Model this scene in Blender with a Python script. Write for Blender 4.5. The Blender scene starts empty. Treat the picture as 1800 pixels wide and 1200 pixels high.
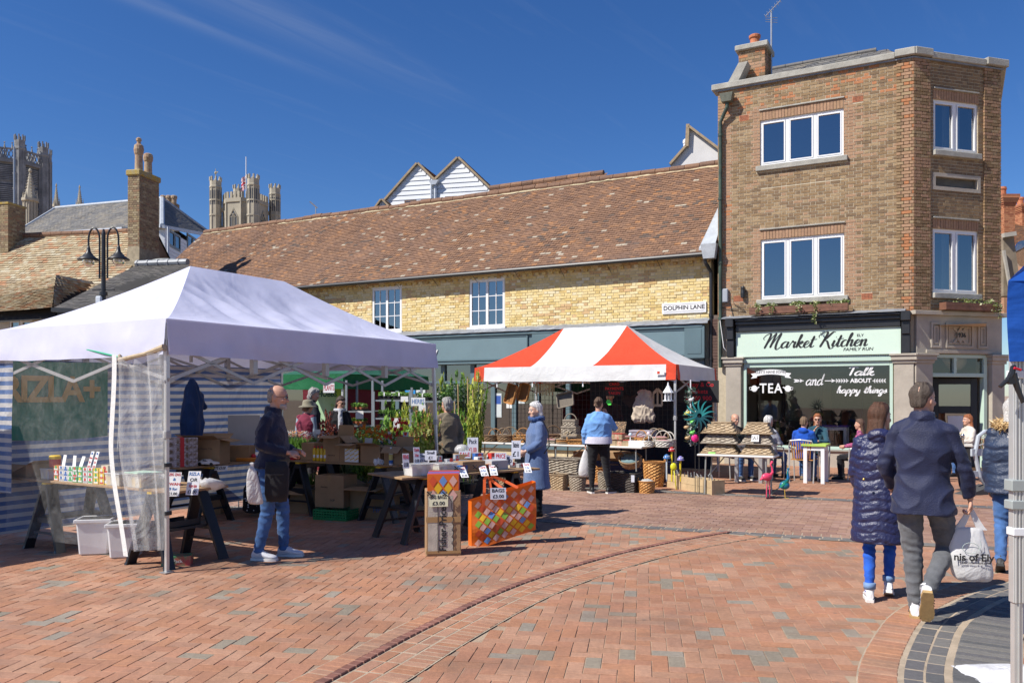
import bpy, math, random
import numpy as np
from mathutils import Vector as Vc, Matrix, noise
from math import sin,cos,atan2
R=math.radians;PI=math.pi;TAU=2*PI
random.seed(11);ru=random.uniform;rnd=random.random;rga=random.gauss;rng=np.random.default_rng(5)
S=bpy.context.scene;COL=S.collection
F=1450.;CX=900.;HY=695.;HC=1.7
cam_d=bpy.data.cameras.new('camera');cam=bpy.data.objects.new('camera',cam_d);COL.objects.link(cam)
cam.location=(0,0,HC);cam.rotation_euler=(R(90),0,0)
cam_d.sensor_width=36;cam_d.lens=36*F/1800;cam_d.shift_y=(HY-600)/1800;cam_d.clip_start=.1;cam_d.clip_end=3000
S.camera=cam
SUN_EL=R(47);TR=R(25)                     # light travels towards TR in plan
sv=Vc((-cos(TR)*cos(SUN_EL),-sin(TR)*cos(SUN_EL),sin(SUN_EL)))
sd=bpy.data.lights.new('sun','SUN');sd.energy=4.6;sd.angle=R(.53);sd.color=(1,.945,.86)
so=bpy.data.objects.new('sun',sd);COL.objects.link(so);so.rotation_euler=sv.to_track_quat('Z','Y').to_euler();so.location=sv*40
W=bpy.data.worlds.new('World');S.world=W;W.use_nodes=True
SKG=1.0
def world():
 n=W.node_tree.nodes;l=W.node_tree.links;n.clear()
 out=n.new('ShaderNodeOutputWorld');bg=n.new('ShaderNodeBackground');bg.inputs[1].default_value=.080
 sk=n.new('ShaderNodeTexSky');sk.sky_type='NISHITA';sk.sun_disc=False
 sk.sun_elevation=SUN_EL;sk.sun_rotation=atan2(sv.x,sv.y);sk.altitude=0;sk.air_density=1.0;sk.dust_density=.1;sk.ozone_density=8
 hs=n.new('ShaderNodeHueSaturation');hs.inputs['Saturation'].default_value=1.16;hs.inputs['Hue'].default_value=.509
 gm=n.new('ShaderNodeGamma');gm.inputs[1].default_value=SKG;l.new(sk.outputs[0],gm.inputs[0]);l.new(gm.outputs[0],hs.inputs['Color'])
 tc=n.new('ShaderNodeTexCoord');sep=n.new('ShaderNodeSeparateXYZ');l.new(tc.outputs['Generated'],sep.inputs[0])
 mx=n.new('ShaderNodeMath');mx.operation='MAXIMUM';mx.inputs[1].default_value=.06;l.new(sep.outputs[2],mx.inputs[0])
 dv=n.new('ShaderNodeCombineXYZ')
 for i in (0,1):
  q=n.new('ShaderNodeMath');q.operation='DIVIDE';l.new(sep.outputs[i],q.inputs[0]);l.new(mx.outputs[0],q.inputs[1]);l.new(q.outputs[0],dv.inputs[i])
 def M(op,a,b=None,c=None):
  q=n.new('ShaderNodeMath');q.operation=op;q.use_clamp=False
  for i,v in enumerate((a,b,c)):
   if v is None: continue
   if isinstance(v,(int,float)): q.inputs[i].default_value=v
   else: l.new(v,q.inputs[i])
  return q.outputs[0]
 sp2=n.new('ShaderNodeSeparateXYZ');l.new(dv.outputs[0],sp2.inputs[0]);ct,st=cos(R(53.8)),sin(R(53.8))
 U=M('ADD',M('MULTIPLY',sp2.outputs[0],ct),M('MULTIPLY',sp2.outputs[1],st));V=M('ADD',M('MULTIPLY',sp2.outputs[0],-st),M('MULTIPLY',sp2.outputs[1],ct))
 cb=n.new('ShaderNodeCombineXYZ');l.new(M('MULTIPLY',U,1.1),cb.inputs[0]);l.new(M('MULTIPLY',V,9.),cb.inputs[1])
 nz=n.new('ShaderNodeTexNoise');nz.inputs['Scale'].default_value=1.3;nz.inputs['Detail'].default_value=8;nz.inputs['Roughness'].default_value=.6;nz.inputs['Distortion'].default_value=.6;l.new(cb.outputs[0],nz.inputs['Vector'])
 Vw=M('ADD',V,M('MULTIPLY',M('SUBTRACT',nz.outputs[0],.5),.10))
 def streak(v0,wd,u1,amp):
  d=M('DIVIDE',M('SUBTRACT',Vw,v0),wd);g=M('POWER',2.718,M('MULTIPLY',M('MULTIPLY',d,d),-1.));e=n.new('ShaderNodeMapRange');e.inputs[1].default_value=u1;e.inputs[2].default_value=u1-.9;l.new(U,e.inputs[0]);return M('MULTIPLY',M('MULTIPLY',g,e.outputs[0]),amp)
 tot=M('ADD',streak(2.0,.04,1.95,.17),streak(1.80,.1,2.25,.13));nr=n.new('ShaderNodeMapRange');nr.inputs[1].default_value=.3;nr.inputs[2].default_value=.65;nr.inputs[3].default_value=.25;l.new(nz.outputs[0],nr.inputs[0])
 cz=n.new('ShaderNodeMapRange');cz.inputs[1].default_value=.56;cz.inputs[2].default_value=.9;cz.inputs[4].default_value=.05;l.new(nz.outputs[0],cz.inputs[0])
 cov=M('ADD',M('MULTIPLY',tot,nr.outputs[0]),cz.outputs[0])
 mix=n.new('ShaderNodeMixRGB');mix.inputs[2].default_value=(4.6,5.0,5.8,1)
 l.new(cov,mix.inputs[0]);l.new(hs.outputs[0],mix.inputs[1]);l.new(mix.outputs[0],bg.inputs[0]);l.new(bg.outputs[0],out.inputs[0])
world()
S.view_settings.view_transform='Standard';S.view_settings.look='None';S.view_settings.exposure=0.5;S.view_settings.gamma=1
S.view_settings.use_curve_mapping=False
S.cycles.max_bounces=8;S.cycles.transparent_max_bounces=16;S.cycles.caustics_reflective=False;S.cycles.caustics_refractive=False
def at(px,Y,z=0.): return Vc(((px-CX)/F*Y,Y,z))
def G(px,py): return at(px,F*HC/(py-HY))
def Pz(px,py,Y): return Vc(((px-CX)/F*Y,Y,HC+(HY-py)/F*Y))
class Pl:
 """a vertical plane frame: origin (x,y), angle of local +x;local +y is to its left (away from camera for facades)"""
 def __init__(s,x,y,a): s.o=Vc((x,y));s.a=a;s.d=Vc((cos(a),sin(a)));s.n=Vc((-sin(a),cos(a)))
 def s(s,px,yo=0):
  r=(px-CX)/F;b=s.o+s.n*yo;return (r*b.y-b.x)/(s.d.x-r*s.d.y)
 def sz(s,px,py,yo=0):
  t=s.s(px,yo);Y=(s.o+s.n*yo+s.d*t).y;return t,HC+(HY-py)/F*Y
 def w(s,x,y,z=0): q=s.o+s.d*x+s.n*y;return Vc((q.x,q.y,z))
 def loc(s,v): q=Vc((v.x,v.y))-s.o;return Vc((q.dot(s.d),q.dot(s.n),v.z if len(v)>2 else 0))
def setp(o,label=None,cat=None,group=None,kind=None):
 if label: o['label']=label
 if cat: o['category']=cat
 if group: o['group']=group
 if kind: o['kind']=kind
 return o
def thing(name,label,cat,loc=(0,0,0),rz=0.,group=None,rot=None):
 o=bpy.data.objects.new(name,None);COL.objects.link(o);o.empty_display_size=.1
 o.location=loc;o.rotation_euler=rot if rot else (0,0,rz)
 return setp(o,label,cat,group)
def link(name,me,parent=None,loc=None,rot=None,scale=None):
 o=bpy.data.objects.new(name,me);COL.objects.link(o)
 if parent: o.parent=parent
 if loc is not None: o.location=loc
 if rot is not None: o.rotation_euler=rot
 if scale is not None: o.scale=scale if hasattr(scale,'__len__') else (scale,)*3
 return o
def children(o): return list(o.children)
def dup(o,loc=None,rz=None,label=None,group=None,parent=None,scale=None,rot=None):
 c=o.copy();COL.objects.link(c);c.parent=parent
 if loc is not None: c.location=loc
 if rz is not None: c.rotation_euler=(0,0,rz)
 if rot is not None: c.rotation_euler=rot
 if scale is not None: c.scale=scale if hasattr(scale,'__len__') else (scale,)*3
 if label: c['label']=label
 if group: c['group']=group
 for ch in children(o): dup(ch,parent=c)
 return c
class MB:
 def B(s,*a,**k): return s.build(*a,**k)
 def __init__(s): s.v=[];s.f=[];s.m=[];s.t=[]
 def add(s,vs,fs,m=0,t=0.):
  b=len(s.v);s.v+= [tuple(v) for v in vs];s.f+=[tuple(i+b for i in f) for f in fs];s.m+=[m]*len(fs);s.t+=[t]*len(fs);return s
 def box(s,x0,x1,y0,y1,z0,z1,m=0,t=0.,M=None):
  vs=[Vc(p) for p in ((x0,y0,z0),(x1,y0,z0),(x1,y1,z0),(x0,y1,z0),(x0,y0,z1),(x1,y0,z1),(x1,y1,z1),(x0,y1,z1))]
  if M is not None: vs=[M@v for v in vs]
  return s.add(vs,[(0,3,2,1),(4,5,6,7),(0,1,5,4),(1,2,6,5),(2,3,7,6),(3,0,4,7)],m,t)
 def frus(s,c,hx0,hy0,hx1,hy1,z0,z1,m=0,t=0.):
  cx,cy=c
  vs=[(cx+a*hx0,cy+b*hy0,z0) for a,b in ((-1,-1),(1,-1),(1,1),(-1,1))]+[(cx+a*hx1,cy+b*hy1,z1) for a,b in ((-1,-1),(1,-1),(1,1),(-1,1))]
  return s.add(vs,[(0,3,2,1),(4,5,6,7),(0,1,5,4),(1,2,6,5),(2,3,7,6),(3,0,4,7)],m,t)
 def bar(s,a,b,w,h=None,m=0,t=0.,up=(0,0,1)):
  a=Vc(a);b=Vc(b);h=h or w;d=(b-a).normalized();u=Vc(up)
  if abs(d.dot(u))>.98: u=Vc((0,1,0)) if abs(d.y)<.9 else Vc((1,0,0))
  x=d.cross(u).normalized();y=x.cross(d)
  vs=[p+x*i*w/2+y*j*h/2 for p in (a,b) for i,j in ((-1,-1),(1,-1),(1,1),(-1,1))]
  return s.add(vs,[(0,3,2,1),(4,5,6,7),(0,1,5,4),(1,2,6,5),(2,3,7,6),(3,0,4,7)],m,t)
 def tube(s,pts,r,n=8,m=0,t=0.,cap=True,sx=1.):
  pts=[Vc(p) for p in pts];rs=r if hasattr(r,'__len__') else [r]*len(pts);vs=[];px=None
  for i,p in enumerate(pts):
   d=(pts[min(i+1,len(pts)-1)]-pts[max(i-1,0)]).normalized()
   if px is None:
    u=Vc((0,0,1)) if abs(d.z)<.9 else Vc((1,0,0));px=d.cross(u).normalized()
   px=(px-d*px.dot(d)).normalized();y=d.cross(px)
   for k in range(n):
    a=TAU*k/n;vs.append(p+(px*cos(a)*sx+y*sin(a))*rs[i])
  fs=[(i*n+k,i*n+(k+1)%n,(i+1)*n+(k+1)%n,(i+1)*n+k) for i in range(len(pts)-1) for k in range(n)]
  if cap: fs+=[tuple(range(n))[::-1],tuple((len(pts)-1)*n+k for k in range(n))]
  return s.add(vs,fs,m,t)
 def lathe(s,prof,n=16,c=(0,0,0),m=0,t=0.,ex=1.,ey=1.,cap=True):
  vs=[(c[0]+r*cos(TAU*k/n)*ex,c[1]+r*sin(TAU*k/n)*ey,c[2]+z) for r,z in prof for k in range(n)]
  fs=[(i*n+k,i*n+(k+1)%n,(i+1)*n+(k+1)%n,(i+1)*n+k) for i in range(len(prof)-1) for k in range(n)]
  if cap: fs+=[tuple(range(n))[::-1],tuple((len(prof)-1)*n+k for k in range(n))]
  return s.add(vs,fs,m,t)
 def poly(s,pts,m=0,t=0.): return s.add(pts,[tuple(range(len(pts)))],m,t)
 def prism(s,pts,d,m=0,t=0.):
  n=len(pts);d=Vc(d);vs=[Vc(p) for p in pts]+[Vc(p)+d for p in pts]
  return s.add(vs,[tuple(range(n))[::-1],tuple(range(n,2*n))]+[(i,(i+1)%n,(i+1)%n+n,i+n) for i in range(n)],m,t)
 def grid(s,P,m=0,t=0.,closed=False):
  nu=len(P);nv=len(P[0]);vs=[p for r in P for p in r]
  e=nv if closed else nv-1
  return s.add(vs,[(i*nv+j,i*nv+(j+1)%nv,(i+1)*nv+(j+1)%nv,(i+1)*nv+j) for i in range(nu-1) for j in range(e)],m,t)
 def mesh(s,name,mats,smooth=False,tone=False):
  me=bpy.data.meshes.new(name);me.from_pydata([tuple(v) for v in s.v],[],s.f)
  for m in (mats if isinstance(mats,(list,tuple)) else [mats]): me.materials.append(m)
  me.polygons.foreach_set('material_index',s.m)
  if tone or any(s.t): me.attributes.new('tone','FLOAT','FACE').data.foreach_set('value',[float(x) for x in s.t])
  if smooth: me.polygons.foreach_set('use_smooth',[True]*len(s.f))
  me.update();return me
 def build(s,name,mats,parent=None,loc=None,rot=None,smooth=False,tone=False,bevel=0):
  me=s.mesh(name,mats,smooth,tone)
  o=link(name,me,parent,loc,rot)
  if bevel:
   b=o.modifiers.new('b','BEVEL');b.width=bevel;b.segments=1;b.limit_method='ANGLE';b.angle_limit=R(40)
  if smooth and not bevel:
   pass
  return o
def autosmooth(me,ang=40):
 me.polygons.foreach_set('use_smooth',[True]*len(me.polygons));me.set_sharp_from_angle(angle=R(ang))
MATS={}
def mat(name,col,rough=.6,var=.12,scale=8.,bump=.0,bscale=60.,metal=0.,spec=.5,col2=None,sheen=0.,trans=None,emit=None):
 """plain surface with broad soft mottling + fine relief"""
 if name in MATS: return MATS[name]
 m=bpy.data.materials.new(name);m.use_nodes=True;nt=m.node_tree;n=nt.nodes;l=nt.links;b=n['Principled BSDF']
 b.inputs['Roughness'].default_value=rough;b.inputs['Metallic'].default_value=metal;b.inputs['Specular IOR Level'].default_value=spec
 c=(*col,1)
 tc=n.new('ShaderNodeTexCoord')
 if var or col2:
  nz=n.new('ShaderNodeTexNoise');nz.inputs['Scale'].default_value=scale;nz.inputs['Detail'].default_value=6;nz.inputs['Roughness'].default_value=.62
  l.new(tc.outputs['Object'],nz.inputs['Vector'])
  cr=n.new('ShaderNodeValToRGB');e=cr.color_ramp.elements
  if col2: e[0].color=c;e[1].color=(*col2,1);e[0].position=.38;e[1].position=.62
  else:
   e[0].color=(*[x*(1-var) for x in col],1);e[1].color=(*[min(1,x*(1+var)) for x in col],1);e[0].position=.3;e[1].position=.7
  l.new(nz.outputs[0],cr.inputs[0]);l.new(cr.outputs[0],b.inputs['Base Color'])
 else: b.inputs['Base Color'].default_value=c
 if bump:
  bz=n.new('ShaderNodeTexNoise');bz.inputs['Scale'].default_value=bscale;bz.inputs['Detail'].default_value=4
  l.new(tc.outputs['Object'],bz.inputs['Vector']);bm=n.new('ShaderNodeBump');bm.inputs['Strength'].default_value=bump;bm.inputs['Distance'].default_value=.02
  l.new(bz.outputs[0],bm.inputs['Height']);l.new(bm.outputs[0],b.inputs['Normal'])
 if sheen: b.inputs['Sheen Weight'].default_value=sheen
 if trans:
  tr=n.new('ShaderNodeBsdfTranslucent');tr.inputs[0].default_value=(*trans,1);mx=n.new('ShaderNodeMixShader');mx.inputs[0].default_value=.3
  if len(trans)>3: pass
  l.new(b.outputs[0],mx.inputs[1]);l.new(tr.outputs[0],mx.inputs[2]);l.new(mx.outputs[0],n['Material Output'].inputs[0])
 MATS[name]=m;return m
def tmat(name,cols,rough=.8,noise_s=30.,nvar=.25,bump=.3,bscale=90.,interp='LINEAR',wear=None,trans=0.):
 """pieces: face attribute 'tone' picks the piece's own colour"""
 if name in MATS: return MATS[name]
 m=bpy.data.materials.new(name);m.use_nodes=True;nt=m.node_tree;n=nt.nodes;l=nt.links;b=n['Principled BSDF']
 b.inputs['Roughness'].default_value=rough
 a=n.new('ShaderNodeAttribute');a.attribute_name='tone';cr=n.new('ShaderNodeValToRGB');cr.color_ramp.interpolation=interp
 els=cr.color_ramp.elements
 while len(els)<len(cols): els.new(.5)
 for i,c in enumerate(cols): els[i].position=i/max(1,len(cols)-(0 if interp=='CONSTANT' else 1));els[i].color=(*c,1)
 l.new(a.outputs['Fac'],cr.inputs[0])
 tc=n.new('ShaderNodeTexCoord');geo=n.new('ShaderNodeNewGeometry')
 nz=n.new('ShaderNodeTexNoise');nz.inputs['Scale'].default_value=noise_s;nz.inputs['Detail'].default_value=5;nz.inputs['Roughness'].default_value=.7
 l.new(geo.outputs['Position'],nz.inputs['Vector'])
 mr=n.new('ShaderNodeMapRange');mr.inputs[1].default_value=.3;mr.inputs[2].default_value=.7;mr.inputs[3].default_value=1-nvar;mr.inputs[4].default_value=1+nvar
 l.new(nz.outputs[0],mr.inputs[0]);mu=n.new('ShaderNodeMixRGB');mu.blend_type='MULTIPLY';mu.inputs[0].default_value=1
 l.new(cr.outputs[0],mu.inputs[1]);l.new(mr.outputs[0],mu.inputs[2]);last=mu.outputs[0]
 if wear:   # broad stains / lichen
  wz=n.new('ShaderNodeTexNoise');wz.inputs['Scale'].default_value=wear[1];wz.inputs['Detail'].default_value=7;wz.inputs['Roughness'].default_value=.7;l.new(geo.outputs['Position'],wz.inputs['Vector'])
  wr=n.new('ShaderNodeMapRange');wr.inputs[1].default_value=wear[2];wr.inputs[2].default_value=wear[2]+.12;wr.inputs[4].default_value=wear[3]
  l.new(wz.outputs[0],wr.inputs[0]);wm=n.new('ShaderNodeMixRGB');wm.inputs[2].default_value=(*wear[0],1);l.new(wr.outputs[0],wm.inputs[0]);l.new(last,wm.inputs[1]);last=wm.outputs[0]
 l.new(last,b.inputs['Base Color'])
 if bump:
  bz=n.new('ShaderNodeTexNoise');bz.inputs['Scale'].default_value=bscale;bz.inputs['Detail'].default_value=4
  l.new(geo.outputs['Position'],bz.inputs['Vector']);bm=n.new('ShaderNodeBump');bm.inputs['Strength'].default_value=bump;bm.inputs['Distance'].default_value=.01
  l.new(bz.outputs[0],bm.inputs['Height']);l.new(bm.outputs[0],b.inputs['Normal'])
 if trans:
  tr=n.new('ShaderNodeBsdfTranslucent');l.new(last,tr.inputs[0]);mx=n.new('ShaderNodeMixShader');mx.inputs[0].default_value=trans
  l.new(b.outputs[0],mx.inputs[1]);l.new(tr.outputs[0],mx.inputs[2]);l.new(mx.outputs[0],n['Material Output'].inputs[0])
 MATS[name]=m;return m
def glass(name,tint=(.5,.55,.6),rough=.02,alpha=.35,ior=1.5):
 if name in MATS: return MATS[name]
 m=bpy.data.materials.new(name);m.use_nodes=True;nt=m.node_tree;n=nt.nodes;l=nt.links;n.remove(n['Principled BSDF'])
 tr=n.new('ShaderNodeBsdfTransparent');tr.inputs[0].default_value=(*tint,1);gl=n.new('ShaderNodeBsdfGlossy');gl.inputs['Roughness'].default_value=rough
 fr=n.new('ShaderNodeFresnel');fr.inputs[0].default_value=ior
 mr=n.new('ShaderNodeMapRange');mr.inputs[3].default_value=alpha*.35;mr.inputs[4].default_value=1.;l.new(fr.outputs[0],mr.inputs[0])
 mx=n.new('ShaderNodeMixShader');l.new(mr.outputs[0],mx.inputs[0]);l.new(tr.outputs[0],mx.inputs[1]);l.new(gl.outputs[0],mx.inputs[2]);l.new(mx.outputs[0],n['Material Output'].inputs[0])
 MATS[name]=m;return m
M_white=mat('white_paint',(.78,.79,.8),.45,.05,3.)
M_black=mat('black_paint',(.02,.021,.024),.42,.2,6.)
M_lead=mat('lead',(.22,.24,.27),.5,.25,5.,.2,20.)
M_iron=mat('cast_iron',(.03,.03,.032),.45,.25,10.,.2,40.)
M_dark=mat('dark_interior',(.02,.02,.022),.9,.3,2.)
M_stone=mat('limestone',(.42,.375,.31),.85,.16,2.2,.35,50.)
M_cap=mat('concrete_coping',(.36,.35,.31),.9,.22,4.,.4,40.)
M_mortar=mat('mortar',(.50,.43,.31),.95,.15,9.,.3,80.)
M_mortar_y=mat('mortar_pale',(.56,.48,.31),.95,.15,9.,.3,80.)
def text(s,size,m,parent,loc,rot=(R(90),0,0),ext=.002,shear=0.,align='CENTER',name='lettering',offset=0.,sx=1.,space=1.):
 c=bpy.data.curves.new(name,'FONT');c.body=s;c.size=size;c.extrude=ext;c.shear=shear;c.align_x=align;c.align_y='CENTER';c.offset=offset;c.space_character=space;c.resolution_u=3
 t=bpy.data.objects.new('tmp',c);COL.objects.link(t);dg=bpy.context.evaluated_depsgraph_get();me=bpy.data.meshes.new_from_object(t.evaluated_get(dg));bpy.data.objects.remove(t)
 me.materials.clear();me.materials.append(m);me.name=name
 return link(name,me,parent,loc,rot,(sx,1,1))
GLY={
'a':(1.0,[[(.78,.85),(.5,1.),(.15,.75),(.05,.35),(.25,0),(.6,.3),(.82,.98)],[(.82,.98),(.72,.35),(.82,.02),(1.08,.28)]]),
'r':(.85,[[(0,.25),(.22,.9),(.28,1.08),(.4,.86),(.65,.92),(.6,.4),(.7,.02),(.95,.28)]]),
'k':(.9,[[(0,.25),(.4,1.5),(.44,2.),(.3,1.9),(.2,1),(.12,0)],[(.17,.4),(.5,.97),(.7,.85),(.5,.6),(.3,.5),(.6,.1),(.75,.02),(.98,.28)]]),
'e':(.68,[[(0,.25),(.45,.55),(.6,.85),(.4,1.),(.15,.7),(.12,.25),(.35,0),(.75,.25)]]),
't':(.62,[[(0,.25),(.33,1.3),(.38,1.75)],[(.38,1.75),(.26,.8),(.25,.15),(.42,.02),(.68,.28)],[(.02,1.12),(.8,1.24)]]),
'i':(.5,[[(0,.25),(.25,1.)],[(.25,1.),(.18,.3),(.3,.02),(.55,.28)],[(.33,1.4),(.36,1.48)]]),
'c':(.62,[[(.6,.85),(.45,1.),(.15,.8),(.08,.3),(.3,0),(.68,.28)]]),
'h':(.9,[[(0,.25),(.4,1.5),(.42,2.),(.27,1.8),(.18,1),(.12,0)],[(.14,.35),(.4,.95),(.6,.95),(.6,.5),(.58,.2),(.7,.02),(.95,.28)]]),
'n':(.9,[[(0,.85),(.12,1.),(.15,.5),(.12,0)],[(.14,.4),(.4,.95),(.6,.95),(.6,.5),(.6,.15),(.72,.02),(.98,.28)]]),
'd':(1.,[[(.78,.85),(.5,1.),(.15,.75),(.05,.35),(.25,0),(.6,.3),(.85,1.2),(.92,2.)],[(.92,2.),(.75,.9),(.76,.1),(1.05,.28)]]),
'l':(.5,[[(0,.25),(.38,1.5),(.4,2.),(.25,1.8),(.16,.8),(.2,.05),(.5,.28)]]),
'p':(.95,[[(0,.3),(.2,1.)],[(.2,1.),(.1,-.3),(.02,-.9)],[(.12,.5),(.4,1.),(.75,.8),(.65,.2),(.35,0),(.15,.15)],[(.35,0),(.9,.28)]]),
'y':(.9,[[(0,.8),(.12,1.),(.12,.4),(.3,.05),(.6,.35),(.75,1.)],[(.75,1.),(.65,0),(.5,-.7),(.2,-.85),(.2,-.5),(.9,.25)]]),
's':(.7,[[(0,.25),(.35,.8),(.4,1.05),(.5,.6),(.5,.2),(.3,0),(.1,.1)],[(.3,0),(.75,.28)]]),
'g':(.9,[[(.75,.85),(.5,1.),(.15,.75),(.05,.35),(.25,.0),(.6,.3),(.78,.98)],[(.78,.98),(.68,0),(.5,-.75),(.2,-.85),(.2,-.5),(.95,.28)]]),
'M':(2.05,[[(-.3,1.35),(-.48,1.6),(-.2,2.1),(.25,2.3),(.35,2.),(.2,1.),(0,0)],[(0,0),(.4,1.2),(.85,2.2),(.97,2.2),(.85,1.2),(.7,.1)],[(.7,.1),(1.1,1.3),(1.5,2.25),(1.6,2.1),(1.4,1.),(1.4,.1),(1.65,-.2),(2.05,.25)]]),
'K':(1.35,[[(-.3,1.4),(-.45,1.7),(-.1,2.1),(.4,2.3),(.5,2.),(.3,1.),(.05,0)],[(1.45,2.2),(1.1,2.2),(.6,1.4),(.35,1.05),(.7,.9),(.95,.4),(1.3,-.25),(1.7,-.1)]]),
'T':(.9,[[(-.1,1.75),(.3,1.95),(1.1,1.9)],[(.5,1.9),(.42,1.),(.35,0)]]),
' ':(.75,[]),
}
def script(s,size,m,parent,loc,w=.22,name='lettering',slant=.25,ext=.003,contrast=.7,sx=1.):
 """brush script drawn stroke by stroke, in the local xz plane, centred on loc"""
 mb=MB();x=0
 for ch in s:
  adv,st=GLY[ch]
  for q in st:
   P=[Vc((x+a+slant*b,b)) for a,b in q];pts=[]
   for i in range(len(P)-1):
    p0=P[max(i-1,0)];p1=P[i];p2=P[i+1];p3=P[min(i+2,len(P)-1)]
    for k in range(5):
     t=k/5;pts.append(.5*((2*p1)+(p2-p0)*t+(2*p0-5*p1+4*p2-p3)*t*t+(3*p1-p0-3*p2+p3)*t**3))
   pts.append(P[-1]);L=[];Rr=[]
   for i,p in enumerate(pts):
    d=(pts[min(i+1,len(pts)-1)]-pts[max(i-1,0)])
    d=d.normalized() if d.length>1e-6 else Vc((1,0))
    down=max(0,-d.y);ww=w*((1-contrast)+contrast*down)*(.5 if i in(0,len(pts)-1) else 1);nn=Vc((-d.y,d.x))
    L.append(p+nn*ww/2);Rr.append(p-nn*ww/2)
   mb.grid([[(a.x,-ext,a.y),(b.x,-ext,b.y)] for a,b in zip(L,Rr)])
  x+=adv
 mb.v=[((a-x/2)*size*sx,b,(c-.9)*size) for a,b,c in mb.v]
 return mb.B(name,m,parent,loc)
M_ink=mat('black_ink',(.015,.015,.017),.6,0)
M_wp=mat('white_print',(.8,.8,.8),.6,0)
M_red=mat('red_ink',(.5,.02,.03),.6,0)
def subtract(iv,a,b):
 out=[]
 for x0,x1 in iv:
  if b<=x0 or a>=x1: out.append((x0,x1));continue
  if a>x0: out.append((x0,a))
  if b<x1: out.append((b,x1))
 return out
def courses(x0,x1,z0,z1,L,Hh,gap,proud,holes=(),tone=None,bond='stretcher',lim=None,jit=.0015,tilt=0.):
 """list of (xa,xb,za,zb,front offset,tone). lim(z)->(xmin,xmax) for raked ends"""
 out=[];n=int(math.ceil((z1-z0)/Hh-1e-6))
 for i in range(n):
  za=z0+i*Hh;zb=min(za+Hh-gap,z1);zc=(za+zb)/2
  if zb-za<.012: continue
  a0,a1=(x0,x1) if lim is None else lim(zc)
  iv=[(a0,a1)]
  for h in holes:
   if h[2]<zc<h[3]: iv=subtract(iv,h[0],h[1])
  off=(i%2)*L/2
  for a,b in iv:
   xs=[a]
   if bond=='flemish':
    per=L*1.5;k=math.floor((a-(i%2)*per/2-L)/per)-1
    while True:
     for q in (k*per+(i%2)*per/2,k*per+(i%2)*per/2+L):
      if a+.03<q<b-.03: xs.append(q)
     k+=1
     if k*per>b+per: break
   else:
    k=math.floor((a-off)/L)
    while k*L+off<b-.03:
     if k*L+off>a+.03: xs.append(k*L+off)
     k+=1
   xs.append(b)
   for p,q in zip(xs[:-1],xs[1:]):
    if q-p<.02: continue
    out.append((p+(gap/2 if p!=a else 0),q-(gap/2 if q!=b else 0),za,zb,proud+ru(-jit,jit)*2,tone(p,za) if tone else rnd()))
 return out
def emit_pieces(pl,name_one,name_rest,material,parent,fm,full,depth=.02,n_one=300,key=None,tilt=0.,chip=0.):
 """fm(x,y,z)->local point;y negative = outward. full=(L,H) of whole pieces;the n_one best by key become single objects"""
 whole=[k for k,p in enumerate(pl) if abs((p[1]-p[0])-full[0])<.012 and abs((p[3]-p[2])-full[1])<.006]
 if key: whole.sort(key=lambda k:key(pl[k]))
 one=set(whole[:n_one]);mb=MB()
 for k,(a,b,c,d,o,t) in enumerate(pl):
  if k in one: continue
  q=[(a,c),(b,c),(b,d),(a,d)];j=[ru(-chip,chip) for _ in range(4)]
  fr=[fm(x,-(o+(tilt if i<2 else 0)),z+j[i]) for i,(x,z) in enumerate(q)];bk=[fm(x,depth*.5,z) for x,z in q]
  mb.add(fr+bk,[(0,1,2,3),(0,4,5,1),(1,5,6,2),(2,6,7,3),(3,7,4,0)],0,t)
 rest=mb.B(name_rest,material,parent,tone=True);rest['kind']='stuff'
 if not one: return rest
 o0=fm(0,0,0);ex=(fm(1,0,0)-o0);ey=(fm(0,1,0)-o0);ez=(fm(0,0,1)-o0)
 Mx=Matrix((ex,ey,ez)).transposed().to_4x4()
 meshes={}
 for k in one:
  a,b,c,d,o,t=pl[k];kt=round(t*11)
  if kt not in meshes:
   m2=MB();l,h=full[0]/2,full[1]/2
   q=[(-l,-h),(l,-h),(l,h),(-l,h)];fr=[(x,-(tilt if i<2 else 0),z) for i,(x,z) in enumerate(q)];bk=[(x,depth,z) for x,z in q]
   m2.add(fr+bk,[(0,1,2,3),(0,4,5,1),(1,5,6,2),(2,6,7,3),(3,7,4,0)],0,kt/11)
   meshes[kt]=m2.mesh(name_one,material,tone=True)
  ob=bpy.data.objects.new(name_one,meshes[kt]);COL.objects.link(ob);ob.parent=parent
  M=Mx.copy();M.translation=fm((a+b)/2,-o,(c+d)/2);ob.matrix_local=M
 return rest
def wall_cells(mb,x0,x1,z0,z1,holes,y0,y1,fm=None,m=0):
 xs=sorted({x0,x1,*[min(max(h[i],x0),x1) for h in holes for i in (0,1)]});zs=sorted({z0,z1,*[min(max(h[i],z0),z1) for h in holes for i in (2,3)]})
 for i in range(len(xs)-1):
  for j in range(len(zs)-1):
   cx=(xs[i]+xs[i+1])/2;cz=(zs[j]+zs[j+1])/2
   if any(h[0]<cx<h[1] and h[2]<cz<h[3] for h in holes): continue
   if fm is None: mb.box(xs[i],xs[i+1],y0,y1,zs[j],zs[j+1],m)
   else:
    c=[fm(x,y,z) for z in (zs[j],zs[j+1]) for x,y in ((xs[i],y0),(xs[i+1],y0),(xs[i+1],y1),(xs[i],y1))]
    mb.add(c,[(0,3,2,1),(4,5,6,7),(0,1,5,4),(1,2,6,5),(2,3,7,6),(3,0,4,7)],m)
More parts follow.
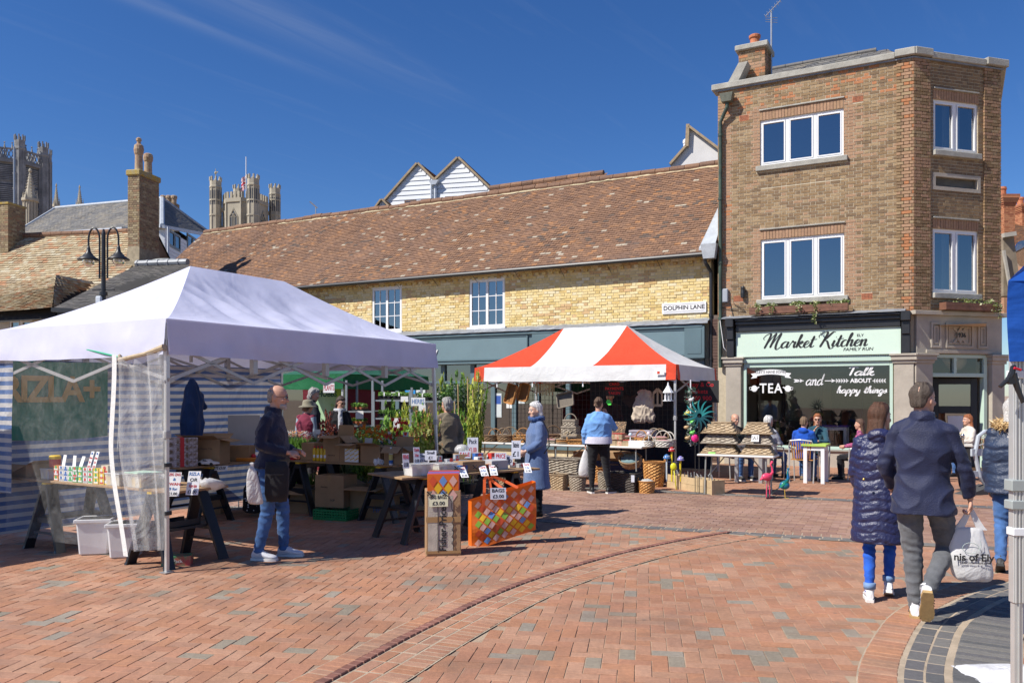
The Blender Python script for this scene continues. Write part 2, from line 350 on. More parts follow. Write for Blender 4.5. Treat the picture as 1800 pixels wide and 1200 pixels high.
M_pave=tmat('paver_brick',[(.37,.18,.105),(.405,.20,.12),(.42,.23,.145),(.385,.185,.11),(.40,.21,.13),(.365,.195,.125),(.395,.19,.105),(.425,.235,.15),(.38,.205,.125),(.38,.18,.10),(.26,.22,.165),(.28,.24,.19)],.85,35.,.16,.35,140.,'CONSTANT',wear=((.20,.135,.10),.9,.50,.45))
def grime(m):
 nt=m.node_tree;n=nt.nodes;l=nt.links;b=n['Principled BSDF'];src=b.inputs['Base Color'].links[0].from_socket;geo=n.new('ShaderNodeNewGeometry');last=src
 for sc,lo,hi,a,c in ((.55,.36,.62,.80,1.06),(3.2,.35,.65,.90,1.06)):
  z=n.new('ShaderNodeTexNoise');z.inputs['Scale'].default_value=sc;z.inputs['Detail'].default_value=8;z.inputs['Roughness'].default_value=.7;l.new(geo.outputs['Position'],z.inputs['Vector']);r=n.new('ShaderNodeMapRange')
  for i,v in ((1,lo),(2,hi),(3,a),(4,c)): r.inputs[i].default_value=v
  l.new(z.outputs[0],r.inputs[0]);m_=n.new('ShaderNodeMixRGB');m_.blend_type='MULTIPLY';m_.inputs[0].default_value=1;l.new(last,m_.inputs[1]);l.new(r.outputs[0],m_.inputs[2]);last=m_.outputs[0]
 v=n.new('ShaderNodeTexVoronoi');v.inputs['Scale'].default_value=2.6;l.new(geo.outputs['Position'],v.inputs['Vector']);r=n.new('ShaderNodeMapRange')
 for i,q in ((1,.035),(2,.06),(3,.5),(4,0)): r.inputs[i].default_value=q
 l.new(v.outputs['Distance'],r.inputs[0]);m_=n.new('ShaderNodeMixRGB');m_.inputs[2].default_value=(.12,.10,.09,1);l.new(r.outputs[0],m_.inputs[0]);l.new(last,m_.inputs[1]);l.new(m_.outputs[0],b.inputs['Base Color'])
M_pave_far=tmat('paver_brown',[(.30,.17,.12),(.35,.21,.15),(.33,.19,.13),(.38,.23,.16),(.28,.16,.12),(.36,.22,.17)],.85,35.,.14,.3,140.,'CONSTANT',wear=((.2,.14,.1),.8,.5,.3))
M_slate_pave=tmat('paver_slate',[(.10,.10,.10),(.135,.13,.125),(.17,.16,.145),(.12,.115,.115)],.75,35.,.18,.35,140.,'CONSTANT')
M_kerb=tmat('kerb_brick',[(.20,.085,.06),(.25,.11,.08),(.17,.075,.055),(.23,.10,.07)],.7,35.,.2,.3,140.,'CONSTANT')
M_joint=mat('jointing_sand',(.28,.185,.13),1.,.35,1.6,.4,120.,col2=(.42,.32,.22))
grime(M_pave);grime(M_pave_far)
M_joint_p=mat('jointing_pale',(.40,.32,.23),1.,.25,6.,.4,120.)
g=MB();g.poly([(-1500,-60,0),(1500,-60,0),(1500,2500,0),(-1500,2500,0)])
ground=g.build('ground',M_joint);setp(ground,kind='structure')
def ccurve(pts,step=.02):
 P=[Vc((p.x,p.y)) for p in pts];out=[]
 for i in range(len(P)-1):
  p0=P[max(i-1,0)] if i>0 else P[0]*2-P[1];p1=P[i];p2=P[i+1];p3=P[i+2] if i+2<len(P) else P[-1]*2-P[-2]
  for k in range(24):
   t=k/24;out.append(.5*((2*p1)+(p2-p0)*t+(2*p0-5*p1+4*p2-p3)*t*t+(3*p1-p0-3*p2+p3)*t**3))
 out.append(P[-1]);return out
class Curve:
 def __init__(s,pts):
  s.p=ccurve(pts);s.L=[0]
  for a,b in zip(s.p[:-1],s.p[1:]): s.L.append(s.L[-1]+(b-a).length)
  s.len=s.L[-1];s.np=np.array([(v.x,v.y) for v in s.p])
 def at(s,t,off):
  i=int(np.searchsorted(s.L,t))-1;i=max(0,min(i,len(s.p)-2));u=(t-s.L[i])/(s.L[i+1]-s.L[i]);d=(s.p[i+1]-s.p[i]).normalized();a=s.p[i].lerp(s.p[i+1],u)
  d0=(s.p[i]-s.p[i-1]).normalized() if i>0 else d;d=d0.lerp(d,.5+u*.5).normalized()
  return a+Vc((d.y,-d.x))*off                       # off>0 = to the right of travel
 def side(s,X,Y):
  """signed offset of points (vectorised)"""
  P=s.np;best=np.full(X.shape,1e9);sg=np.zeros(X.shape)
  for a,b in zip(P[:-1:4],np.vstack([P[4::4],P[-1:]])):
   d=b-a;l=np.hypot(*d)
   if l<1e-6: continue
   d=d/l;rx=X-a[0];ry=Y-a[1];t=np.clip(rx*d[0]+ry*d[1],0,l);ex=rx-t*d[0];ey=ry-t*d[1];q=np.hypot(ex,ey);o=rx*d[1]-ry*d[0]
   k=q<best;best=np.where(k,q,best);sg=np.where(k,np.sign(o)*q,sg)
  return sg
cA=Curve([Vc((-1.62,3.6)),Vc((-1.06,5.0)),Vc((-.60,6.1)),Vc((0.03,7.35)),Vc((.9,8.55)),Vc((1.75,9.45)),Vc((2.75,10.28))])
cB=Curve([Vc((1.75,3.9)),Vc((2.02,4.9)),Vc((2.53,5.83)),Vc((3.10,6.62)),Vc((4.0,7.45)),Vc((5.2,8.25)),Vc((6.3,8.75))])
cC=Curve([Vc((-4.5,12.7)),Vc((-1.5,12.1)),Vc((.44,11.3)),Vc((2.62,10.36)),Vc((4.03,9.78)),Vc((6.3,8.95)),Vc((9.5,7.9))])
cD=Curve([Vc((-3.0,17.2)),Vc((.6,15.5)),Vc((2.77,14.5)),Vc((5.5,13.3)),Vc((8.3,12.0)),Vc((12.,10.2))])
strips=[]
def inband(X,Y,c,a,b): o=c.side(X,Y);return (o>a)&(o<b)
def herring(ang,xr,yr,ox=0,oy=0):
 w=.105;ca,sa=cos(ang),sin(ang);out=[]
 n=int(40/w);ks=[]
 cx=(xr[0]+xr[1])/2;cy=(yr[0]+yr[1])/2
 R_=int(max(xr[1]-xr[0],yr[1]-yr[0])/w*.75)+4
 for i in range(-R_,R_):
  for j in range(-R_,R_):
   q=(i-j)%4
   if q==0: ks.append((i,j,0))         # horizontal brick covering (i,j),(i+1,j)
   elif q==3: ks.append((i,j,1))       # vertical covering (i,j),(i,j+1)
 A=np.array(ks,float);ho=A[:,2]==0
 lx=(A[:,0]+np.where(ho,1.,.5))*w;ly=(A[:,1]+np.where(ho,.5,1.))*w
 X=cx+ox+lx*ca-ly*sa;Y=cy+oy+lx*sa+ly*ca
 return X,Y,ho,ca,sa,w
def view_ok(X,Y,m=.5): return (np.abs(X)<.72*Y+m)&(Y>3.6)
M4=[]
def emit_herring(X,Y,ho,ca,sa,w,keep,material,nm,cnt,tones,z=.0042):
 idx=np.nonzero(keep)[0];idx=idx[np.argsort(Y[idx])]
 d2=np.hypot(X[idx],Y[idx]);idx=idx[np.argsort(d2)]
 near=idx[:cnt];rest=idx[cnt:]
 L,Wd=w*2-.005,w-.005
 vs=[];fs=[];ts=[]
 N=len(rest);hx=np.where(ho[rest],L/2,Wd/2);hy=np.where(ho[rest],Wd/2,L/2)
 zj=z+rng.uniform(-.0016,.0016,N);tl=rng.uniform(-.0012,.0012,(N,2))
 cor=[(-1,-1),(1,-1),(1,1),(-1,1)];V=np.zeros((N,12,3));c=.0025
 for k,(a,b) in enumerate(cor):
  for lv,(ins,dz) in enumerate(((0,-.02),(0,-c),(c,0))):
   lx=a*(hx-ins);ly=b*(hy-ins);V[:,lv*4+k,0]=X[rest]+lx*ca-ly*sa;V[:,lv*4+k,1]=Y[rest]+lx*sa+ly*ca;V[:,lv*4+k,2]=zj+dz+tl[:,0]*a+tl[:,1]*b
 base=np.arange(N)[:,None]*12;fl=[(8,9,10,11)]+[(lv*4+k,lv*4+(k+1)%4,(lv+1)*4+(k+1)%4,(lv+1)*4+k) for lv in (0,1) for k in range(4)]
 Fc=np.concatenate([base+np.array(f)[None] for f in fl],1).reshape(-1,4)
 me=bpy.data.meshes.new(nm);me.from_pydata(V.reshape(-1,3).tolist(),[],Fc.tolist());me.materials.append(material)
 tn=tones(X[rest],Y[rest]);me.attributes.new('tone','FLOAT','FACE').data.foreach_set('value',np.repeat(tn,9).astype(float));me.update()
 o=link(nm,me,ground);o['kind']='stuff'
 tn=tones(X[near],Y[near]);ms={}
 ang=atan2(sa,ca)
 for k,t in zip(near,tn):
  kt=round(float(t)*24)
  if kt not in ms:
   m=MB();a,b=L/2,Wd/2
   ring=lambda i,zz:[(-a+i,-b+i,zz),(a-i,-b+i,zz),(a-i,b-i,zz),(-a+i,b-i,zz)]
   m.add(ring(0,-.02)+ring(0,-c)+ring(c,0),[(8,9,10,11)]+[(lv*4+q,lv*4+(q+1)%4,(lv+1)*4+(q+1)%4,(lv+1)*4+q) for lv in (0,1) for q in range(4)],0,kt/24)
   ms[kt]=m.mesh('paver',material,tone=True)
  link('paver',ms[kt],ground,(X[k],Y[k],z+ru(-.0015,.0015)),(ru(-.008,.008),ru(-.008,.008),ang+(0 if ho[k] else PI/2)))
def tones_main(X,Y):
 n=len(X);t=rng.uniform(0,.82,n);clus=np.array([noise.noise(Vc((x*2.3,y*2.3,4.))) for x,y in zip(X,Y)])
 grey=(rng.random(n)<np.clip(.025+.26*(clus>.2),0,1));return np.where(grey,rng.uniform(.84,.99,n),t)
H=herring(R(-9),(-8,9),(4,15));X,Y=H[0],H[1]
oC=cC.side(X,Y);oA=cA.side(X,Y);oB=cB.side(X,Y)
bandA=(oA>-.20)&(oA<.46)&(Y<10.6)&(oC>-.2)
bandB=(oB>.02)&(oB<.93)
kp=view_ok(X,Y)&(oC>.2)&~bandA&~bandB
emit_herring(*H,kp,M_pave,'paving',300,tones_main)
def field(keep,material,nm,ang,xr,yr,tones,z=.005):
 L,Wd=.21,.105;ca,sa=cos(ang),sin(ang);pts=[]
 cx,cy=(xr[0]+xr[1])/2,(yr[0]+yr[1])/2;nx=int((xr[1]-xr[0])/L*.8);ny=int((yr[1]-yr[0])/Wd*.9)
 I,J=np.meshgrid(np.arange(-nx,nx),np.arange(-ny,ny));lx=((I+.5*(J%2))*L).ravel();ly=(J*Wd).ravel()
 X=cx+lx*ca-ly*sa;Y=cy+lx*sa+ly*ca;emit_herring(X,Y,np.ones(len(X),bool),ca,sa,.105,keep(X,Y),material,nm,0,tones,z)
tf=lambda X,Y: rng.uniform(0,.99,len(X))
field(lambda X,Y: view_ok(X,Y)&(cC.side(X,Y)<-.16)&(cD.side(X,Y)>.12),M_pave_far,'road_paving',R(-25),(-9,12),(8,18),tf)
field(lambda X,Y: view_ok(X,Y)&(cD.side(X,Y)<-.12)&(Y<20.5),M_pave,'pavement_paving',R(-28),(-10,13),(11,23),lambda X,Y: rng.uniform(0,.84,len(X)))
def band(c,rows,t0=0,t1=None,bed=M_joint_p,nm='band_paving',z=.009):
 """rows: (off0,off1,piece length,material,height,fixed stretch count)"""
 t1=t1 or c.len;o0=min(r[0] for r in rows)-.008;o1=max(r[1] for r in rows)+.008;N=int((t1-t0)/.12)
 b=MB();b.grid([[(*c.at(t0+(t1-t0)*i/N,o0),z-.001),(*c.at(t0+(t1-t0)*i/N,o1),z-.001)] for i in range(N+1)]);b.build('joint_bed',bed,ground)
 for (a,e,pl,m,h) in rows:
  mb=MB();t=t0+ru(0,pl);gap=.0105
  while t+pl<t1:
   q=[c.at(t,a),c.at(t,e),c.at(t+pl-gap,e),c.at(t+pl-gap,a)];j=ru(-.002,.002);zz=z+h+j;cc=.005
   ctr=sum(q,Vc((0,0)))/4
   lo=[(*p,z-.004) for p in q];mid=[(*p,zz-cc) for p in q];top=[(*(p+(ctr-p).normalized()*cc*1.3),zz) for p in q]
   mb.add(lo+mid+top,[(11,10,9,8)]+[(lv*4+(k+1)%4,lv*4+k,(lv+1)*4+k,(lv+1)*4+(k+1)%4) for lv in (0,1) for k in range(4)],0,ru(0,.8) if m is M_pave else rnd()*.99)
   t+=pl
  o=mb.B(nm,m,ground,tone=True);o['kind']='stuff'
band(cA,[(-.19,-.045,.075,M_pave,.003),(-.035,.035,.085,M_kerb,.013),(.05,.145,.21,M_pave,.001),(.155,.25,.21,M_pave,.001),(.26,.44,.075,M_pave,.002)],0,cA.len-.05)
band(cB,[(.03,.25,.078,M_pave,.003),(.28,.39,.22,M_slate_pave,.001),(.40,.50,.22,M_slate_pave,.001),(.545,.90,.078,M_slate_pave,.004)],0,cB.len)
band(cC,[(-.20,-.0,.11,M_pave_far,.002),(.014,.11,.21,M_slate_pave,.002),(.124,.22,.21,M_slate_pave,.002)],0,cC.len)
band(cD,[(-.13,-.01,.22,M_slate_pave,.006),(.0,.11,.22,M_slate_pave,.002)],0,cD.len,bed=M_joint)
def tile_patch(A,B,C,D,w,h,material,parent,name='roof_tiles',lift=.016,wav=.02,tone=None,thick=.012,stuff=True,seed=0):
 """A,B bottom left/right, D,C top left/right, in the parent's frame. overlapping courses of tiles"""
 A,B,C,D=[Vc(p) for p in (A,B,C,D)];nrm=((B-A).cross(D-A)).normalized()
 if nrm.z<0: nrm=-nrm
 H_=max((D-A).length,(C-B).length);n=max(2,round(H_/h));mb=MB()
 for i in range(n):
  l0=A.lerp(D,i/n);r0=B.lerp(C,i/n);l1=A.lerp(D,(i+1.25)/n);r1=B.lerp(C,(i+1.25)/n)
  Lw=(r0-l0).length;L1=(r1-l1).length
  if Lw<.05: continue
  d=(r0-l0).normalized();x=-(i%2)*w/2+ru(-.01,.01)
  s0=(l1-l0).dot(d)
  while x<Lw:
   a,b=max(x+.003,0),min(x+w-.003,Lw)
   if b-a>.02:
    k0=(l1-l0)-d*s0
    P0=l0+d*a;P1=l0+d*b
    up=k0
    ta=max(a,s0);tb=min(b,s0+L1) if L1>0 else a
    P2=l0+d*max(tb,ta+.001)+up;P3=l0+d*ta+up
    wv=nrm*(wav*noise.noise(Vc((P0.x*.8+seed,P0.z*.9,P0.y*.5))));j=nrm*ru(0,.006);dz=nrm*(lift+ru(-.002,.004));sag=Vc((0,0,ru(-.004,.004)))
    v=[P0+dz+wv+j+sag,P1+dz+wv+j+sag,P2+wv,P3+wv,P0+dz-nrm*thick*1.5+wv,P1+dz-nrm*thick*1.5+wv]
    t=tone(P0) if tone else rnd()*.999
    mb.add(v,[(0,1,2,3),(4,5,1,0)],0,t)
   x+=w
 o=mb.B(name,material,parent,tone=True)
 if stuff: o['kind']='stuff'
 return o
M_bbrick=tmat('brown_brick',[(.24,.155,.08),(.29,.20,.11),(.19,.125,.07),(.34,.24,.135),(.265,.175,.09),(.35,.215,.125),(.215,.14,.08),(.38,.23,.14),(.34,.205,.125),(.42,.18,.08)],.88,18.,.2,.4,120.,'CONSTANT')
M_ybrick=tmat('yellow_stock_brick',[(.66,.50,.20),(.72,.57,.27),(.61,.45,.18),(.75,.63,.36),(.69,.54,.24),(.54,.37,.16),(.73,.64,.42),(.70,.56,.28),(.60,.40,.20),(.74,.60,.31)],.9,14.,.16,.5,90.,'CONSTANT')
M_tile=tmat('clay_tile',[(.215,.12,.073),(.24,.135,.08),(.195,.11,.068),(.23,.128,.077),(.28,.15,.08),(.205,.115,.072),(.17,.10,.068),(.35,.175,.08),(.125,.09,.07),(.40,.34,.26)],.9,16.,.25,.5,60.,'CONSTANT',wear=((.16,.10,.075),.7,.52,.45))
M_tan_tile=tmat('tan_tile',[(.42,.33,.20),(.46,.37,.23),(.38,.29,.18),(.50,.42,.28),(.44,.34,.21),(.40,.26,.15),(.44,.24,.13),(.34,.27,.18),(.52,.46,.33),(.43,.35,.22)],.92,14.,.22,.5,60.,'CONSTANT')
M_slate=tmat('slate',[(.13,.125,.12),(.155,.15,.14),(.18,.17,.15),(.115,.115,.115),(.20,.18,.15),(.15,.145,.14)],.75,16.,.2,.4,60.,'CONSTANT',wear=((.24,.21,.16),.5,.5,.5))
M_upvc=mat('window_frame_white',(.78,.79,.8),.35,.03,3.)
M_room=mat('room_interior',(.16,.17,.18),.9,.3,1.)
M_pane=glass('window_glass',(.50,.55,.58),.015,.9)
M_shopglass=glass('shop_glass',(.90,.90,.88),.01,.25)
M_mint=mat('mint_paint',(.48,.62,.53),.5,.04,3.)
M_mintsign=mat('mint_sign_board',(.60,.74,.62),.5,.03,2.)
M_terra=mat('terracotta',(.46,.16,.075),.8,.2,9.,.3,60.)
B=Pl(8.0,19.33,R(-28.33));BA=R(-28.33)
bb=thing('brick_corner_building','tall brown brick corner building with mint green cafe front and angled corner doorway','building',(8,19.33,0),BA)
xL=B.s(1262);xR=1.26;xQ=B.s(1576)
ztop=B.sz(1500,119)[1]
W1=(B.s(1336),B.s(1483),B.sz(1483,274)[1],B.sz(1483,190)[1]);W2=(B.s(1337),B.s(1484),B.sz(1484,519)[1],B.sz(1484,409)[1])
zshop=B.sz(1500,552)[1]-.02
SHW=(B.s(1308),B.s(1570),.45,B.sz(1440,642)[1])          # cafe window
holesB=[W1,W2,(SHW[0],SHW[1],.45,zshop-.3)]
C0=B.w(xR,0);Cc=Pl(C0.x,C0.y,BA+PI/4)
ca,sa=cos(PI/4),sin(PI/4)
cf=lambda x,y,z: Vc((xR+ca*x-sa*y,sa*x+ca*y,z))      # chamfer frame to building frame
LCH=Cc.s(1757)
CW1=(Cc.s(1640),Cc.s(1719),Cc.sz(1680,268)[1],Cc.sz(1680,179)[1]);CW2=(Cc.s(1639),Cc.s(1719),Cc.sz(1680,516)[1],Cc.sz(1680,404)[1])
DR=(Cc.s(1634),Cc.s(1733),0.,Cc.sz(1680,623)[1])
rec=(Cc.s(1633),Cc.s(1728))
CV=(Cc.s(1638),Cc.s(1722),Cc.sz(1680,337)[1],Cc.sz(1680,307)[1])
wl=MB()
wall_cells(wl,xL,xR,0,ztop,holesB,.0,.28)
wall_cells(wl,0,LCH,0,ztop,[CW1,CW2,DR,(CV[0]+.06,CV[1]-.06,CV[2]+.08,CV[3]-.08)],.0,.28,cf)
e=cf(LCH,0,0);wl.box(e.x-.28,e.x,e.y,9,0,ztop);wl.box(xL,xL+.28,.28,9,0,ztop);wl.box(xL+.28,e.x-.28,8.7,9,0,ztop)
wl.build('wall',M_mortar,bb)
def btone(x,z):
 if x>xQ or x<xL+.24: return random.choice([.55,.75,.85,.95,.75,.35])
 for w in (W1,W2):
  if (w[0]-.28<x<w[0] or w[1]-.03<x<w[1]+.22) and w[2]-.1<z<w[3]+.3: return random.choice([.75,.85,.75,.55,.85])
 if z>ztop-.75 and rnd()<.25: return .95
 return random.choice([.05,.15,.25,.35,.45,.05,.15,.45,.65,.35,.55])
sol=.23
hB=[(w[0]-.0,w[1]+.0,w[2]-.13,w[3]+sol) for w in (W1,W2)]
hB=[(W1[0],W1[1],W1[2],W1[3]+sol),(W1[0]-.1,W1[1]+.1,W1[2]-.13,W1[2]),(W2[0],W2[1],W2[2],W2[3]+sol),(W2[0]-.1,W2[1]+.1,W2[2]-.13,W2[2])]
ab=[]
for px,py in ((1508,174),(1308,208),(1524,521),(1298,525)):
 s_,z_=B.sz(px,py);ab.append((s_-.115,s_+.115,z_-.07,z_+.075))
PAN=(B.s(1337),B.s(1484),B.sz(1484,382)[1],B.sz(1484,314)[1])
brk=courses(xL,xQ,zshop,ztop,.225,.075,.014,.007,hB+ab+[PAN],btone,'flemish')
brk+=courses(xQ,xR+.012,zshop,ztop,.225,.075,.014,.045,[],btone,'flemish')
brk+=courses(PAN[0],PAN[1],PAN[2],PAN[3],.225,.075,.014,.006,[],btone,'flemish',jit=.0005)
emit_pieces(brk,'brick','brickwork',M_bbrick,bb,lambda x,y,z: Vc((x,y,z)),(.211,.061),.02,150,key=lambda p:-p[0],chip=.001)
brk=courses(-.012,rec[0],zshop,ztop,.225,.075,.012,.045,[],lambda x,z: random.choice([.05,.55,.75,.35,.85,.45]),'flemish')
brk+=courses(rec[1],LCH,zshop,ztop,.225,.075,.012,.045,[],lambda x,z: random.choice([.05,.55,.65,.35,.85,.45]),'flemish')
CH=[(CW1[0],CW1[1],CW1[2]-.13,CW1[3]+sol),(CW2[0],CW2[1],CW2[2]-.13,CW2[3]+sol),(CV[0]-.02,CV[1]+.02,CV[2],CV[3])]
brk+=courses(rec[0],rec[1],zshop,ztop,.225,.075,.014,.007,CH,lambda x,z: random.choice([.05,.25,.05,.25,.45,.15,.65]),'flemish')
emit_pieces(brk,'brick','brickwork',M_bbrick,bb,cf,(.211,.061),.02,150,key=lambda p:p[2]*0+p[0],chip=.001)
def soldiers(w,fm):
 mb=MB();x=w[0]
 while x<w[1]-.02:
  b_=min(x+.063,w[1]);p=.012+ru(0,.004)
  vs=[fm(a,y,z) for y in (-p,.02) for a,z in ((x,w[3]+.004),(b_,w[3]+.004),(b_,w[3]+sol-.01),(x,w[3]+sol-.01))]
  mb.add(vs,[(0,1,2,3),(0,4,5,1),(1,5,6,2),(2,6,7,3),(3,7,4,0)],0,random.choice([.75,.85,.75,.55,.85]));x+=.074
 o=mb.B('soldier_course',M_bbrick,bb,tone=True);o['kind']='stuff'
def fbox(x0,x1,y0,y1,z0,z1,fm,name,m,parent=None,bevel=.006):
 mb=MB();c=[fm(x,y,z) for z in (z0,z1) for x,y in ((x0,y0),(x1,y0),(x1,y1),(x0,y1))]
 mb.add(c,[(0,3,2,1),(4,5,6,7),(0,1,5,4),(1,2,6,5),(2,3,7,6),(3,0,4,7)]);return mb.B(name,m,parent or bb,bevel=bevel)
idf=lambda x,y,z: Vc((x,y,z))
def window_b(w,fm,n,parent=bb,depth=.09,fr=.06,frame_m=M_upvc,room=True,bars=(1,1),fy=None):
 x0,x1,z0,z1=w;mb=MB()
 def q(a,b,c,d,y0,y1,mb=mb):
  vs=[fm(x,y,z) for z in (c,d) for x,y in ((a,y0),(b,y0),(b,y1),(a,y1))];mb.add(vs,[(0,3,2,1),(4,5,6,7),(0,1,5,4),(1,2,6,5),(2,3,7,6),(3,0,4,7)])
 y0=depth-.06 if fy is None else fy
 q(x0+.003,x1-.003,z1-fr,z1-.003,y0,y0+.06);q(x0+.003,x1-.003,z0+.003,z0+fr,y0,y0+.06)
 cw=(x1-x0)/n
 for i in range(n+1):
  c=x0+i*cw;a,b=(c+.003,c+fr) if i==0 else ((c-fr,c-.003) if i==n else (c-fr*.62,c+fr*.62));q(a,b,z0+fr,z1-fr,y0+.001,y0+.059)
 nx,nz=bars
 for i in range(n):
  a=x0+i*cw+fr*.8;b=a+cw-fr*1.6
  for k in range(1,nx): c=a+(b-a)*k/nx;q(c-.011,c+.011,z0+fr,z1-fr,y0+.012,y0+.045)
  for k in range(1,nz): c=z0+fr+(z1-z0-2*fr)*k/nz;q(a,b,c-.011,c+.011,y0+.010,y0+.043)
  if nx==1 and fr>.05:   # casement rim
   for r_ in ((a,b,z0+fr,z0+fr+.03),(a,b,z1-fr-.03,z1-fr),(a,a+.03,z0+fr+.03,z1-fr-.03),(b-.03,b,z0+fr+.03,z1-fr-.03)): q(*r_,y0-.012,y0+.05)
 f=mb.B('window',frame_m,parent)
 for i in range(n):
  a=x0+i*cw;p=MB();p.poly([fm(a,y0+.03,z0+.03),fm(a+cw,y0+.03,z0+.03),fm(a+cw,y0+.03,z1-.03),fm(a,y0+.03,z1-.03)]);p.build('pane',M_pane,f)
 if room:
  p=MB();vs=[fm(x,y,z) for z in (z0,z1) for x,y in ((x0-.3,.30),(x1+.3,.30),(x1+.3,2.2),(x0-.3,2.2))]
  p.add(vs,[(4,5,6,7),(0,1,2,3),(1,5,6,2),(2,6,7,3),(3,7,4,0)]);p.build('room',M_room,f)
 return f
for w in (W1,W2):
 soldiers(w,idf);window_b(w,idf,3);fbox(w[0]-.02,w[1]+.02,-.05,.02,w[3]+sol,w[3]+sol+.035,idf,'tile_ledge',M_cap)
 fbox(w[0]-.09,w[1]+.09,-.09,.10,w[2]-.13,w[2]-.002,idf,'sill',M_cap,bevel=.012)
for w in (CW1,CW2):
 soldiers(w,cf);window_b(w,cf,2);fbox(w[0]-.0,w[1]+.0,-.05,.02,w[3]+sol,w[3]+sol+.035,cf,'tile_ledge',M_cap)
 fbox(w[0]-.02,w[1]+.04,-.09,.10,w[2]-.13,w[2]-.002,cf,'sill',M_cap,bevel=.012)
for w,fm in ((CW1,cf),(CW2,cf)):
 p=MB();p.grid([[fm(w[0]+.45+.03*i,.2+.02*sin(i*2.2),z) for z in (w[2],w[3])] for i in range(18)]);p.build('blind',mat('blind_fabric',(.55,.53,.47),.8,.1),bb)
def frame_piece(x0,x1,z0,z1,t,fm,name,m,y0=-.03,y1=.03,parent=None):
 mb=MB()
 for a,b,c,d in ((x0,x1,z0,z0+t),(x0,x1,z1-t,z1),(x0,x0+t,z0+t,z1-t),(x1-t,x1,z0+t,z1-t)):
  vs=[fm(x,y,z) for z in (c,d) for x,y in ((a,y0),(b,y0),(b,y1),(a,y1))];mb.add(vs,[(0,3,2,1),(4,5,6,7),(0,1,5,4),(1,2,6,5),(2,3,7,6),(3,0,4,7)])
 return mb.B(name,m,parent or bb)
frame_piece(CV[0],CV[1],CV[2],CV[3],.085,cf,'stone_vent_frame',M_stone,-.03,.05)
mb=MB()
for k in range(9):
 z=CV[2]+.09+k*(CV[3]-CV[2]-.18)/8;c=[cf(CV[0]+.08,.05,z),cf(CV[1]-.08,.05,z),cf(CV[1]-.08,.09,z+.03),cf(CV[0]+.08,.09,z+.03)];mb.poly(c)
mb.poly([cf(CV[0]+.02,.12,CV[2]),cf(CV[1]-.02,.12,CV[2]),cf(CV[1]-.02,.12,CV[3]),cf(CV[0]+.02,.12,CV[3])]);mb.B('vent_louvre',M_cap,bb)
for a in ab:
 mb=MB().box(a[0],a[1],-.008,.01,a[2],a[3])
 for i in range(7):
  for j in range(4): x=a[0]+.02+i*.030;z=a[2]+.018+j*.032;mb.box(x,x+.016,-.0105,-.0075,z,z+.018,1)
 mb.B('air_brick',[M_terra,M_dark],bb)
mb=MB()
mb.box(xL-.14,xQ-.03,-.11,.36,ztop,ztop+.15);mb.box(xQ-.03,xR+.05,-.15,.36,ztop+.02,ztop+.19)
o=mb.B('coping',M_cap,bb,bevel=.015)
mb=MB();c_=lambda x0,x1,y0,y1,z0,z1:[cf(x,y,z) for z in (z0,z1) for x,y in ((x0,y0),(x1,y0),(x1,y1),(x0,y1))]
FB=[(0,3,2,1),(4,5,6,7),(0,1,5,4),(1,2,6,5),(2,3,7,6),(3,0,4,7)]
mb.add(c_(-.05,rec[0],-.15,.36,ztop+.022,ztop+.192),FB);mb.add(c_(rec[0],rec[1],-.11,.36,ztop,ztop+.15),FB);mb.add(c_(rec[1],LCH+.14,-.15,.36,ztop+.02,ztop+.19),FB)
mb.box(e.x-.36,e.x+.14,e.y+.05,9,ztop+.001,ztop+.151);mb.B('coping',M_cap,bb,bevel=.015)
mb=MB().box(xL-.05,xR+.03,-.07,.2,ztop-.035,ztop-.001);mb.add(c_(-.03,LCH+.05,-.07,.2,ztop-.036,ztop-.002),FB);mb.B('lead_flashing',M_lead,bb)
rz=ztop+.1;ra,rb=Vc((xL+1.1,2.3,0)),Vc((xR-.35,2.3,0))
top=B.sz(1500,97,2.3)[1]
tile_patch((xL+.3,.4,rz-.15),(xR+.2,.4,rz-.15),(xR-.7,2.3,top),(xL+.3,2.3,top-.0),.3,.2,M_slate,bb,'roof_slates',.008)
tile_patch((xR+.2,.4,rz-.15),(e.x-.5,e.y,rz-.15),(xR-.5,3.5,top),(xR-.7,2.3,top),.3,.2,M_slate,bb,'roof_slates',.008)
mb=MB();mb.poly([(xL+.28,2.3,top-.01),(xR-.7,2.3,top-.01),(xR-.5,3.5,top-.01),(e.x-.4,e.y+.4,rz-.2),(e.x-.4,8.7,rz-.2),(xL+.3,8.7,rz-.2)]);mb.B('roof',M_lead,bb)
n=int((xR-.7-xL-.3)/.45)
for k in range(n):
 m=MB();
 if k==0:
  m.tube([(0,0,0),(.44,0,0)],.075,8);ridge_me=m.mesh('ridge_tile',M_slate)
 link('ridge_tile',ridge_me,bb,(xL+.35+k*.45,2.3,top+.01))
cx0,cx1=B.s(1303,.7),B.s(1348,.7);cz=B.sz(1325,92,.7)[1];czb=ztop-.1
ch=MB();ch.box(cx0,cx1,.45,1.15,czb,cz-.02);chs=ch.build('chimney',M_mortar,bb)
def chbrk(a0,a1,z0,z1,fm,n=0): 
 pl=courses(a0,a1,z0,z1,.225,.075,.012,.008,[],lambda x,z: random.choice([.05,.25,.15,.95,.55,.75,.25]),'flemish')
 mb=MB()
 for (a,b,c,d,o,t) in pl:
  fr=[fm(x,-o,z) for x,z in ((a,c),(b,c),(b,d),(a,d))];bk=[fm(x,.005,z) for x,z in ((a,c),(b,c),(b,d),(a,d))]
  mb.add(fr+bk,[(0,1,2,3),(0,4,5,1),(1,5,6,2),(2,6,7,3),(3,7,4,0)],0,t)
 return mb
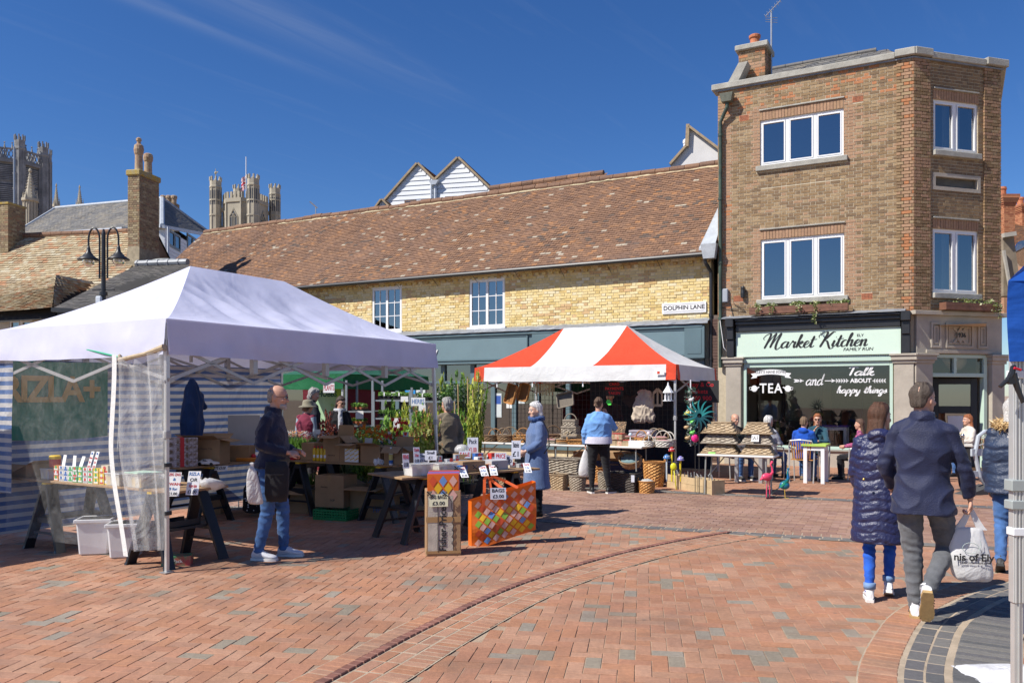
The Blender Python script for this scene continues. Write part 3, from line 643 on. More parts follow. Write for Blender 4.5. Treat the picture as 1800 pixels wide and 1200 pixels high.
def side_frame(x,y,ang): c,s=cos(ang),sin(ang);return lambda a,b,z: Vc((x+a*c-b*s,y+a*s+b*c,z))
def brick_stack(cx0,cx1,y0,y1,z0,z1,parent,material=None,nm='brickwork'):
 mb=MB()
 for (x,y,ang,l) in ((cx0,y0,0,cx1-cx0),(cx1,y0,PI/2,y1-y0),(cx1,y1,PI,cx1-cx0),(cx0,y1,-PI/2,y1-y0)):
  q=chbrk(0,l,z0,z1,side_frame(x,y,ang));mb.add(q.v,[],0);b=len(mb.v)-len(q.v);mb.f+=[tuple(i+b for i in f) for f in q.f];mb.m+=q.m;mb.t+=q.t
 o=mb.B(nm,material or M_bbrick,parent,tone=True);o['kind']='stuff';return o
brick_stack(cx0,cx1,.45,1.15,ztop+.15,cz-.02,chs)
mb=MB().box(cx0-.09,cx1+.09,.36,1.24,cz-.02,cz+.12);mb.B('cap',M_cap,chs,bevel=.02)
mb=MB();pc=((cx0+cx1)/2,.8,cz+.12);mb.lathe([(.12,0),(.125,.1),(.115,.26),(.145,.27),(.15,.33),(.12,.35)],14,pc);mb.B('chimney_pot',M_terra,chs,smooth=False)
s0,z0_=B.sz(1283,150,.2)
mb=MB();mb.prism([(B.s(1282,.2),.0,ztop+.15),(B.s(1300,.2),.0,ztop+.15),(B.s(1322,.5),.0,ztop+.62),(B.s(1306,.5),.0,ztop+.62)],(0,.4,0));mb.B('gable_coping',M_cap,bb)
dpx=B.s(1268)
mb=MB();mb.frus((B.s(1281),-.17),.12,.09,.17,.12,ztop-.38,ztop-.17);mb.B('rainwater_head',mat('weathered_copper',(.12,.13,.10),.6,.3,12.),bb,bevel=.008)
mb=MB();a=B.s(1281);mb.tube([(a,-.17,ztop-.38),(a,-.17,ztop-.5),(dpx+.05,-.1,ztop-.72),(dpx,-.1,ztop-.82),(dpx,-.1,2.4)],.045,10)
for z in (8.2,6.6,5.,3.6): mb.lathe([(.06,0),(.06,.06)],10,(dpx,-.1,z))
mb.B('downpipe',mat('green_black_pipe',(.03,.045,.035),.5,.5,3.,col2=(.06,.10,.07)),bb,smooth=False)
mb=MB().box(B.s(1271)-.02,B.s(1281),-.1,0,B.sz(1276,532)[1],B.sz(1276,508)[1]);mb.B('alarm_box',mat('grey_plastic',(.35,.38,.42),.4,.1),bb,bevel=.02)
s_,z_=B.sz(1307,514);mb=MB().lathe([(.02,0),(.055,.02),(.06,.12),(.05,.2),(.055,.26),(.03,.3)],10,(s_,-.08,z_-.15));mb.B('wall_sounder',M_black,bb)
for pts in ([(B.s(1290),-.03,B.sz(1290,560)[1]),(B.s(1283),-.04,B.sz(1283,530)[1]),(B.s(1276),-.05,B.sz(1276,533)[1])],[(dpx,-.14,3.6),(dpx+.1,-.16,2.9),(B.s(1282),-.14,2.75),(B.s(1286),-.12,3.1),(B.s(1284),-.04,3.7)],[(xL+.1,-.03,3.9),(B.s(1310),-.05,3.82),(B.s(1290),-.04,4.0)]):
 mb=MB().tube(pts,.009,5);mb.B('cable',M_wp if pts[0][1]<-.1 else M_iron,bb)
zc=B.sz(1440,632)[1]
def shop_pilaster(x0,x1,fm,ztop_,proud=.16,parent=bb):
 mb=MB()
 def q(a,b,y,z0,z1): mb.add([fm(x,yy,z) for z in (z0,z1) for x,yy in ((a,y),(b,y),(b,.02),(a,.02))],FB)
 q(x0-.03,x1+.03,-proud-.05,0,.32);q(x0,x1,-proud,.32,ztop_-.22);q(x0-.03,x1+.03,-proud-.03,ztop_-.22,ztop_-.15);q(x0-.06,x1+.06,-proud-.07,ztop_-.15,ztop_-.05);q(x0-.09,x1+.09,-proud-.1,ztop_-.05,ztop_)
 return mb.B('stone_pilaster',M_stone,parent,bevel=.008)
pz=B.sz(1290,628)[1]
shop_pilaster(B.s(1276)+.02,B.s(1304),idf,pz,.10);shop_pilaster(B.s(1572),xR+.02,idf,pz,.13)
shop_pilaster(-.04,DR[0]-.03,cf,pz-.002,.13);shop_pilaster(DR[1]+.05,LCH+.02,cf,pz-.001,.13)
fx0,fx1=B.s(1296),B.s(1584);fzb,fzt=B.sz(1440,625)[1],B.sz(1440,581)[1];ctop=B.sz(1440,556)[1]
mb=MB().box(fx0,fx1,-.13,-.002,fzb,fzt+.02);sg=mb.B('fascia_board',M_mintsign,bb)
mb=MB().box(fx0,fx1,-.30,.0,ctop-.06,ctop);mb.box(fx0,fx1,-.24,-.003,ctop-.15,ctop-.06);mb.box(fx0,fx1,-.18,-.004,fzt+.022,ctop-.15);mb.B('cornice',M_black,bb,bevel=.012)
for x in (B.s(1287),B.s(1593)):
 mb=MB().box(x-.1,x+.1,-.33,-.001,ctop-.2,ctop+.02);mb.box(x-.085,x+.085,-.26,-.002,ctop-.5,ctop-.2);mb.box(x-.09,x+.09,-.22,-.003,pz+.004,ctop-.5);mb.B('console_bracket',M_black,bb,bevel=.012)
mb=MB()
pts=[];N=30
mb.grid([[ (xL+.15+(xR-.3-xL)*i/N,-.34+.02*noise.noise(Vc((i*.7,0,0))),ctop+.01+.015*noise.noise(Vc((i*.9,3,0)))),(xL+.15+(xR-.3-xL)*i/N,.0,ctop+.10+.02*noise.noise(Vc((i*.5,7,0))))] for i in range(N+1)]);mb.B('lead_flashing',M_lead,bb)
cxs=(B.s(1342)+B.s(1528))/2;sx,szz=B.sz(1434,601);wk=B.s(1528)-B.s(1342)
script('Market Kitchen',wk/12.9/1.2,M_ink,sg,(cxs+.0,-.134,szz+.01),.27,sx=1.2)
text('ELY',.085,M_ink,sg,(B.s(1513),-.135,B.sz(1508,590)[1]+.0),sx=1.1);text('FAMILY RUN',.10,M_ink,sg,(B.s(1509),-.135,B.sz(1509,614)[1]),shear=.2,sx=1.15)
mb=MB().box(SHW[0]-.02,SHW[1]+.02,-.05,.0,fzb-.12,fzb-.002);mb.box(SHW[0]-.02,SHW[1]+.02,-.09,-.05,fzb-.15,fzb-.06);mb.B('awning_box',M_mint,bb,bevel=.006)
mb=MB()
for k in range(70): x=SHW[0]+k*(SHW[1]-SHW[0])/70;mb.box(x,x+.018,-.056,-.05,fzb-.058,fzb-.01)
o=mb.B('awning_grille',M_upvc,bb);o['kind']='stuff'
sill_z=B.sz(1440,789)[1]
mb=MB()
for a,b,c,d in ((SHW[0],SHW[0]+.07,sill_z,fzb-.15),(SHW[1]-.07,SHW[1],sill_z,fzb-.15),(SHW[0]+.07,SHW[1]-.07,sill_z,sill_z+.07),(SHW[0]+.07,SHW[1]-.07,fzb-.26,fzb-.15)): mb.box(a,b,-.04,.06,c,d)
cw=mb.B('cafe_window_frame',M_mint,bb,bevel=.006)
gz0,gz1=sill_z+.07,fzb-.26
p=MB();p.poly([(SHW[0]+.05,.01,gz0-.01),(SHW[1]-.05,.01,gz0-.01),(SHW[1]-.05,.01,gz1+.01),(SHW[0]+.05,.01,gz1+.01)]);p.build('pane',M_shopglass,cw)
mb=MB().box(SHW[0]-.02,SHW[1]+.02,-.07,.28,.0,sill_z-.03);mb.B('stall_riser',M_stone,bb);mb=MB().box(SHW[0]-.02,SHW[1]+.02,-.12,.2,sill_z-.03,sill_z-.002);mb.B('window_ledge',M_cap,bb)
def gp(px,py): s,z=B.sz(px,py,-.0);return s,z
def ws(t,px,py,wpx,w=.2,sx=1.,**k):
 s,z=gp(px,py);wid=B.s(px+wpx/2)-B.s(px-wpx/2);adv=sum(GLY[c][0] for c in t);return script(t,wid/adv/sx,M_wp,cw,(s,-.002,z),w,slant=.2,contrast=.3,sx=sx)
ws('and',1431,668,30);ws('Talk',1512,653,46,.26,sx=1.75);ws('happy things',1514,685,88,.30,sx=1.35)
s,z=gp(1513,669);text('ABOUT',.135,M_wp,cw,(s,-.004,z),offset=.004)
s,z=gp(1355,683);text('TEA',.33,M_wp,cw,(s,-.004,z),offset=.006,sx=.85,space=1.15)
def arrow(x0,x1,z,feather=True):
 mb=MB().box(x0,x1,-.006,-.003,z-.008,z+.008);mb.prism([(x1,-.006,z),(x1-.1,-.006,z+.045),(x1-.07,-.006,z),(x1-.1,-.006,z-.045)],(0,.003,0))
 if feather: mb.prism([(x0-.04,-.006,z+.04),(x0+.07,-.006,z+.03),(x0+.1,-.006,z),(x0+.07,-.006,z-.03),(x0-.04,-.006,z-.04),(x0,-.006,z)],(0,.003,0))
 mb.B('painted_arrow',M_wp,cw)
arrow(B.s(1398),B.s(1413),gp(1405,669)[1]);arrow(B.s(1450),B.s(1469),gp(1458,669)[1],False)
mb=MB();s,z=gp(1355,657);Lr=(B.s(1390)-B.s(1322))/2
for k in range(16):
 a=-1+2*k/16;b=-1+2*(k+1)/16;f=lambda u:z+.05*(1-u*u)*1.6-.03
 if abs(a+.06)<.8: mb.prism([(s+a*Lr,-.006,f(a)-.06),(s+b*Lr,-.006,f(b)-.06),(s+b*Lr,-.006,f(b)+.06),(s+a*Lr,-.006,f(a)+.06)],(0,.003,0))
for sg_ in (-1,1): mb.prism([(s+sg_*Lr*.72,-.003,z-.09),(s+sg_*Lr*1.05,-.003,z-.11),(s+sg_*Lr*.93,-.003,z-.05),(s+sg_*Lr*1.05,-.003,z+.01),(s+sg_*Lr*.78,-.003,z+.03)],(0,.002,0))
for px in (1326,1385):
 q=gp(px,683);mb.lathe([(0.03,0),(.07,.04),(.075,.09),(.05,.13),(.02,.15)],10,(0,0,0));
 for i in range(len(mb.v)-50,len(mb.v)): v=mb.v[i];mb.v[i]=(v[0]+q[0],v[1]*.03-.004,v[2]+q[1]-.07)
 sgn=-1 if px<1350 else 1;mb.prism([(q[0]-sgn*.05,-.005,q[1]-.02),(q[0]-sgn*.13,-.005,q[1]+.04),(q[0]-sgn*.1,-.005,q[1]+.05),(q[0]-sgn*.04,-.005,q[1]+.02)],(0,.002,0));mb.tube([(q[0]+sgn*.06,-.004,q[1]+.04),(q[0]+sgn*.12,-.004,q[1]+.03),(q[0]+sgn*.11,-.004,q[1]-.02),(q[0]+sgn*.06,-.004,q[1]-.04)],.008,4)
mb.B('painted_teapots_and_ribbon',M_wp,cw)
text("LET'S HAVE SOME",.085,M_ink,cw,(s,-.0085,z+.045),shear=.2,ext=.001)
for sd_,px in ((-1,1481),(1,1545)):
 mb=MB();q=gp(px,669)
 mb.box(q[0]-.14,q[0]+.14,-.006,-.004,q[1]-.006,q[1]+.006)
 for k in range(5):
  x=q[0]-.12+k*.055
  for u in (-1,1): mb.prism([(x,-.006,q[1]),(x-sd_*-.03,-.006,q[1]+u*.045),(x+.02-sd_*-.03,-.006,q[1]+u*.045),(x+.02,-.006,q[1])],(0,.002,0))
 mb.B('painted_leaf_sprig',M_wp,cw)
M_cafe=mat('cafe_wall',(.55,.45,.33),.9,.12,1.2);M_wood=mat('dark_wood',(.10,.055,.03),.5,.3,6.)
mb=MB();mb.poly([(xL+.29,5.5,0),(e.x-.3,5.5,0),(e.x-.3,5.5,3.4),(xL+.29,5.5,3.4)]);mb.poly([(xL+.29,.29,3.3),(e.x-.3,.29,3.3),(e.x-.3,5.5,3.3),(xL+.29,5.5,3.3)]);mb.poly([(xL+.285,.29,0),(xL+.285,5.5,0),(xL+.285,5.5,3.3),(xL+.285,.29,3.3)]);mb.B('cafe_room',M_cafe,bb)
mb=MB();mb.poly([(xL+.29,.29,.02),(e.x-.3,.29,.02),(e.x-.3,5.5,.02),(xL+.29,5.5,.02)]);mb.B('cafe_floor',M_wood,bb)
mb=MB()
for x in (-2.9,-2.2,-1.2): mb.box(x,x+.08,3.2,3.3,0,3.3,1)
mb.box(-.9,-.1,3.3,3.4,0,2.3,2);mb.box(.1,.9,3.6,3.7,.9,1.5,0);mb.box(.1,.9,3.6,3.7,1.6,1.7,0);mb.box(-3.,-1.,3.0,3.5,0,1.0,1)
for k in range(5): mb.box(.0,.95,3.5,3.6,1.0+k*.25,1.03+k*.25,1)
mb.B('cafe_fittings',[M_cafe,M_wood,M_dark],bb)
for i,(x,y,z,r_) in enumerate(((-1.1,1.2,2.72,.27),(-.4,1.7,2.8,.25),(.55,1.0,2.72,.28),(2.1,1.8,2.55,.25),(2.0,1.2,2.62,.2))):
 mb=MB().lathe([(r_*sin(PI*k/10)+.001,-r_*cos(PI*k/10)) for k in range(11)],18,(x,y,z));mb.tube([(x,y,z+r_),(x,y,3.3)],.006,4)
 setp(mb.B('paper_lantern',mat('paper_shade',(.62,.56,.45),.9,.05),bb,smooth=True))
dz=Cc.sz(1680,661)[1];mid=Cc.s(1677)
mb=MB()
def q(a,b,y0,y1,c,d,m=0): mb.add([cf(x,y,z) for z in (c,d) for x,y in ((a,y0),(b,y0),(b,y1),(a,y1))],FB,m)
q(DR[0],DR[0]+.05,-.04,.08,0,DR[3]);q(DR[1]-.10,DR[1],-.04,.08,0,DR[3]);q(DR[0]+.05,DR[1]-.10,-.04,.08,DR[3]-.08,DR[3]);q(DR[0]+.05,DR[1]-.10,-.041,.081,dz-.02,dz+.07);q(mid-.04,mid+.04,-.04,.08,dz+.07,DR[3]-.08)
dfm=mb.B('door_frame',M_mint,bb,bevel=.006)
p=MB();p.poly([cf(DR[0]+.04,.02,dz+.05),cf(DR[1]-.08,.02,dz+.05),cf(DR[1]-.08,.02,DR[3]-.06),cf(DR[0]+.04,.02,DR[3]-.06)]);p.build('pane',M_shopglass,dfm)
hx=DR[1]-.13;ang=R(142)
df=lambda x,y,z: cf(hx+x*cos(ang)-y*sin(ang),.12+x*sin(ang)+y*cos(ang),z)
mb=MB()
def qd(a,b,y0,y1,c,d,m=0): mb.add([df(x,y,z) for z in (c,d) for x,y in ((a,y0),(b,y0),(b,y1),(a,y1))],FB,m)
Wd=.95;H_=dz-.04
for a,b,c,d in ((0,.14,.03,H_),(Wd-.14,Wd,.03,H_),(.14,Wd-.14,.03,.6),(.14,Wd-.14,H_-.14,H_),(.14,Wd-.14,1.28,1.45)): qd(a,b,-.02,.02,c,d)
dl=mb.B('door',M_black,bb,bevel=.005)
p=MB();p.poly([df(.1,0,.5),df(Wd-.1,0,.5),df(Wd-.1,0,H_-.1),df(.1,0,H_-.1)]);p.build('pane',M_pane,dl)
mb=MB();mb.add([df(x,y,z) for z in (.72,1.22) for x,y in ((.3,.021),(.62,.021),(.62,.024),(.3,.024))],FB);mb.B('notice',M_wp,dl)
mb=MB().lathe([(.02,0),(.03,.015),(.02,.03)],8,tuple(df(Wd-.07,.04,1.2)));mb.B('handle',mat('brass',(.6,.42,.15),.3,.05,metal=1.),dl)
sp0,sp1=Cc.s(1606),Cc.s(1757);szb,szt=pz,Cc.sz(1680,556)[1]
fbox(sp0,sp1-.02,-.09,.02,szb+.005,szt,cf,'stone_frieze',M_stone);fbox(-.12,sp1+.08,-.2,.02,szt,szt+.09,cf,'stone_cornice',M_stone)
fbox(Cc.s(1622),Cc.s(1740),-.12,-.08,szb+.01,szb+.09,cf,'stone_ledge',M_stone)
for a,b,k in ((1630,1648,2),(1656,1704,2),(1712,1730,2)):
 x0,x1=Cc.s(a),Cc.s(b);z0,z1=Cc.sz(1680,612)[1],Cc.sz(1680,568)[1]
 frame_piece(x0,x1,z0,z1,.05,cf,'stone_moulding',M_stone,-.125,-.088);frame_piece(x0+.08,x1-.08,z0+.09,z1-.09,.03,cf,'stone_moulding',M_stone,-.115,-.088)
mb=MB();xm=(Cc.s(1656)+Cc.s(1704))/2;zm=(Cc.sz(1680,612)[1]+Cc.sz(1680,568)[1])/2
for s1 in (-1,1):
 mb.add([cf(xm+s1*a,y,zm+c) for a,y,c in ((-.2,-.125,-.17),(-.15,-.125,-.19),(.2,-.125,.17),(.15,-.125,.19),(-.2,-.088,-.17),(-.15,-.088,-.19),(.2,-.088,.17),(.15,-.088,.19))],[(0,1,2,3),(0,1,5,4),(2,3,7,6),(1,2,6,5),(3,0,4,7)])
mb.add([cf(xm+a,y,zm+c) for y in (-.14,-.09) for a,c in ((-.13,0),(0,-.2),(.13,0),(0,.2))],FB);dm=mb.B('date_lozenge',M_stone,bb)
t=text('1936',.145,M_ink,bb,cf(xm,-.146,zm),rot=(R(90),0,PI/4),offset=.003,ext=.004,name='date_numerals')
ae=thing('tv_aerial','tall thin television aerial on a pole beside the single orange chimney pot','aerial',tuple(B.w(B.s(1356,1.),1.,ztop)),BA)
hz=B.sz(1356,20,1.)[1]-ztop
mb=MB().tube([(0,0,0),(0,0,hz)],.022,8);mb.B('pole',mat('galvanised',(.45,.46,.47),.4,.1,metal=.6),ae)
mb=MB().tube([(-.15,0,hz-.1),(.22,.0,hz+.22)],.01,5)
for k in range(7): u=k/6;x=-.15+.37*u;z=hz-.1+.32*u;mb.tube([(x,-.12,z),(x,.12,z)],.006,4)
for k in range(3): mb.tube([(-.13,-.1,hz-.28+k*.06),(.13,.1,hz-.28+k*.06)],.007,4)
mb.B('antenna',MATS['galvanised'],ae)
yb=thing('yellow_brick_building','long low yellow brick building with red brown tiled roof and blue grey shopfront','building',(8,19.33,0),BA)
YO=.12;x0y=-25.2;x1y=xL-.002
zeav=5.34
YW=[(B.s(655,YO),B.s(706,YO),B.sz(706,581,YO)[1],B.sz(706,504,YO)[1]),(B.s(826,YO),B.s(887,YO),B.sz(887,573,YO)[1],B.sz(887,489,YO)[1])]
zfl=B.sz(1240,562,YO)[1]   # flashing line
shop_top=2.62
YX1=B.s(1250,YO)
wl=MB();wall_cells(wl,x0y,YX1,0,zeav,YW+[(x0y+1,B.s(1212,YO),.25,shop_top)],YO,YO+.3);wl.box(x0y,x0y+.3,YO+.3,6.2,0,zeav);wl.box(x0y+.3,x1y,5.9,6.2,0,zeav);wl.build('wall',M_mortar_y,yb)
def ytone(x,z):
 n=noise.noise(Vc((x*.7,z*1.6,2)))
 if n>.22 and rnd()<.45: return random.choice([.55,.85])
 return random.choice([.05,.15,.35,.45,.75,.95,.25,.65,.35,.15])
yh=[(w[0]-.03,w[1]+.03,w[2]-.08,w[3]+.02) for w in YW]
pl=courses(B.s(440,YO),YX1,zfl,zeav-.24,.232,.077,.012,.010,yh,ytone,'flemish',jit=.004)
emit_pieces(pl,'brick','brickwork',M_ybrick,yb,lambda x,y,z: Vc((x,YO+y,z)),(.22,.065),.02,300,key=lambda p:-p[0],chip=.003)
mb=MB();x=B.s(440,YO)
while x<YX1:
 mb.box(x,x+.105,YO-.075,YO+.01,zeav-.235,zeav-.165,0,rnd());x+=.21
x=B.s(440,YO)
while x<YX1: mb.box(x,x+.215,YO-.085,YO+.01,zeav-.158,zeav-.09,0,rnd());x+=.225
o=mb.B('dentil_course',M_ybrick,yb,tone=True);o['kind']='stuff'
for w in YW:
 f=window_b(w,lambda x,y,z: Vc((x,YO+y,z)),2,yb,depth=.06,fr=.065,frame_m=M_white,bars=(2,3),fy=.0)
 mb=MB().box(w[0]-.06,w[1]+.06,YO-.09,YO+.05,w[2]-.08,w[2]-.002);mb.B('sill',M_white,f)
 mb=MB().box(w[0]-.03,w[1]+.03,YO-.02,YO+.02,w[3]+.001,w[3]+.045);mb.B('head',M_white,f)
wv=3.05;ridge_z=8.42;ov=.30
tt=lambda P: random.choice([.05,.15,.25,.35,.05,.15,.25,.45,.55,.35,.75 if rnd()<.5 else .45,.65,.85 if noise.noise(Vc((P.x*.6,P.z*1.2,1)))>.05 else .15,.95 if rnd()<.33 else .25])
M_under=mat('roof_felt',(.03,.028,.026),.95,.1)
A=(x0y-.1,YO-ov,zeav-.06);Bp=(x1y,YO-ov,zeav-.06);Cp=(x1y,YO+wv,ridge_z);Dp=(x0y-.1,YO+wv,ridge_z)
tile_patch(A,Bp,Cp,Dp,.168,.102,M_tile,yb,'roof_tiles',.015,.035,tt)
mb=MB();mb.poly([(A[0],A[1]+.03,A[2]-.03),(Bp[0],Bp[1]+.03,Bp[2]-.03),(Cp[0],Cp[1],Cp[2]-.10),(Dp[0],Dp[1],Dp[2]-.10)]);mb.poly([(Dp[0],Dp[1],Dp[2]-.06),(Cp[0],Cp[1],Cp[2]-.06),(x1y,YO+6.5,zeav),(x0y,YO+6.5,zeav)]);mb.poly([(x0y,YO,zeav),(x0y,YO+wv,ridge_z-.1),(x0y,YO+6.1,zeav)]);mb.B('roof',M_under,yb)
rm=MB();rm.tube([(0,0,0),(.43,0,0)],.115,10);rms=[]
for t in (.05,.3,.15,.25,.7): r2=MB();r2.tube([(0,0,0),(.435,0,.0)],.11,10);r2.t=[t]*len(r2.f);rms.append(r2.mesh('ridge_tile',M_tile,tone=True))
n=int((x1y-x0y)/.45)
for k in range(n):
 x=x0y+k*.45;link('ridge_tile',random.choice(rms),yb,(x,YO+wv,ridge_z+.01+.05*noise.noise(Vc((x*.8,0,0)))),(0,0,0))
mb=MB();N=120
for s in (0,1):
 mb.grid([[(x0y+(x1y-x0y)*i/N,YO+wv-.10-.04*noise.noise(Vc((i*.9,s,0))),ridge_z-.02-.03*abs(noise.noise(Vc((i*1.3,2,0))))-.05),(x0y+(x1y-x0y)*i/N,YO+wv-.05,ridge_z+.05)] for i in range(N+1)])
mb.B('ridge_mortar',M_mortar_y,yb)
mb=MB().tube([(x0y,YO-ov-.05,zeav-.10),(x1y-.05,YO-ov-.05,zeav-.08)],.06,10)
for k in range(9): x=B.s(640,YO)+k*1.4;mb.tube([(x,YO-ov,zeav-.12),(x+.02,YO-.02,zeav-.32)],.008,4)
mb.B('gutter',M_black,yb)
px_=B.s(1246,YO);px2=B.s(1262,YO)
mb=MB().tube([(px_-.03,YO-.33,zeav-.15),(px_,YO-.3,zeav-.3),(px_+.08,YO-.12,zeav-.5),(px_+.08,YO-.1,zeav-.7),(px_+.08,YO-.1,.1)],.045,10)
for z in (1.2,2.6,3.7): mb.lathe([(.058,0),(.058,.07)],10,(px_+.08,YO-.1,z))
mb.B('downpipe',M_black,yb)
mb=MB();mb.prism([(x1y-.42,YO-ov-.06,zeav+.02),(x1y-.02,YO-ov-.06,zeav+.05),(x1y-.02,YO+1.6,zeav+2.1),(x1y-.12,YO+1.5,zeav+2.0)],(0,0,.06));mb.B('lead_valley',mat('pale_lead',(.40,.43,.46),.45,.15,5.,.2,20.),yb)
mb=MB();mb.frus((px_+.1,YO-.3),.14,.10,.2,.14,zeav-.2,zeav+.16);mb.B('lead_hopper',MATS['pale_lead'],yb)
M_teal=mat('blue_grey_paint',(.105,.165,.185),.45,.08,2.);M_teal2=mat('blue_grey_panel',(.15,.225,.25),.4,.06,2.)
N=80;xs=B.s(600,YO)
mb=MB();mb.grid([[(xs+(YX1-xs)*i/N,YO-.34+.015*noise.noise(Vc((i*.6,0,5))),zfl-.11+.012*noise.noise(Vc((i*.8,3,0)))),(xs+(YX1-xs)*i/N,YO-.33,zfl-.06+.01*noise.noise(Vc((i*.8,3,0)))),(xs+(YX1-xs)*i/N,YO-.012,zfl+.04+.02*noise.noise(Vc((i*.5,7,0))))] for i in range(N+1)]);mb.B('lead_flashing',M_lead,yb)
fs=[(B.s(560,YO),B.s(933,YO)),(B.s(985,YO),B.s(1210,YO))]
ft=zfl-.13
mb=MB().box(B.s(540,YO),B.s(1240,YO),YO-.22,YO-.002,shop_top,ft);mb.box(B.s(540,YO),B.s(1240,YO),YO-.30,YO-.22,ft-.08,ft-.0);mb.box(B.s(540,YO),B.s(1240,YO),YO-.26,YO-.22,shop_top-.0,shop_top+.06);mb.B('shop_fascia',M_teal,yb,bevel=.01)
for a,b in fs:
 mb=MB().box(a,b,YO-.245,YO-.215,shop_top+.14,ft-.13);p_=mb.B('fascia_panel',M_teal2,yb)
 mb=MB()
 for q_ in ((a-.03,b+.03,shop_top+.10,shop_top+.14),(a-.03,b+.03,ft-.13,ft-.09),(a-.03,a,shop_top+.14,ft-.13),(b,b+.03,shop_top+.14,ft-.13)): mb.box(q_[0],q_[1],YO-.265,YO-.22,q_[2],q_[3])
 mb.B('panel_moulding',M_teal,p_)
for px,w_ in ((962,.34),(1226,.26)):
 x=B.s(px,YO);mb=MB().box(x-w_,x+w_,YO-.29,YO-.22,shop_top+.03,ft-.03);mb.box(x-w_*.7,x+w_*.7,YO-.30,YO-.29,shop_top+.14,ft-.12);mb.B('fascia_block',M_teal,yb,bevel=.008)
s_,z_=B.sz(748,617,YO);text('Building Society',.26,M_wp,yb,(B.s(778,YO),YO-.26,B.sz(770,618,YO)[1]),ext=.012,align='RIGHT',offset=.003)
xa,xb=x0y+1,B.s(1212,YO);mb=MB();bars=[B.s(p,YO) for p in (560,600,638,700,780,832,868,905,945,1000,1060,1120,1180)]
for x in bars: mb.box(x-.07,x+.07,YO-.06,YO+.08,.25,shop_top)
mb.box(xa,xb,YO-.08,YO+.1,.18,.30);mb.box(xa,xb,YO-.05,YO+.07,2.05,2.13);mb.box(xb,B.s(1240,YO),YO-.12,YO,0,shop_top);sf=mb.B('shopfront_frame',M_teal,yb,bevel=.006)
p=MB();p.poly([(xa,YO+.01,.25),(xb,YO+.01,.25),(xb,YO+.01,shop_top),(xa,YO+.01,shop_top)]);p.build('pane',glass('dark_shop_glass',(.25,.27,.28),.02,.6),sf)
mb=MB().box(xa,xb,YO+2.2,YO+2.3,0,3);mb.poly([(xa,YO+.31,2.7),(xb,YO+.31,2.7),(xb,YO+2.2,2.7),(xa,YO+2.2,2.7)]);mb.poly([(xa,YO+.31,.03),(xb,YO+.31,.03),(xb,YO+2.2,.03),(xa,YO+2.2,.03)]);mb.B('shop_room',M_room,yb)
def poster(px,py,wp,hp,cols,txt=None,nm='poster',yo=YO-.005):
 s,z=B.sz(px,py,yo);k=F/(B.w(s,yo).y);w_,h_=wp/k/2,hp/k/2;mb=MB().box(s-w_,s+w_,yo-.004,yo,z-h_,z+h_,0)
 if len(cols)>1: mb.box(s-w_*.85,s+w_*.85,yo-.006,yo-.004,z-h_*.9,z-h_*.1,1);
 if len(cols)>2: mb.box(s-w_*.8,s+w_*.8,yo-.006,yo-.004,z+h_*.1,z+h_*.8,2)
 o=mb.B(nm,cols,sf)
 return o,s,z,w_,h_
C_=lambda n,c: mat(n,c,.6,.05)
blue_p=C_('poster_blue',(.03,.09,.35));pale_p=C_('poster_pale',(.55,.6,.6));wp=C_('poster_white',(.75,.75,.72))
o,s,z,w_,h_=poster(721,678,22,28,[C_('poster_sky_blue',(.01,.22,.55))])
for sg_ in (-1,1): mb=MB().lathe([(.001,-.002),(.075,-.002),(.075,.002),(.001,.002)],14,(0,0,0));mb.v=[(s+sg_*.085+v[0],YO-.012+v[2]*.5,z+.09+v[1]) for v in mb.v];mb.B('poster_disc',C_('poster_cyan',(.05,.45,.7)),o)
text('Social\nDistancing',.065,M_wp,o,(s,YO-.012,z-.09))
poster(876,712,13,42,[pale_p,pale_p,blue_p]);poster(896,706,13,22,[wp]);poster(917,702,12,14,[pale_p]);poster(695,695,18,12,[pale_p]);poster(740,690,20,16,[pale_p,wp]);poster(760,700,22,14,[wp])
mb=MB();pl=courses(YX1-.02,xL,0,zfl,.225,.075,.012,.01,[],lambda x,z: random.choice([.05,.15,.25]),'flemish');wl2=MB();wl2.box(YX1,xL-.01,YO-.1,YO+.3,0,zfl+.1);wl2.build('pier',mat('dark_mortar',(.14,.11,.09),.9,.2),yb)
for (a,b,c,d,o_,t) in pl: mb.box(a,b,YO-.11,YO-.09,c,d,0,t)
o=mb.B('pier_bricks',tmat('purple_brick',[(.12,.07,.055),(.15,.085,.06),(.09,.055,.05)],.9,20.,.2,.3,90.,'CONSTANT'),yb,tone=True);o['kind']='stuff'
s_,z_=B.sz(1203,541,YO);ns=thing('street_sign','white street name plate reading DOLPHIN LANE in black letters on yellow brick','street sign',tuple(B.w(s_,YO-.03,z_)),BA)
w_=(B.s(1242,YO)-B.s(1165,YO))/2
mb=MB().box(-w_,w_,-.02,.015,-.14,.14,0);mb.box(-w_+.03,w_-.03,-.024,-.019,-.11,.11,1);mb.box(-w_+.05,w_-.05,-.026,-.023,-.095,-.088,2);mb.box(-w_+.05,w_-.05,-.026,-.023,.088,.095,2);mb.B('plate',[M_white,C_('plate_white',(.8,.8,.8)),M_ink],ns)
text('DOLPHIN LANE',.155,M_ink,ns,(0,-.026,0),offset=.003,sx=1.0)
p=B.w(B.s(555,YO+wv),YO+wv,ridge_z);ae2=thing('roof_aerial','small bent aerial on the ridge of the long red brown roof','aerial',tuple(p),0)
mb=MB().tube([(0,0,0),(0,0,.42)],.02,6);mb.B('pole',MATS['galvanised'],ae2);mb=MB().tube([(-.22,0,.62),(.06,0,.38)],.03,6);mb.B('antenna',MATS['galvanised'],ae2)
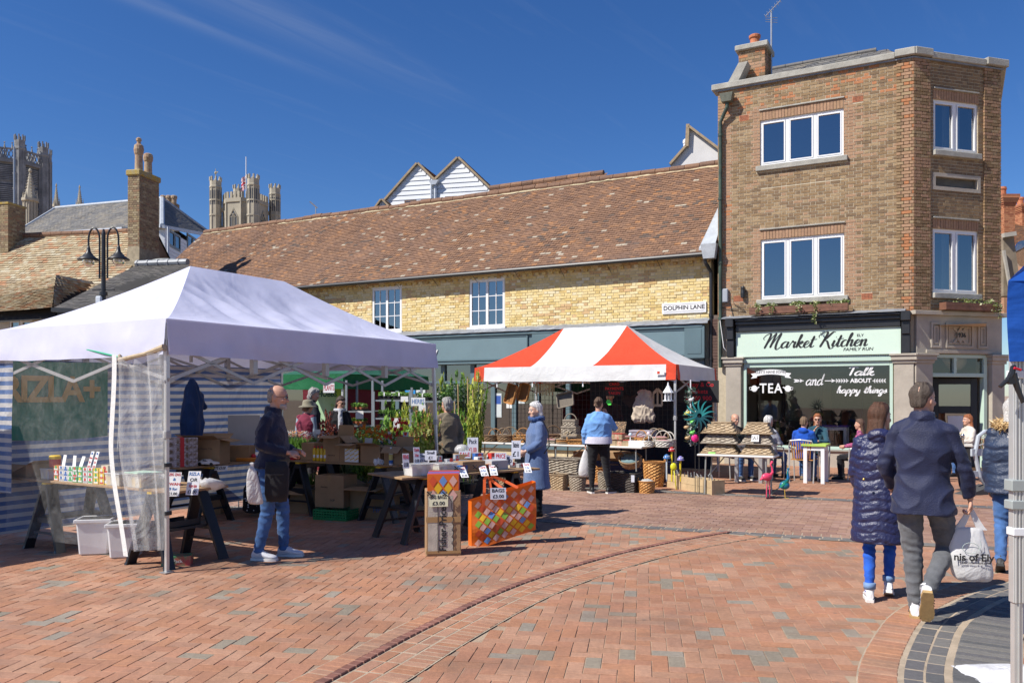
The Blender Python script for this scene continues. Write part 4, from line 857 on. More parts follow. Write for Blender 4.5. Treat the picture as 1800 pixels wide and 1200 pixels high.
M_box=mat('planter_wood',(.17,.075,.045),.6,.25,10.);M_ivy=tmat('variegated_ivy',[(.12,.19,.04),(.20,.26,.07),(.42,.44,.22),(.16,.22,.05),(.5,.5,.3)],.6,30.,.15,0,0,'CONSTANT',trans=.25)
def lcl(mb,c,r,n,size,tone=(0,1),drop=0.):
 for _ in range(n):
  while True:
   p=Vc((ru(-1,1),ru(-1,1),ru(-1,1)))
   if p.length<=1: break
  q=Vc(c)+Vc((p.x*r[0],p.y*r[1],p.z*r[2]));a=Vc((rga(0,1),rga(0,1),rga(0,.7))).normalized();b=a.cross(Vc((rga(0,1),rga(0,1),rga(0,1)))).normalized();s=size*ru(.6,1.3)
  mb.add([q-a*s,q+b*s*.5,q+a*s,q-b*s*.5],[(0,1,2,3)],0,ru(*tone))
def window_box(fm,x0,x1,z,yo,label,clumps,trails):
 c=fm((x0+x1)/2,yo,z);t=thing('window_box',label,'planter',(0,0,0),0);t.parent=None
 t.matrix_world=Matrix.Translation((8,19.33,0))@Matrix.Rotation(BA,4,'Z')@Matrix.Translation(c)
 t.location=(Matrix.Translation((8,19.33,0))@Matrix.Rotation(BA,4,'Z')@Vc(c));t.rotation_euler=(0,0,BA)
 f2=lambda x,y,z_: fm(x,yo+y,z+z_)-c
 for k in range(2): # planks
  mb=MB();mb.add([f2(x,y,zz) for zz in (k*.085,k*.085+.08) for x,y in ((x0,-.11),(x1,-.11),(x1,-.09),(x0,-.09))],FB);mb.B('plank',M_box,t)
 mb=MB()
 for a,b,y0,y1 in ((x0,x0+.02,-.09,.09),(x1-.02,x1,-.09,.09),(x0+.02,x1-.02,.07,.09)): mb.add([f2(x,y,zz) for zz in (0,.165) for x,y in ((a,y0),(b,y0),(b,y1),(a,y1))],FB)
 mb.B('trough',M_box,t);mb=MB();mb.poly([f2(x,y,.14) for x,y in ((x0,-.09),(x1,-.09),(x1,.09),(x0,.09))]);mb.B('soil',mat('soil',(.03,.02,.013),.95,.3,20.),t)
 mb=MB()
 for u,r_,n in clumps: lcl(mb,f2(x0+(x1-x0)*u,-.03,.19),(r_,.1,.09),n,.035)
 for u,ln,n in trails:
  for k in range(n): v=k/n;lcl(mb,f2(x0+(x1-x0)*u+.04*sin(v*7),-.15,.14-ln*v),(.06,.04,.05),7,.03)
 mb.B('ivy',M_ivy,t)
window_box(idf,B.s(1322),B.s(1493),B.sz(1400,551)[1],-.22,'long brown wooden window box with trailing variegated ivy above the mint green cafe sign',[(.07,.13,60),(.22,.16,80),(.5,.2,170),(.68,.14,70),(.86,.18,110),(.97,.1,50)],[(.68,.45,9),(.1,.15,4),(.25,.15,4),(.52,.15,4)])
window_box(cf,Cc.s(1641),Cc.s(1738),Cc.sz(1690,548)[1],-.26,'shorter brown window box below the corner window above the 1936 date stone',[(.3,.25,50),(.6,.3,60),(.85,.14,60)],[(.93,.32,8),(.85,.2,5)])
def world_part(m,name,mats,parent,**k):
 """a part whose vertices were given in world metres"""
 Mi=Matrix.Rotation(-parent.rotation_euler.z,4,'Z')@Matrix.Translation(-Vc(parent.location));m.v=[tuple(Mi@Vc(v)) for v in m.v];return m.build(name,mats,parent,**k)
M_cream=mat('cream_render',(.55,.50,.40),.9,.1,2.);M_brown_rend=mat('brown_render',(.20,.15,.10),.95,.3,3.,.4,30.)
TL=Pl(-13.43,27.,R(-11))
th=thing('tan_tiled_house','low house with pale tan tiled roof and tall brick chimney behind the street lamp','house',(-13.43,27.,0),R(-11))
rw=2.92;ez=4.53;rzt=7.66;xw=-16.
lf=tile_patch((xw,-.3,ez-.1),(.1,-.3,ez-.1),(.1,rw,rzt),(xw,rw,rzt),.2,.135,M_tan_tile,th,'roof_tiles',.03,.06)
mb=MB();mb.poly([(xw,-.27,ez-.15),(.05,-.27,ez-.15),(.05,rw,rzt-.08),(xw,rw,rzt-.08)]);mb.poly([(xw,rw,rzt-.08),(.05,rw,rzt-.08),(.05,2*rw+.2,ez-.15),(xw,2*rw+.2,ez-.15)]);mb.B('roof',M_under,th)
mb=MB();mb.prism([(0,0,0),(0,0,ez),(0,rw,rzt-.12),(0,2*rw,ez),(0,2*rw,0)],(-.25,0,0));mb.B('gable_wall',M_brown_rend,th)
mb=MB();hw=(TL.s(20,.1),TL.s(60,.1),TL.sz(40,581,.1)[1],TL.sz(40,562,.1)[1]);wall_cells(mb,xw,-.25,0,ez,[hw],.0,.25);mb.B('wall',M_cream,th)
window_b((hw[0],hw[1],hw[2]-.4,hw[3]),idf,2,th,depth=.08,frame_m=M_white,fy=.02)
mb=MB().tube([(xw,-.36,ez-.2),(.1,-.36,ez-.17)],.075,8);mb.box(xw,0,-.3,-.02,ez-.32,ez-.2);mb.B('gutter',M_black,th)
n=int(-xw/.45)
for k in range(n): link('ridge_tile',random.choice(rms),th,(xw+k*.45,rw,rzt+.02))
mb=MB()
for k in range(20): # verge tiles seen edge-on
 u=k/20;mb.box(-.02,.12,-.3+(rw+.3)*u,-.3+(rw+.3)*(u+.045),ez-.12+(rzt-ez+.1)*u,ez-.02+(rzt-ez+.1)*u,0,rnd())
mb.B('verge',M_tan_tile,th,tone=True)
a=TL.loc(Pz(97,484,25.6));b=TL.loc(Pz(170,497,27.6));c=TL.loc(Pz(92,541,24.6));d=TL.loc(Pz(-40,552,24.6));e_=TL.loc(Pz(-10,505,27.0));f_=TL.loc(Pz(118,540,26.6))
tile_patch(d,c,a,e_,.2,.135,M_tan_tile,th,'roof_tiles',.03,.04)
tile_patch(c,f_,b,a,.2,.135,M_tan_tile,th,'roof_tiles',.03,.04)
mb=MB();mb.poly([d+Vc((0,0,-.3)),c+Vc((0,.1,-.3)),a+Vc((0,.1,-.3)),e_+Vc((0,0,-.3))]);mb.poly([c+Vc((-.1,.1,-.3)),f_+Vc((-.1,0,-.3)),b+Vc((-.1,0,-.3)),a+Vc((-.1,.1,-.3))]);mb.B('bay_roof',M_under,th)
cw_=(TL.loc(Pz(222,420,28.6)).x,TL.loc(Pz(243,420,28.6)).x)
cy=1.5;chz=TL.sz(240,300,cy)[1]
ch=MB();x0_=TL.s(225,cy);x1_=TL.s(245,cy);ch.box(x0_,x1_,cy,cy+1.1,5.5,chz);ch.frus(((x0_+x1_)/2,cy+.55),(x1_-x0_)/2+.12,.75,(x1_-x0_)/2,.55,5.2,6.9);cho=ch.build('chimney',mat('old_mortar',(.30,.25,.17),.95,.3,8.),th)
M_oldbrick=tmat('old_stack_brick',[(.30,.23,.13),(.25,.18,.11),(.34,.26,.15),(.20,.14,.09),(.28,.17,.10),(.36,.29,.18)],.92,15.,.3,.5,60.,'CONSTANT')
brick_stack(x0_,x1_,cy,cy+1.1,6.4,chz-.12,cho,M_oldbrick)
mb=MB().box(x0_-.06,x1_+.06,cy-.06,cy+1.16,chz-.16,chz+.04);mb.B('cap',mat('lichened_cap',(.33,.28,.17),.95,.3,6.,.4,30.,col2=(.42,.30,.06)),cho,bevel=.03)
M_pot=mat('chimney_pot_buff',(.42,.34,.22),.85,.25,10.,col2=(.34,.20,.13))
for k,(yy,hh) in enumerate(((.28,.95),(.8,.78))):
 mb=MB().lathe([(.15,0),(.135,.1),(.125,hh*.6),(.15,hh*.66),(.17,hh*.8),(.15,hh*.95),(.10,hh)],14,((x0_+x1_)/2,cy+yy,chz+.04))
 if k==0: mb.lathe([(.07,0),(.06,.1),(.09,.12),(.09,.2),(.04,.24)],10,((x0_+x1_)/2,cy+yy,chz+.04+hh))
 mb.B('chimney_pot',M_pot,cho)
q=at(2,30.2);st=thing('brick_chimney_stack','old brown brick stack at the left picture edge before the cathedral lantern','chimney',(q.x,q.y,0),R(-11))
zt=Pz(0,358,30.2).z;mb=MB().box(-.9,.3,0,.8,4,zt);s1=mb.B('core',MATS['old_mortar'],st);brick_stack(-.9,.3,0,.8,6.8,zt-.02,st,M_oldbrick,'brickwork');mb=MB().box(-.94,.33,-.04,.84,zt-.02,zt+.05);mb.B('cap',MATS['lichened_cap'],st)
gb=thing('grey_roofed_building','low dark grey slate roofed building between the tan tiled house and the long brick building','building',tuple(at(240,25)),R(-20))
w2=lambda v: Matrix.Rotation(R(20),4,'Z')@(Vc(v)-Vc((gb.location.x,gb.location.y,0)))
gA,gB,gC,gD=w2(Pz(95,541,24.2)),w2(Pz(420,560,22.8)),w2(Pz(330,463,27.6)),w2(Pz(240,466,28.2))
M_gslate=tmat('dark_slate',[(.085,.08,.075),(.10,.095,.085),(.075,.07,.068),(.12,.11,.10)],.8,8.,.25,.3,40.,'CONSTANT',wear=((.17,.15,.12),.6,.55,.5))
tile_patch(gA,gB,gC,gD,.3,.17,M_gslate,gb,'roof_slates',.008,.03)
mb=MB();dn=Vc((0,0,-.05));mb.poly([gA+dn,gB+dn,gC+dn,gD+dn]);mb.B('roof',M_under,gb)
mb=MB().tube([gD+Vc((0,0,.05)),gC+Vc((0,0,.05))],.11,8);
for k in range(5): mb.tube([gD.lerp(gC,k/5+.02)+Vc((0,0,.05)),gD.lerp(gC,k/5+.05)+Vc((0,0,.05))],.13,8)
mb.B('ridge',M_lead,gb)
mb=MB();mb.bar(gA+Vc((0,-.05,-.06)),gB+Vc((0,-.05,-.06)),.12,.12);mb.bar(gA+Vc((.1,.05,-.3)),gB+Vc((0,.05,-.3)),.06,.34);mb.B('gutter',M_black,gb)
a_,b_=w2(Pz(92,541,24.6)),w2(Pz(420,541,23.2));mb=MB();mb.prism([(a_.x,a_.y,0),(a_.x,a_.y,a_.z-.35),(b_.x,b_.y,b_.z-.35),(b_.x,b_.y,0)],(0,.25,0));mb.B('wall',M_cream,gb)
rl=w2(Pz(292,461,28.6));mb=MB().lathe([(.28,-.1),(.28,.08),(.42,.10),(.42,.15),(.34,.18)],16,tuple(rl-Vc((0,0,.1))),ex=1.3);mb.B('roof_cowl',mat('cowl_grey',(.42,.44,.42),.5,.1),gb)
WB=thing('white_slate_roofed_building','white boarded building with hipped grey slate roof behind the tall brick chimney','building',tuple(at(285,44)),0)
o=Vc(WB.location)
P_=lambda px,py,Y: Pz(px,py,Y)-o
cA_,cB_,cC_=P_(20,414,50),P_(285,396,42),P_(372,412,50)
rA_,rB_=P_(98,366,53),P_(285,349,47)
tile_patch(cA_,cB_,rB_,rA_,.35,.24,M_slate,WB,'roof_slates',.01,.03);tile_patch(cB_,cC_,rB_,rB_+Vc((.01,0,0)),.35,.24,M_slate,WB,'roof_slates',.01,.03)
mb=MB();d_=Vc((0,.05,-.08));mb.poly([cA_+d_,cB_+d_,rB_+d_,rA_+d_]);mb.poly([cB_+d_,cC_+d_,rB_+d_]);mb.B('roof',M_under,WB)
mb=MB().tube([cA_,rA_],.10,6);mb.tube([rA_,rB_],.12,6);mb.tube([cB_,rB_],.12,6);mb.tube([cC_,rB_],.10,6);mb.B('lead_hips',mat('pale_lead',(.40,.43,.46),.45),WB)
M_wb=mat('white_boarding',(.70,.72,.75),.6,.06,1.)
b1=cB_+Vc((0,.25,-.05));b2=cC_+Vc((-.3,.1,-.05));b0=cA_+Vc((.3,.2,-.05))
wd=(b2-b1);wl_=Vc((wd.x,wd.y,0)).length;wa=atan2(wd.y,wd.x)
fw=lambda x,y,z: Vc((b1.x+x*cos(wa)-y*sin(wa),b1.y+x*sin(wa)+y*cos(wa),z))
Wf=Pl((o+b1).x,(o+b1).y,wa);wz=[(Wf.s(295),Wf.s(316),Wf.sz(305,437)[1],Wf.sz(305,408)[1]),(Wf.s(328),Wf.s(347),Wf.sz(337,441)[1],Wf.sz(337,415)[1])]
mb=MB();wall_cells(mb,0,wl_,0,b1.z,wz,0,.25,fw);mb.B('wall',M_wb,WB)
mb=MB()
for k in range(20): z=b1.z-.05-k*.2;wall_cells(mb,0,wl_,z-.19,z-.012,[(a-.05,b-.0,c,d) for a,b,c,d in wz if c<z-.1<d],-.03,-.001,fw)
o_=mb.B('weatherboards',M_wb,WB);o_['kind']='stuff'
for w in wz: window_b(w,fw,2,WB,depth=.06,fr=.09,frame_m=mat('grey_frame',(.20,.23,.25),.5,.05),bars=(1,1),fy=-.05)
mb=MB();mb.prism([(b1.x,b1.y,0),(b1.x,b1.y,b1.z-.02),(b0.x,b0.y,b0.z-.02),(b0.x,b0.y,0)],(0,.25,0));mb.B('wall',M_wb,WB)
mb=MB();mb.bar(cA_+Vc((0,-.05,-.06)),cB_+Vc((0,-.1,-.06)),.14,.16);mb.bar(cB_+Vc((.1,-.12,-.09)),cC_+Vc((0,-.12,-.09)),.14,.16);mb.tube([cB_+Vc((.35,-.1,-.1)),cB_+Vc((.35,-.1,-3))],.06,6);mb.B('gutter',mat('pale_gutter',(.50,.54,.60),.5),WB)
q=P_(738-735+210,0,0);vp=Pz(209,372,50)-o;mb=MB().tube([vp+Vc((0,0,-.5)),vp+Vc((0,0,.35))],.06,6);mb.B('vent_pipe',M_iron,WB)
cs=Pz(297,362,52);mb=MB().box(-.55,.5,-.4,.4,-4,.15);o_=link('chimney',mb.mesh('chimney',MATS['old_mortar']),WB,tuple(cs-o))
brick_stack(-.55,.5,-.4,.4,-.9,.12,o_,M_oldbrick)
for x in (-.35,.0,.32): mb=MB().lathe([(.15,.1),(.16,.4),(.2,.42),(.2,.55),(.15,.6)],10,(x,0,.05));mb.B('chimney_pot',M_pot,o_)
TG=thing('twin_gabled_white_house','white weatherboarded house with two pointed gables above the long tiled roof','house',tuple(at(765,38)),R(-14));o=Vc(TG.location);TGp=Pl(o.x,o.y,R(-14))
g_=lambda px,py,yo=0.: (TGp.sz(px,py,yo)[0],yo,TGp.sz(px,py,yo)[1])
poly=[g_(660,395),g_(660,374),g_(735,289),g_(765,319),g_(806,279),g_(872,343),g_(880,395)]
holes=[(g_(712,358),g_(732,352)),(g_(783,351),g_(804,345))]
mb=MB();mb.prism(poly,(0,.3,0));mb.prism([poly[0],poly[1],(poly[1][0]-2,0,poly[1][2]-2.2),(poly[1][0]-2,0,0),(poly[-1][0],0,0),poly[-1]][:4]+[(poly[-1][0],0,0),poly[-1]],(0,.3,0));mb.B('wall',M_wb,TG)
def gx(z,side,ap,b):  # x on gable edge
 return ap[0]+(b[0]-ap[0])*(ap[2]-z)/(ap[2]-b[2])
a1,v_,a2,r2_=poly[2],poly[3],poly[4],poly[5];l1=poly[1]
mb=MB();z=poly[0][2]
while z<a2[2]-.15:
 zc_=z+.1
 segs=[]
 if zc_<v_[2]: segs=[(gx(zc_,0,a1,l1) if zc_>l1[2] else l1[0], gx(zc_,0,a2,r2_) if zc_>r2_[2] else r2_[0])]
 else:
  if zc_<a1[2]: segs.append((gx(zc_,0,a1,l1),gx(zc_,0,a1,v_)))
  segs.append((gx(zc_,0,a2,v_),gx(zc_,0,a2,r2_)))
 for s0_,s1_ in segs:
  if s1_-s0_>.1: mb.add([(s0_+.05,-.035,z),(s1_-.05,-.035,z),(s1_-.05,-.008,z+.205),(s0_+.05,-.008,z+.205),(s0_+.05,.01,z),(s1_-.05,.01,z)],[(0,1,2,3),(4,5,1,0)])
 z+=.215
o_=mb.B('weatherboard',M_wb,TG);o_['kind']='stuff'
def slab(p,q,dep,th_,name,m,parent,tl=True):
 p=Vc(p);q=Vc(q);mb=MB();d=(q-p).normalized();n_=Vc((-d.z,0,d.x));n_=n_ if n_.z>0 else -n_
 mb.prism([p+Vc((0,-.15,0)),q+Vc((0,-.15,0)),q+n_*th_+Vc((0,-.15,0)),p+n_*th_+Vc((0,-.15,0))],(0,.13,0));mb.B('barge_board',mat('tan_verge',(.36,.27,.17),.9,.2),parent)
 p2,q2=p+n_*th_,q+n_*th_;dv=Vc((0,dep,0))
 if q2.z<p2.z: tile_patch(q2,q2+dv,p2+dv,p2,.2,.14,M_tile,parent,'roof_tiles',.02,.03)
 else: tile_patch(p2,p2+dv,q2+dv,q2,.2,.14,M_tile,parent,'roof_tiles',.02,.03)
 mb=MB();mb.prism([p,q,q+n_*th_*.8,p+n_*th_*.8],dv);mb.B('roof',M_under,parent)
for p,q in ((a1,l1),(a1,v_),(a2,v_),(a2,r2_)): slab(p,q,5.,.09,'roof',M_tile,TG)
mb=MB().tube([(v_[0]+.05,-.1,v_[2]-.05),(v_[0]+.05,-.1,v_[2]-2)],.07,6);mb.tube([(v_[0]-.15,-.1,v_[2]-.05),(v_[0]-.15,-.1,v_[2]-2)],.05,6);mb.frus((v_[0],-.15),.1,.1,.25,.12,v_[2]-.2,v_[2]);mb.B('downpipe',mat('pale_gutter',(.50,.54,.60),.5),TG)
for (p,q) in holes: mb=MB().box(p[0],q[0],-.08,-.02,p[2],q[2]-.0,0);mb.box(p[0]+.06,q[0]-.06,-.085,-.079,p[2]+.05,q[2]-.06,1);mb.B('window',[mat('brown_frame',(.14,.08,.05),.6),M_pane],TG)
q=g_(672,352,-.6);mb=MB();mb.prism([g_(655,378,-.6),q,g_(690,378,-.6)],(0,2,0));mb.B('side_gable',M_wb,TG);slab(q,g_(655,375,-.6),2,.07,'roof',M_tile,TG);slab(q,g_(692,372,-.6),2,.07,'roof',M_tile,TG)
RB=thing('rear_tiled_roof','higher tan edged tiled roof just behind the long roof ridge','building',(8,19.33,0),BA)
p0,p1=B.w(0,YO+5.2),None;sl,sr=B.s(862,YO+5.5),B.s(1068,YO+5.5);zz=B.sz(1068,304,YO+5.5)[1]
tile_patch((sl,YO+3.6,zz-1.6),(sr,YO+3.6,zz-1.6),(sr,YO+5.5,zz),(sl,YO+5.5,zz),.17,.105,M_tile,RB,'roof_tiles',.015,.05,tt)
mb=MB();mb.prism([(sr,YO+3.62,zz-1.7),(sr,YO+5.5,zz-.1),(sr,YO+7.4,zz-1.7)],(-(sr-sl),0,0));mb.box(sl,sr-.01,YO+3.7,YO+7.4,0,zz-1.7);mb.B('wall',M_under,RB)
for k in range(int((sr-sl)/.45)): link('ridge_tile',rms[4] if k%3==0 else rms[2],RB,(sl+k*.45,YO+5.5,zz+.01))
RG=thing('white_rendered_gable_house','white rendered house end with tan verge tiles beside the tall brick building','house',tuple(at(1215,29.5)),R(-20));o=Vc(RG.location);RGp=Pl(o.x,o.y,R(-20))
g2=lambda px,py: (RGp.sz(px,py)[0],0,RGp.sz(px,py)[1])
mb=MB();pts=[g2(1180,330),g2(1180,291),g2(1208,259),g2(1210,225),g2(1290,285),g2(1290,330)];mb.prism(pts,(0,.3,0));mb.box(g2(1180,330)[0],g2(1290,330)[0],0,.3,0,g2(1235,330)[2]);mb.B('wall',mat('white_render',(.66,.64,.62),.9,.08,1.5),RG)
for p,q in ((pts[3],pts[4]),(pts[2],pts[1])): slab(p,q,3.,.08,'roof',M_tile,RG)
mb=MB();mb.bar(Vc(pts[3])+Vc((0,-.05,.1)),Vc(pts[2])+Vc((0,-.05,0)),.12,.2);mb.B('barge_board',MATS['tan_verge'],RG)
x_,y_,z_=g2(1203,262);mb=MB().tube([(x_-.05,.5,z_-.8),(x_-.05,.5,z_+.35)],.06,8);mb.lathe([(.08,0),(.08,.1),(.02,.16)],8,(x_-.05,.5,z_+.35));mb.B('flue',M_white,RG)
def rcol(px0,px1,py,Y,label,name):
 a=at(px0,Y);b=at(px1,Y);w_=b.x-a.x;z=Pz(0,py,Y).z;t=thing(name,label,'chimney',tuple(a),0)
 mb=MB().box(0,w_,0,.9,z-5,z-.5);mb.B('core',mat('red_mortar',(.40,.22,.13),.9,.2),t)
 rb=tmat('red_brick',[(.40,.15,.07),(.46,.19,.09),(.34,.12,.06),(.50,.22,.11)],.9,15.,.2,.4,60.,'CONSTANT');brick_stack(0,w_,0,.9,z-3.5,z-.5,t,rb)
 mb=MB()
 for k in range(6): e=.02+.03*min(k,4);mb.box(-e,w_+e,-e,.9+e,z-.5+k*.08,z-.5+k*.08+.075,0,rnd())
 o=mb.B('corbelled_head',rb,t,tone=True)
 for x in (w_*.35,): mb=MB().lathe([(.16,0),(.15,.25),(.18,.3),(.16,.4)],12,(x,.4,z-.02));mb.B('chimney_pot',M_terra,t)
 return t
rcol(1765,1784,341,34,'red brick chimney with corbelled head beside the right edge of the tall building','red_brick_chimney')
rcol(1786,1793,362,44,'smaller far red brick chimney over the brown roof','small_brick_chimney')
rcol(1797,1812,357,42,'far red brick chimney cut off by the right picture edge','far_brick_chimney')
fh=thing('far_brick_house','far brick house with brown tiled roof and arched windows beyond the corner','house',tuple(at(1790,40)),0);o=Vc(fh.location)
tile_patch(P_(1785,433,40) if 0 else Pz(1783,430,40)-o,Pz(1880,425,36)-o,Pz(1870,372,44)-o,Pz(1783,376,44)-o,.2,.15,M_tile,fh,'roof_tiles',.02,.02,lambda P: random.choice([.05,.15,.75,.25]))
a_,b_=Pz(1783,432,40)-o,Pz(1880,427,36)-o;mb=MB();mb.prism([(a_.x,a_.y,-1),a_,b_,(b_.x,b_.y,-1)],(0,.3,0));mb.B('wall',MATS['red_mortar'],fh)
mb=MB();m_=Pz(1791,448,39)-o;mb.lathe([(.001,-.05),(.42,-.05),(.42,.05),(.001,.05)],16,(0,0,0));mb.v=[(m_.x+v[0],m_.y-.3+v[2],m_.z+v[1]*1.5) for v in mb.v];mb.B('window',M_pane,fh)
lg=thing('timber_gable','grey brown timber gable leaning out beyond the corner building','gable',tuple(at(1763,30)),0);o=Vc(lg.location)
mb=MB();mb.prism([Pz(1764,418,30)-o,Pz(1782,414,30)-o,Pz(1796,520,30)-o,Pz(1764,520,30)-o],(0,.5,0));mb.B('boarding',mat('weathered_boarding',(.26,.21,.15),.9,.25,3.),lg)
mb=MB();mb.bar(Pz(1763,414,29.9)-o,Pz(1784,411,29.9)-o,.2,.15);mb.bar(Pz(1764,440,29.9)-o,Pz(1778,520,29.9)-o,.08,.1);mb.B('verge_trim',mat('pale_verge',(.45,.42,.36),.8),lg)
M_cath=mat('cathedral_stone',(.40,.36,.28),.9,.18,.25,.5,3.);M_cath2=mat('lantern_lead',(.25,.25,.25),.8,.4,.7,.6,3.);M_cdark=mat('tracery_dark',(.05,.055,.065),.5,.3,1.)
def octturret(c,r,z0,z1,m,parent,slits=True,cren=True,bands=()):
 mb=MB();n=8;off=PI/8
 def ring(rr,z): return [(c[0]+rr*cos(off+TAU*k/n),c[1]+rr*sin(off+TAU*k/n),z) for k in range(n)]
 prof=[(r,z0),(r,z1-2.6),(r*1.12,z1-2.5),(r*1.12,z1-2.2),(r*1.02,z1-2.1),(r*1.05,z1-.9)]
 vs=[p for rr,z in prof for p in ring(rr,z)];fs=[(i*n+k,i*n+(k+1)%n,(i+1)*n+(k+1)%n,(i+1)*n+k) for i in range(len(prof)-1) for k in range(n)]+[tuple(len(prof)*n-n+k for k in range(n))]
 mb.add(vs,fs)
 for z in bands:
  vs=ring(r*1.12,z)+ring(r*1.12,z+.35);mb.add(vs,[(k,(k+1)%n,(k+1)%n+n,k+n) for k in range(n)]+[tuple(range(n,2*n)),tuple(range(n))[::-1]])
 for k in range(n):   # corner shafts
  a=off+TAU*k/n;mb.tube([(c[0]+r*1.02*cos(a),c[1]+r*1.02*sin(a),z0),(c[0]+r*1.02*cos(a),c[1]+r*1.02*sin(a),z1-2.5)],r*.09,5)
 if cren:
  for k in range(n):
   a=off+TAU*k/n;mb.lathe([(r*.17,0),(r*.17,.95)],4,(c[0]+r*.98*cos(a),c[1]+r*.98*sin(a),z1-.9))
 o=mb.B('turret',m,parent)
 if slits:
  mb=MB()
  for k in range(n):
   a=TAU*k/n;R0=r*cos(PI/8)+.03;ux,uy=-sin(a),cos(a)
   for s_ in (-.17,.17):
    x,y=c[0]+R0*cos(a)+ux*s_*r,c[1]+R0*sin(a)+uy*s_*r
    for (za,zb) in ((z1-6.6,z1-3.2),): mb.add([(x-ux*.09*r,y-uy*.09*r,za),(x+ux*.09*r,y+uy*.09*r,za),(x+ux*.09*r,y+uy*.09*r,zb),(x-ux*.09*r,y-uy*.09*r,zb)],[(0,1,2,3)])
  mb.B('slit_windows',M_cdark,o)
 return o
def gothic(parent,c,a,w,z0,z1,m1,m2,R0):
 """pointed window set on a wall face with outward angle a at distance R0 from c"""
 ux,uy=-sin(a),cos(a);nx,ny=cos(a),sin(a)
 f=lambda u,d,z:(c[0]+nx*(R0+d)+ux*u,c[1]+ny*(R0+d)+uy*u,z)
 zs=z1-w*.9;arc=[(-w/2,z0),(-w/2,zs)]+[(-w/2+w*.5*sin(t*PI/2*1.0)*1.0, zs+(z1-zs)*(1-cos(t*PI/2))**.75 if False else zs+(z1-zs)*sin(t*PI/2)**.9*t**.15) for t in (.25,.5,.75)]+[(0,z1)]
 arc+= [(-x,z) for x,z in arc[:-1][::-1]]
 mb=MB();mb.poly([f(u,.04,z) for u,z in arc]);p=mb.B('pane',m2,parent)
 mb=MB().tube([f(u,.08,z) for u,z in arc],w*.055,5)
 for u in (-w/6,w/6,0): mb.bar(f(u,.08,z0),f(u,.08,zs+w*.15),w*.05,w*.05)
 for u in (-w*.25,w*.25): mb.tube([f(u+w*.2*cos(t),.08,zs+w*.1+w*.2*sin(t)) for t in [TAU*k/8 for k in range(9)]],w*.03,4)
 mb.tube([f(w*.2*cos(t),.08,zs+w*.42+w*.2*sin(t)) for t in [TAU*k/8 for k in range(9)]],w*.03,4)
 mb.bar(f(-w/2,.08,z0),f(w/2,.08,z0),w*.08,w*.1);mb.B('window_tracery',m1,parent)
YW_=200.;wt=thing('cathedral_west_tower','distant stone cathedral tower with four battlemented corner turrets and a flag at half mast','cathedral tower',tuple(at(433,YW_)),0);o=Vc(wt.location)
rel=lambda px,Y: (at(px,Y)-o)
A_,B_,C_t=rel(379,196),rel(445,190.5),rel(483,200)
D_t=A_+C_t-B_
zt_=lambda py,Y: Pz(0,py,Y).z
for (c,Y,py,r) in ((A_,196,315,1.28),(B_,190.5,311,1.3),(C_t,200,328,1.25),(D_t,206,330,1.2)): octturret((c.x,c.y),r,20,zt_(py,Y)+.4,M_cath,wt,bands=(zt_(354,Y),zt_(380,Y)))
ctr=(A_+C_t)/2
mb=MB();n=8;Rb=5.15;off=atan2((B_-ctr).y,(B_-ctr).x)+PI/8;zb=zt_(349,194)
ring=lambda R_,z:[(ctr.x+R_*cos(off+TAU*k/8),ctr.y+R_*sin(off+TAU*k/8),z) for k in range(8)]
vs=ring(Rb,20)+ring(Rb,zb-1)+ring(Rb+.25,zb-.9)+ring(Rb+.25,zb)+ring(Rb,zb)
mb.add(vs,[(i*8+k,i*8+(k+1)%8,(i+1)*8+(k+1)%8,(i+1)*8+k) for i in range(4) for k in range(8)]+[tuple(range(32,40))])
for k in range(8):
 p=Vc(ring(Rb,zb)[k]);q=Vc(ring(Rb,zb)[(k+1)%8])
 for j in range(4): mb.bar(p.lerp(q,(j+.12)/4)+Vc((0,0,.75)),p.lerp(q,(j+.68)/4)+Vc((0,0,.75)),.35,1.5)
 mb.tube([p,p+Vc((0,0,-16))],.25,5)
mb.B('octagon_stage',M_cath,wt)
for k in range(8):
 a=off+TAU*(k+.5)/8;gothic(wt,(ctr.x,ctr.y),a,2.1,zb-9.6,zb-2.4,M_cath,M_cdark,Rb*cos(PI/8))
for c in (A_,B_,C_t,D_t):
 d=(ctr-c).normalized();mb=MB()
 for z in (zb-2.2,zb-6.4,zb-14): mb.bar(c+d*1.1+Vc((0,0,z)),c+d*3.+Vc((0,0,z)),.5,.9)
 mb.bar(c+d*1.8+Vc((0,0,zb-1.7)),c+d*1.8+Vc((0,0,zb-1.)),.5,.5);mb.B('flying_link',M_cath,wt)
fpz=zt_(282,200);fp=rel(432.5,197);mb=MB().tube([(fp.x,fp.y,zb-2),(fp.x,fp.y,fpz)],[.13,.10],6);mb.B('flagpole',M_white,wt)
fl=thing('union_flag','red white and blue flag hanging at half mast on the distant tower','flag',(o.x+fp.x,o.y+fp.y,Pz(0,308,197).z),0)
mb=MB();
cols=[];N1,N2=10,12
for i in range(N1):
 for j in range(N2):
  u0,u1=i/N1,(i+1)/N1;v0,v1=j/N2,(j+1)/N2
  f=lambda u,v:(-.12-u*1.1,.25*sin(u*7+v*3),-v*3.4-u*.9*(1-v*.3))
  u,v=(u0+u1)/2,(v0+v1)/2;du=abs(u-.5);dv=abs(v-.5);m=0
  if abs(du-dv)<.13: m=1
  if abs(du-dv)<.05: m=2
  if du<.17 or dv<.15: m=1
  if du<.1 or dv<.09: m=2
  mb.poly([f(u0,v0),f(u1,v0),f(u1,v1),f(u0,v1)],m)
mb.B('cloth',[mat('flag_blue',(.02,.03,.16),.7),mat('flag_white',(.75,.75,.75),.7),mat('flag_red',(.55,.03,.05),.7)],fl)
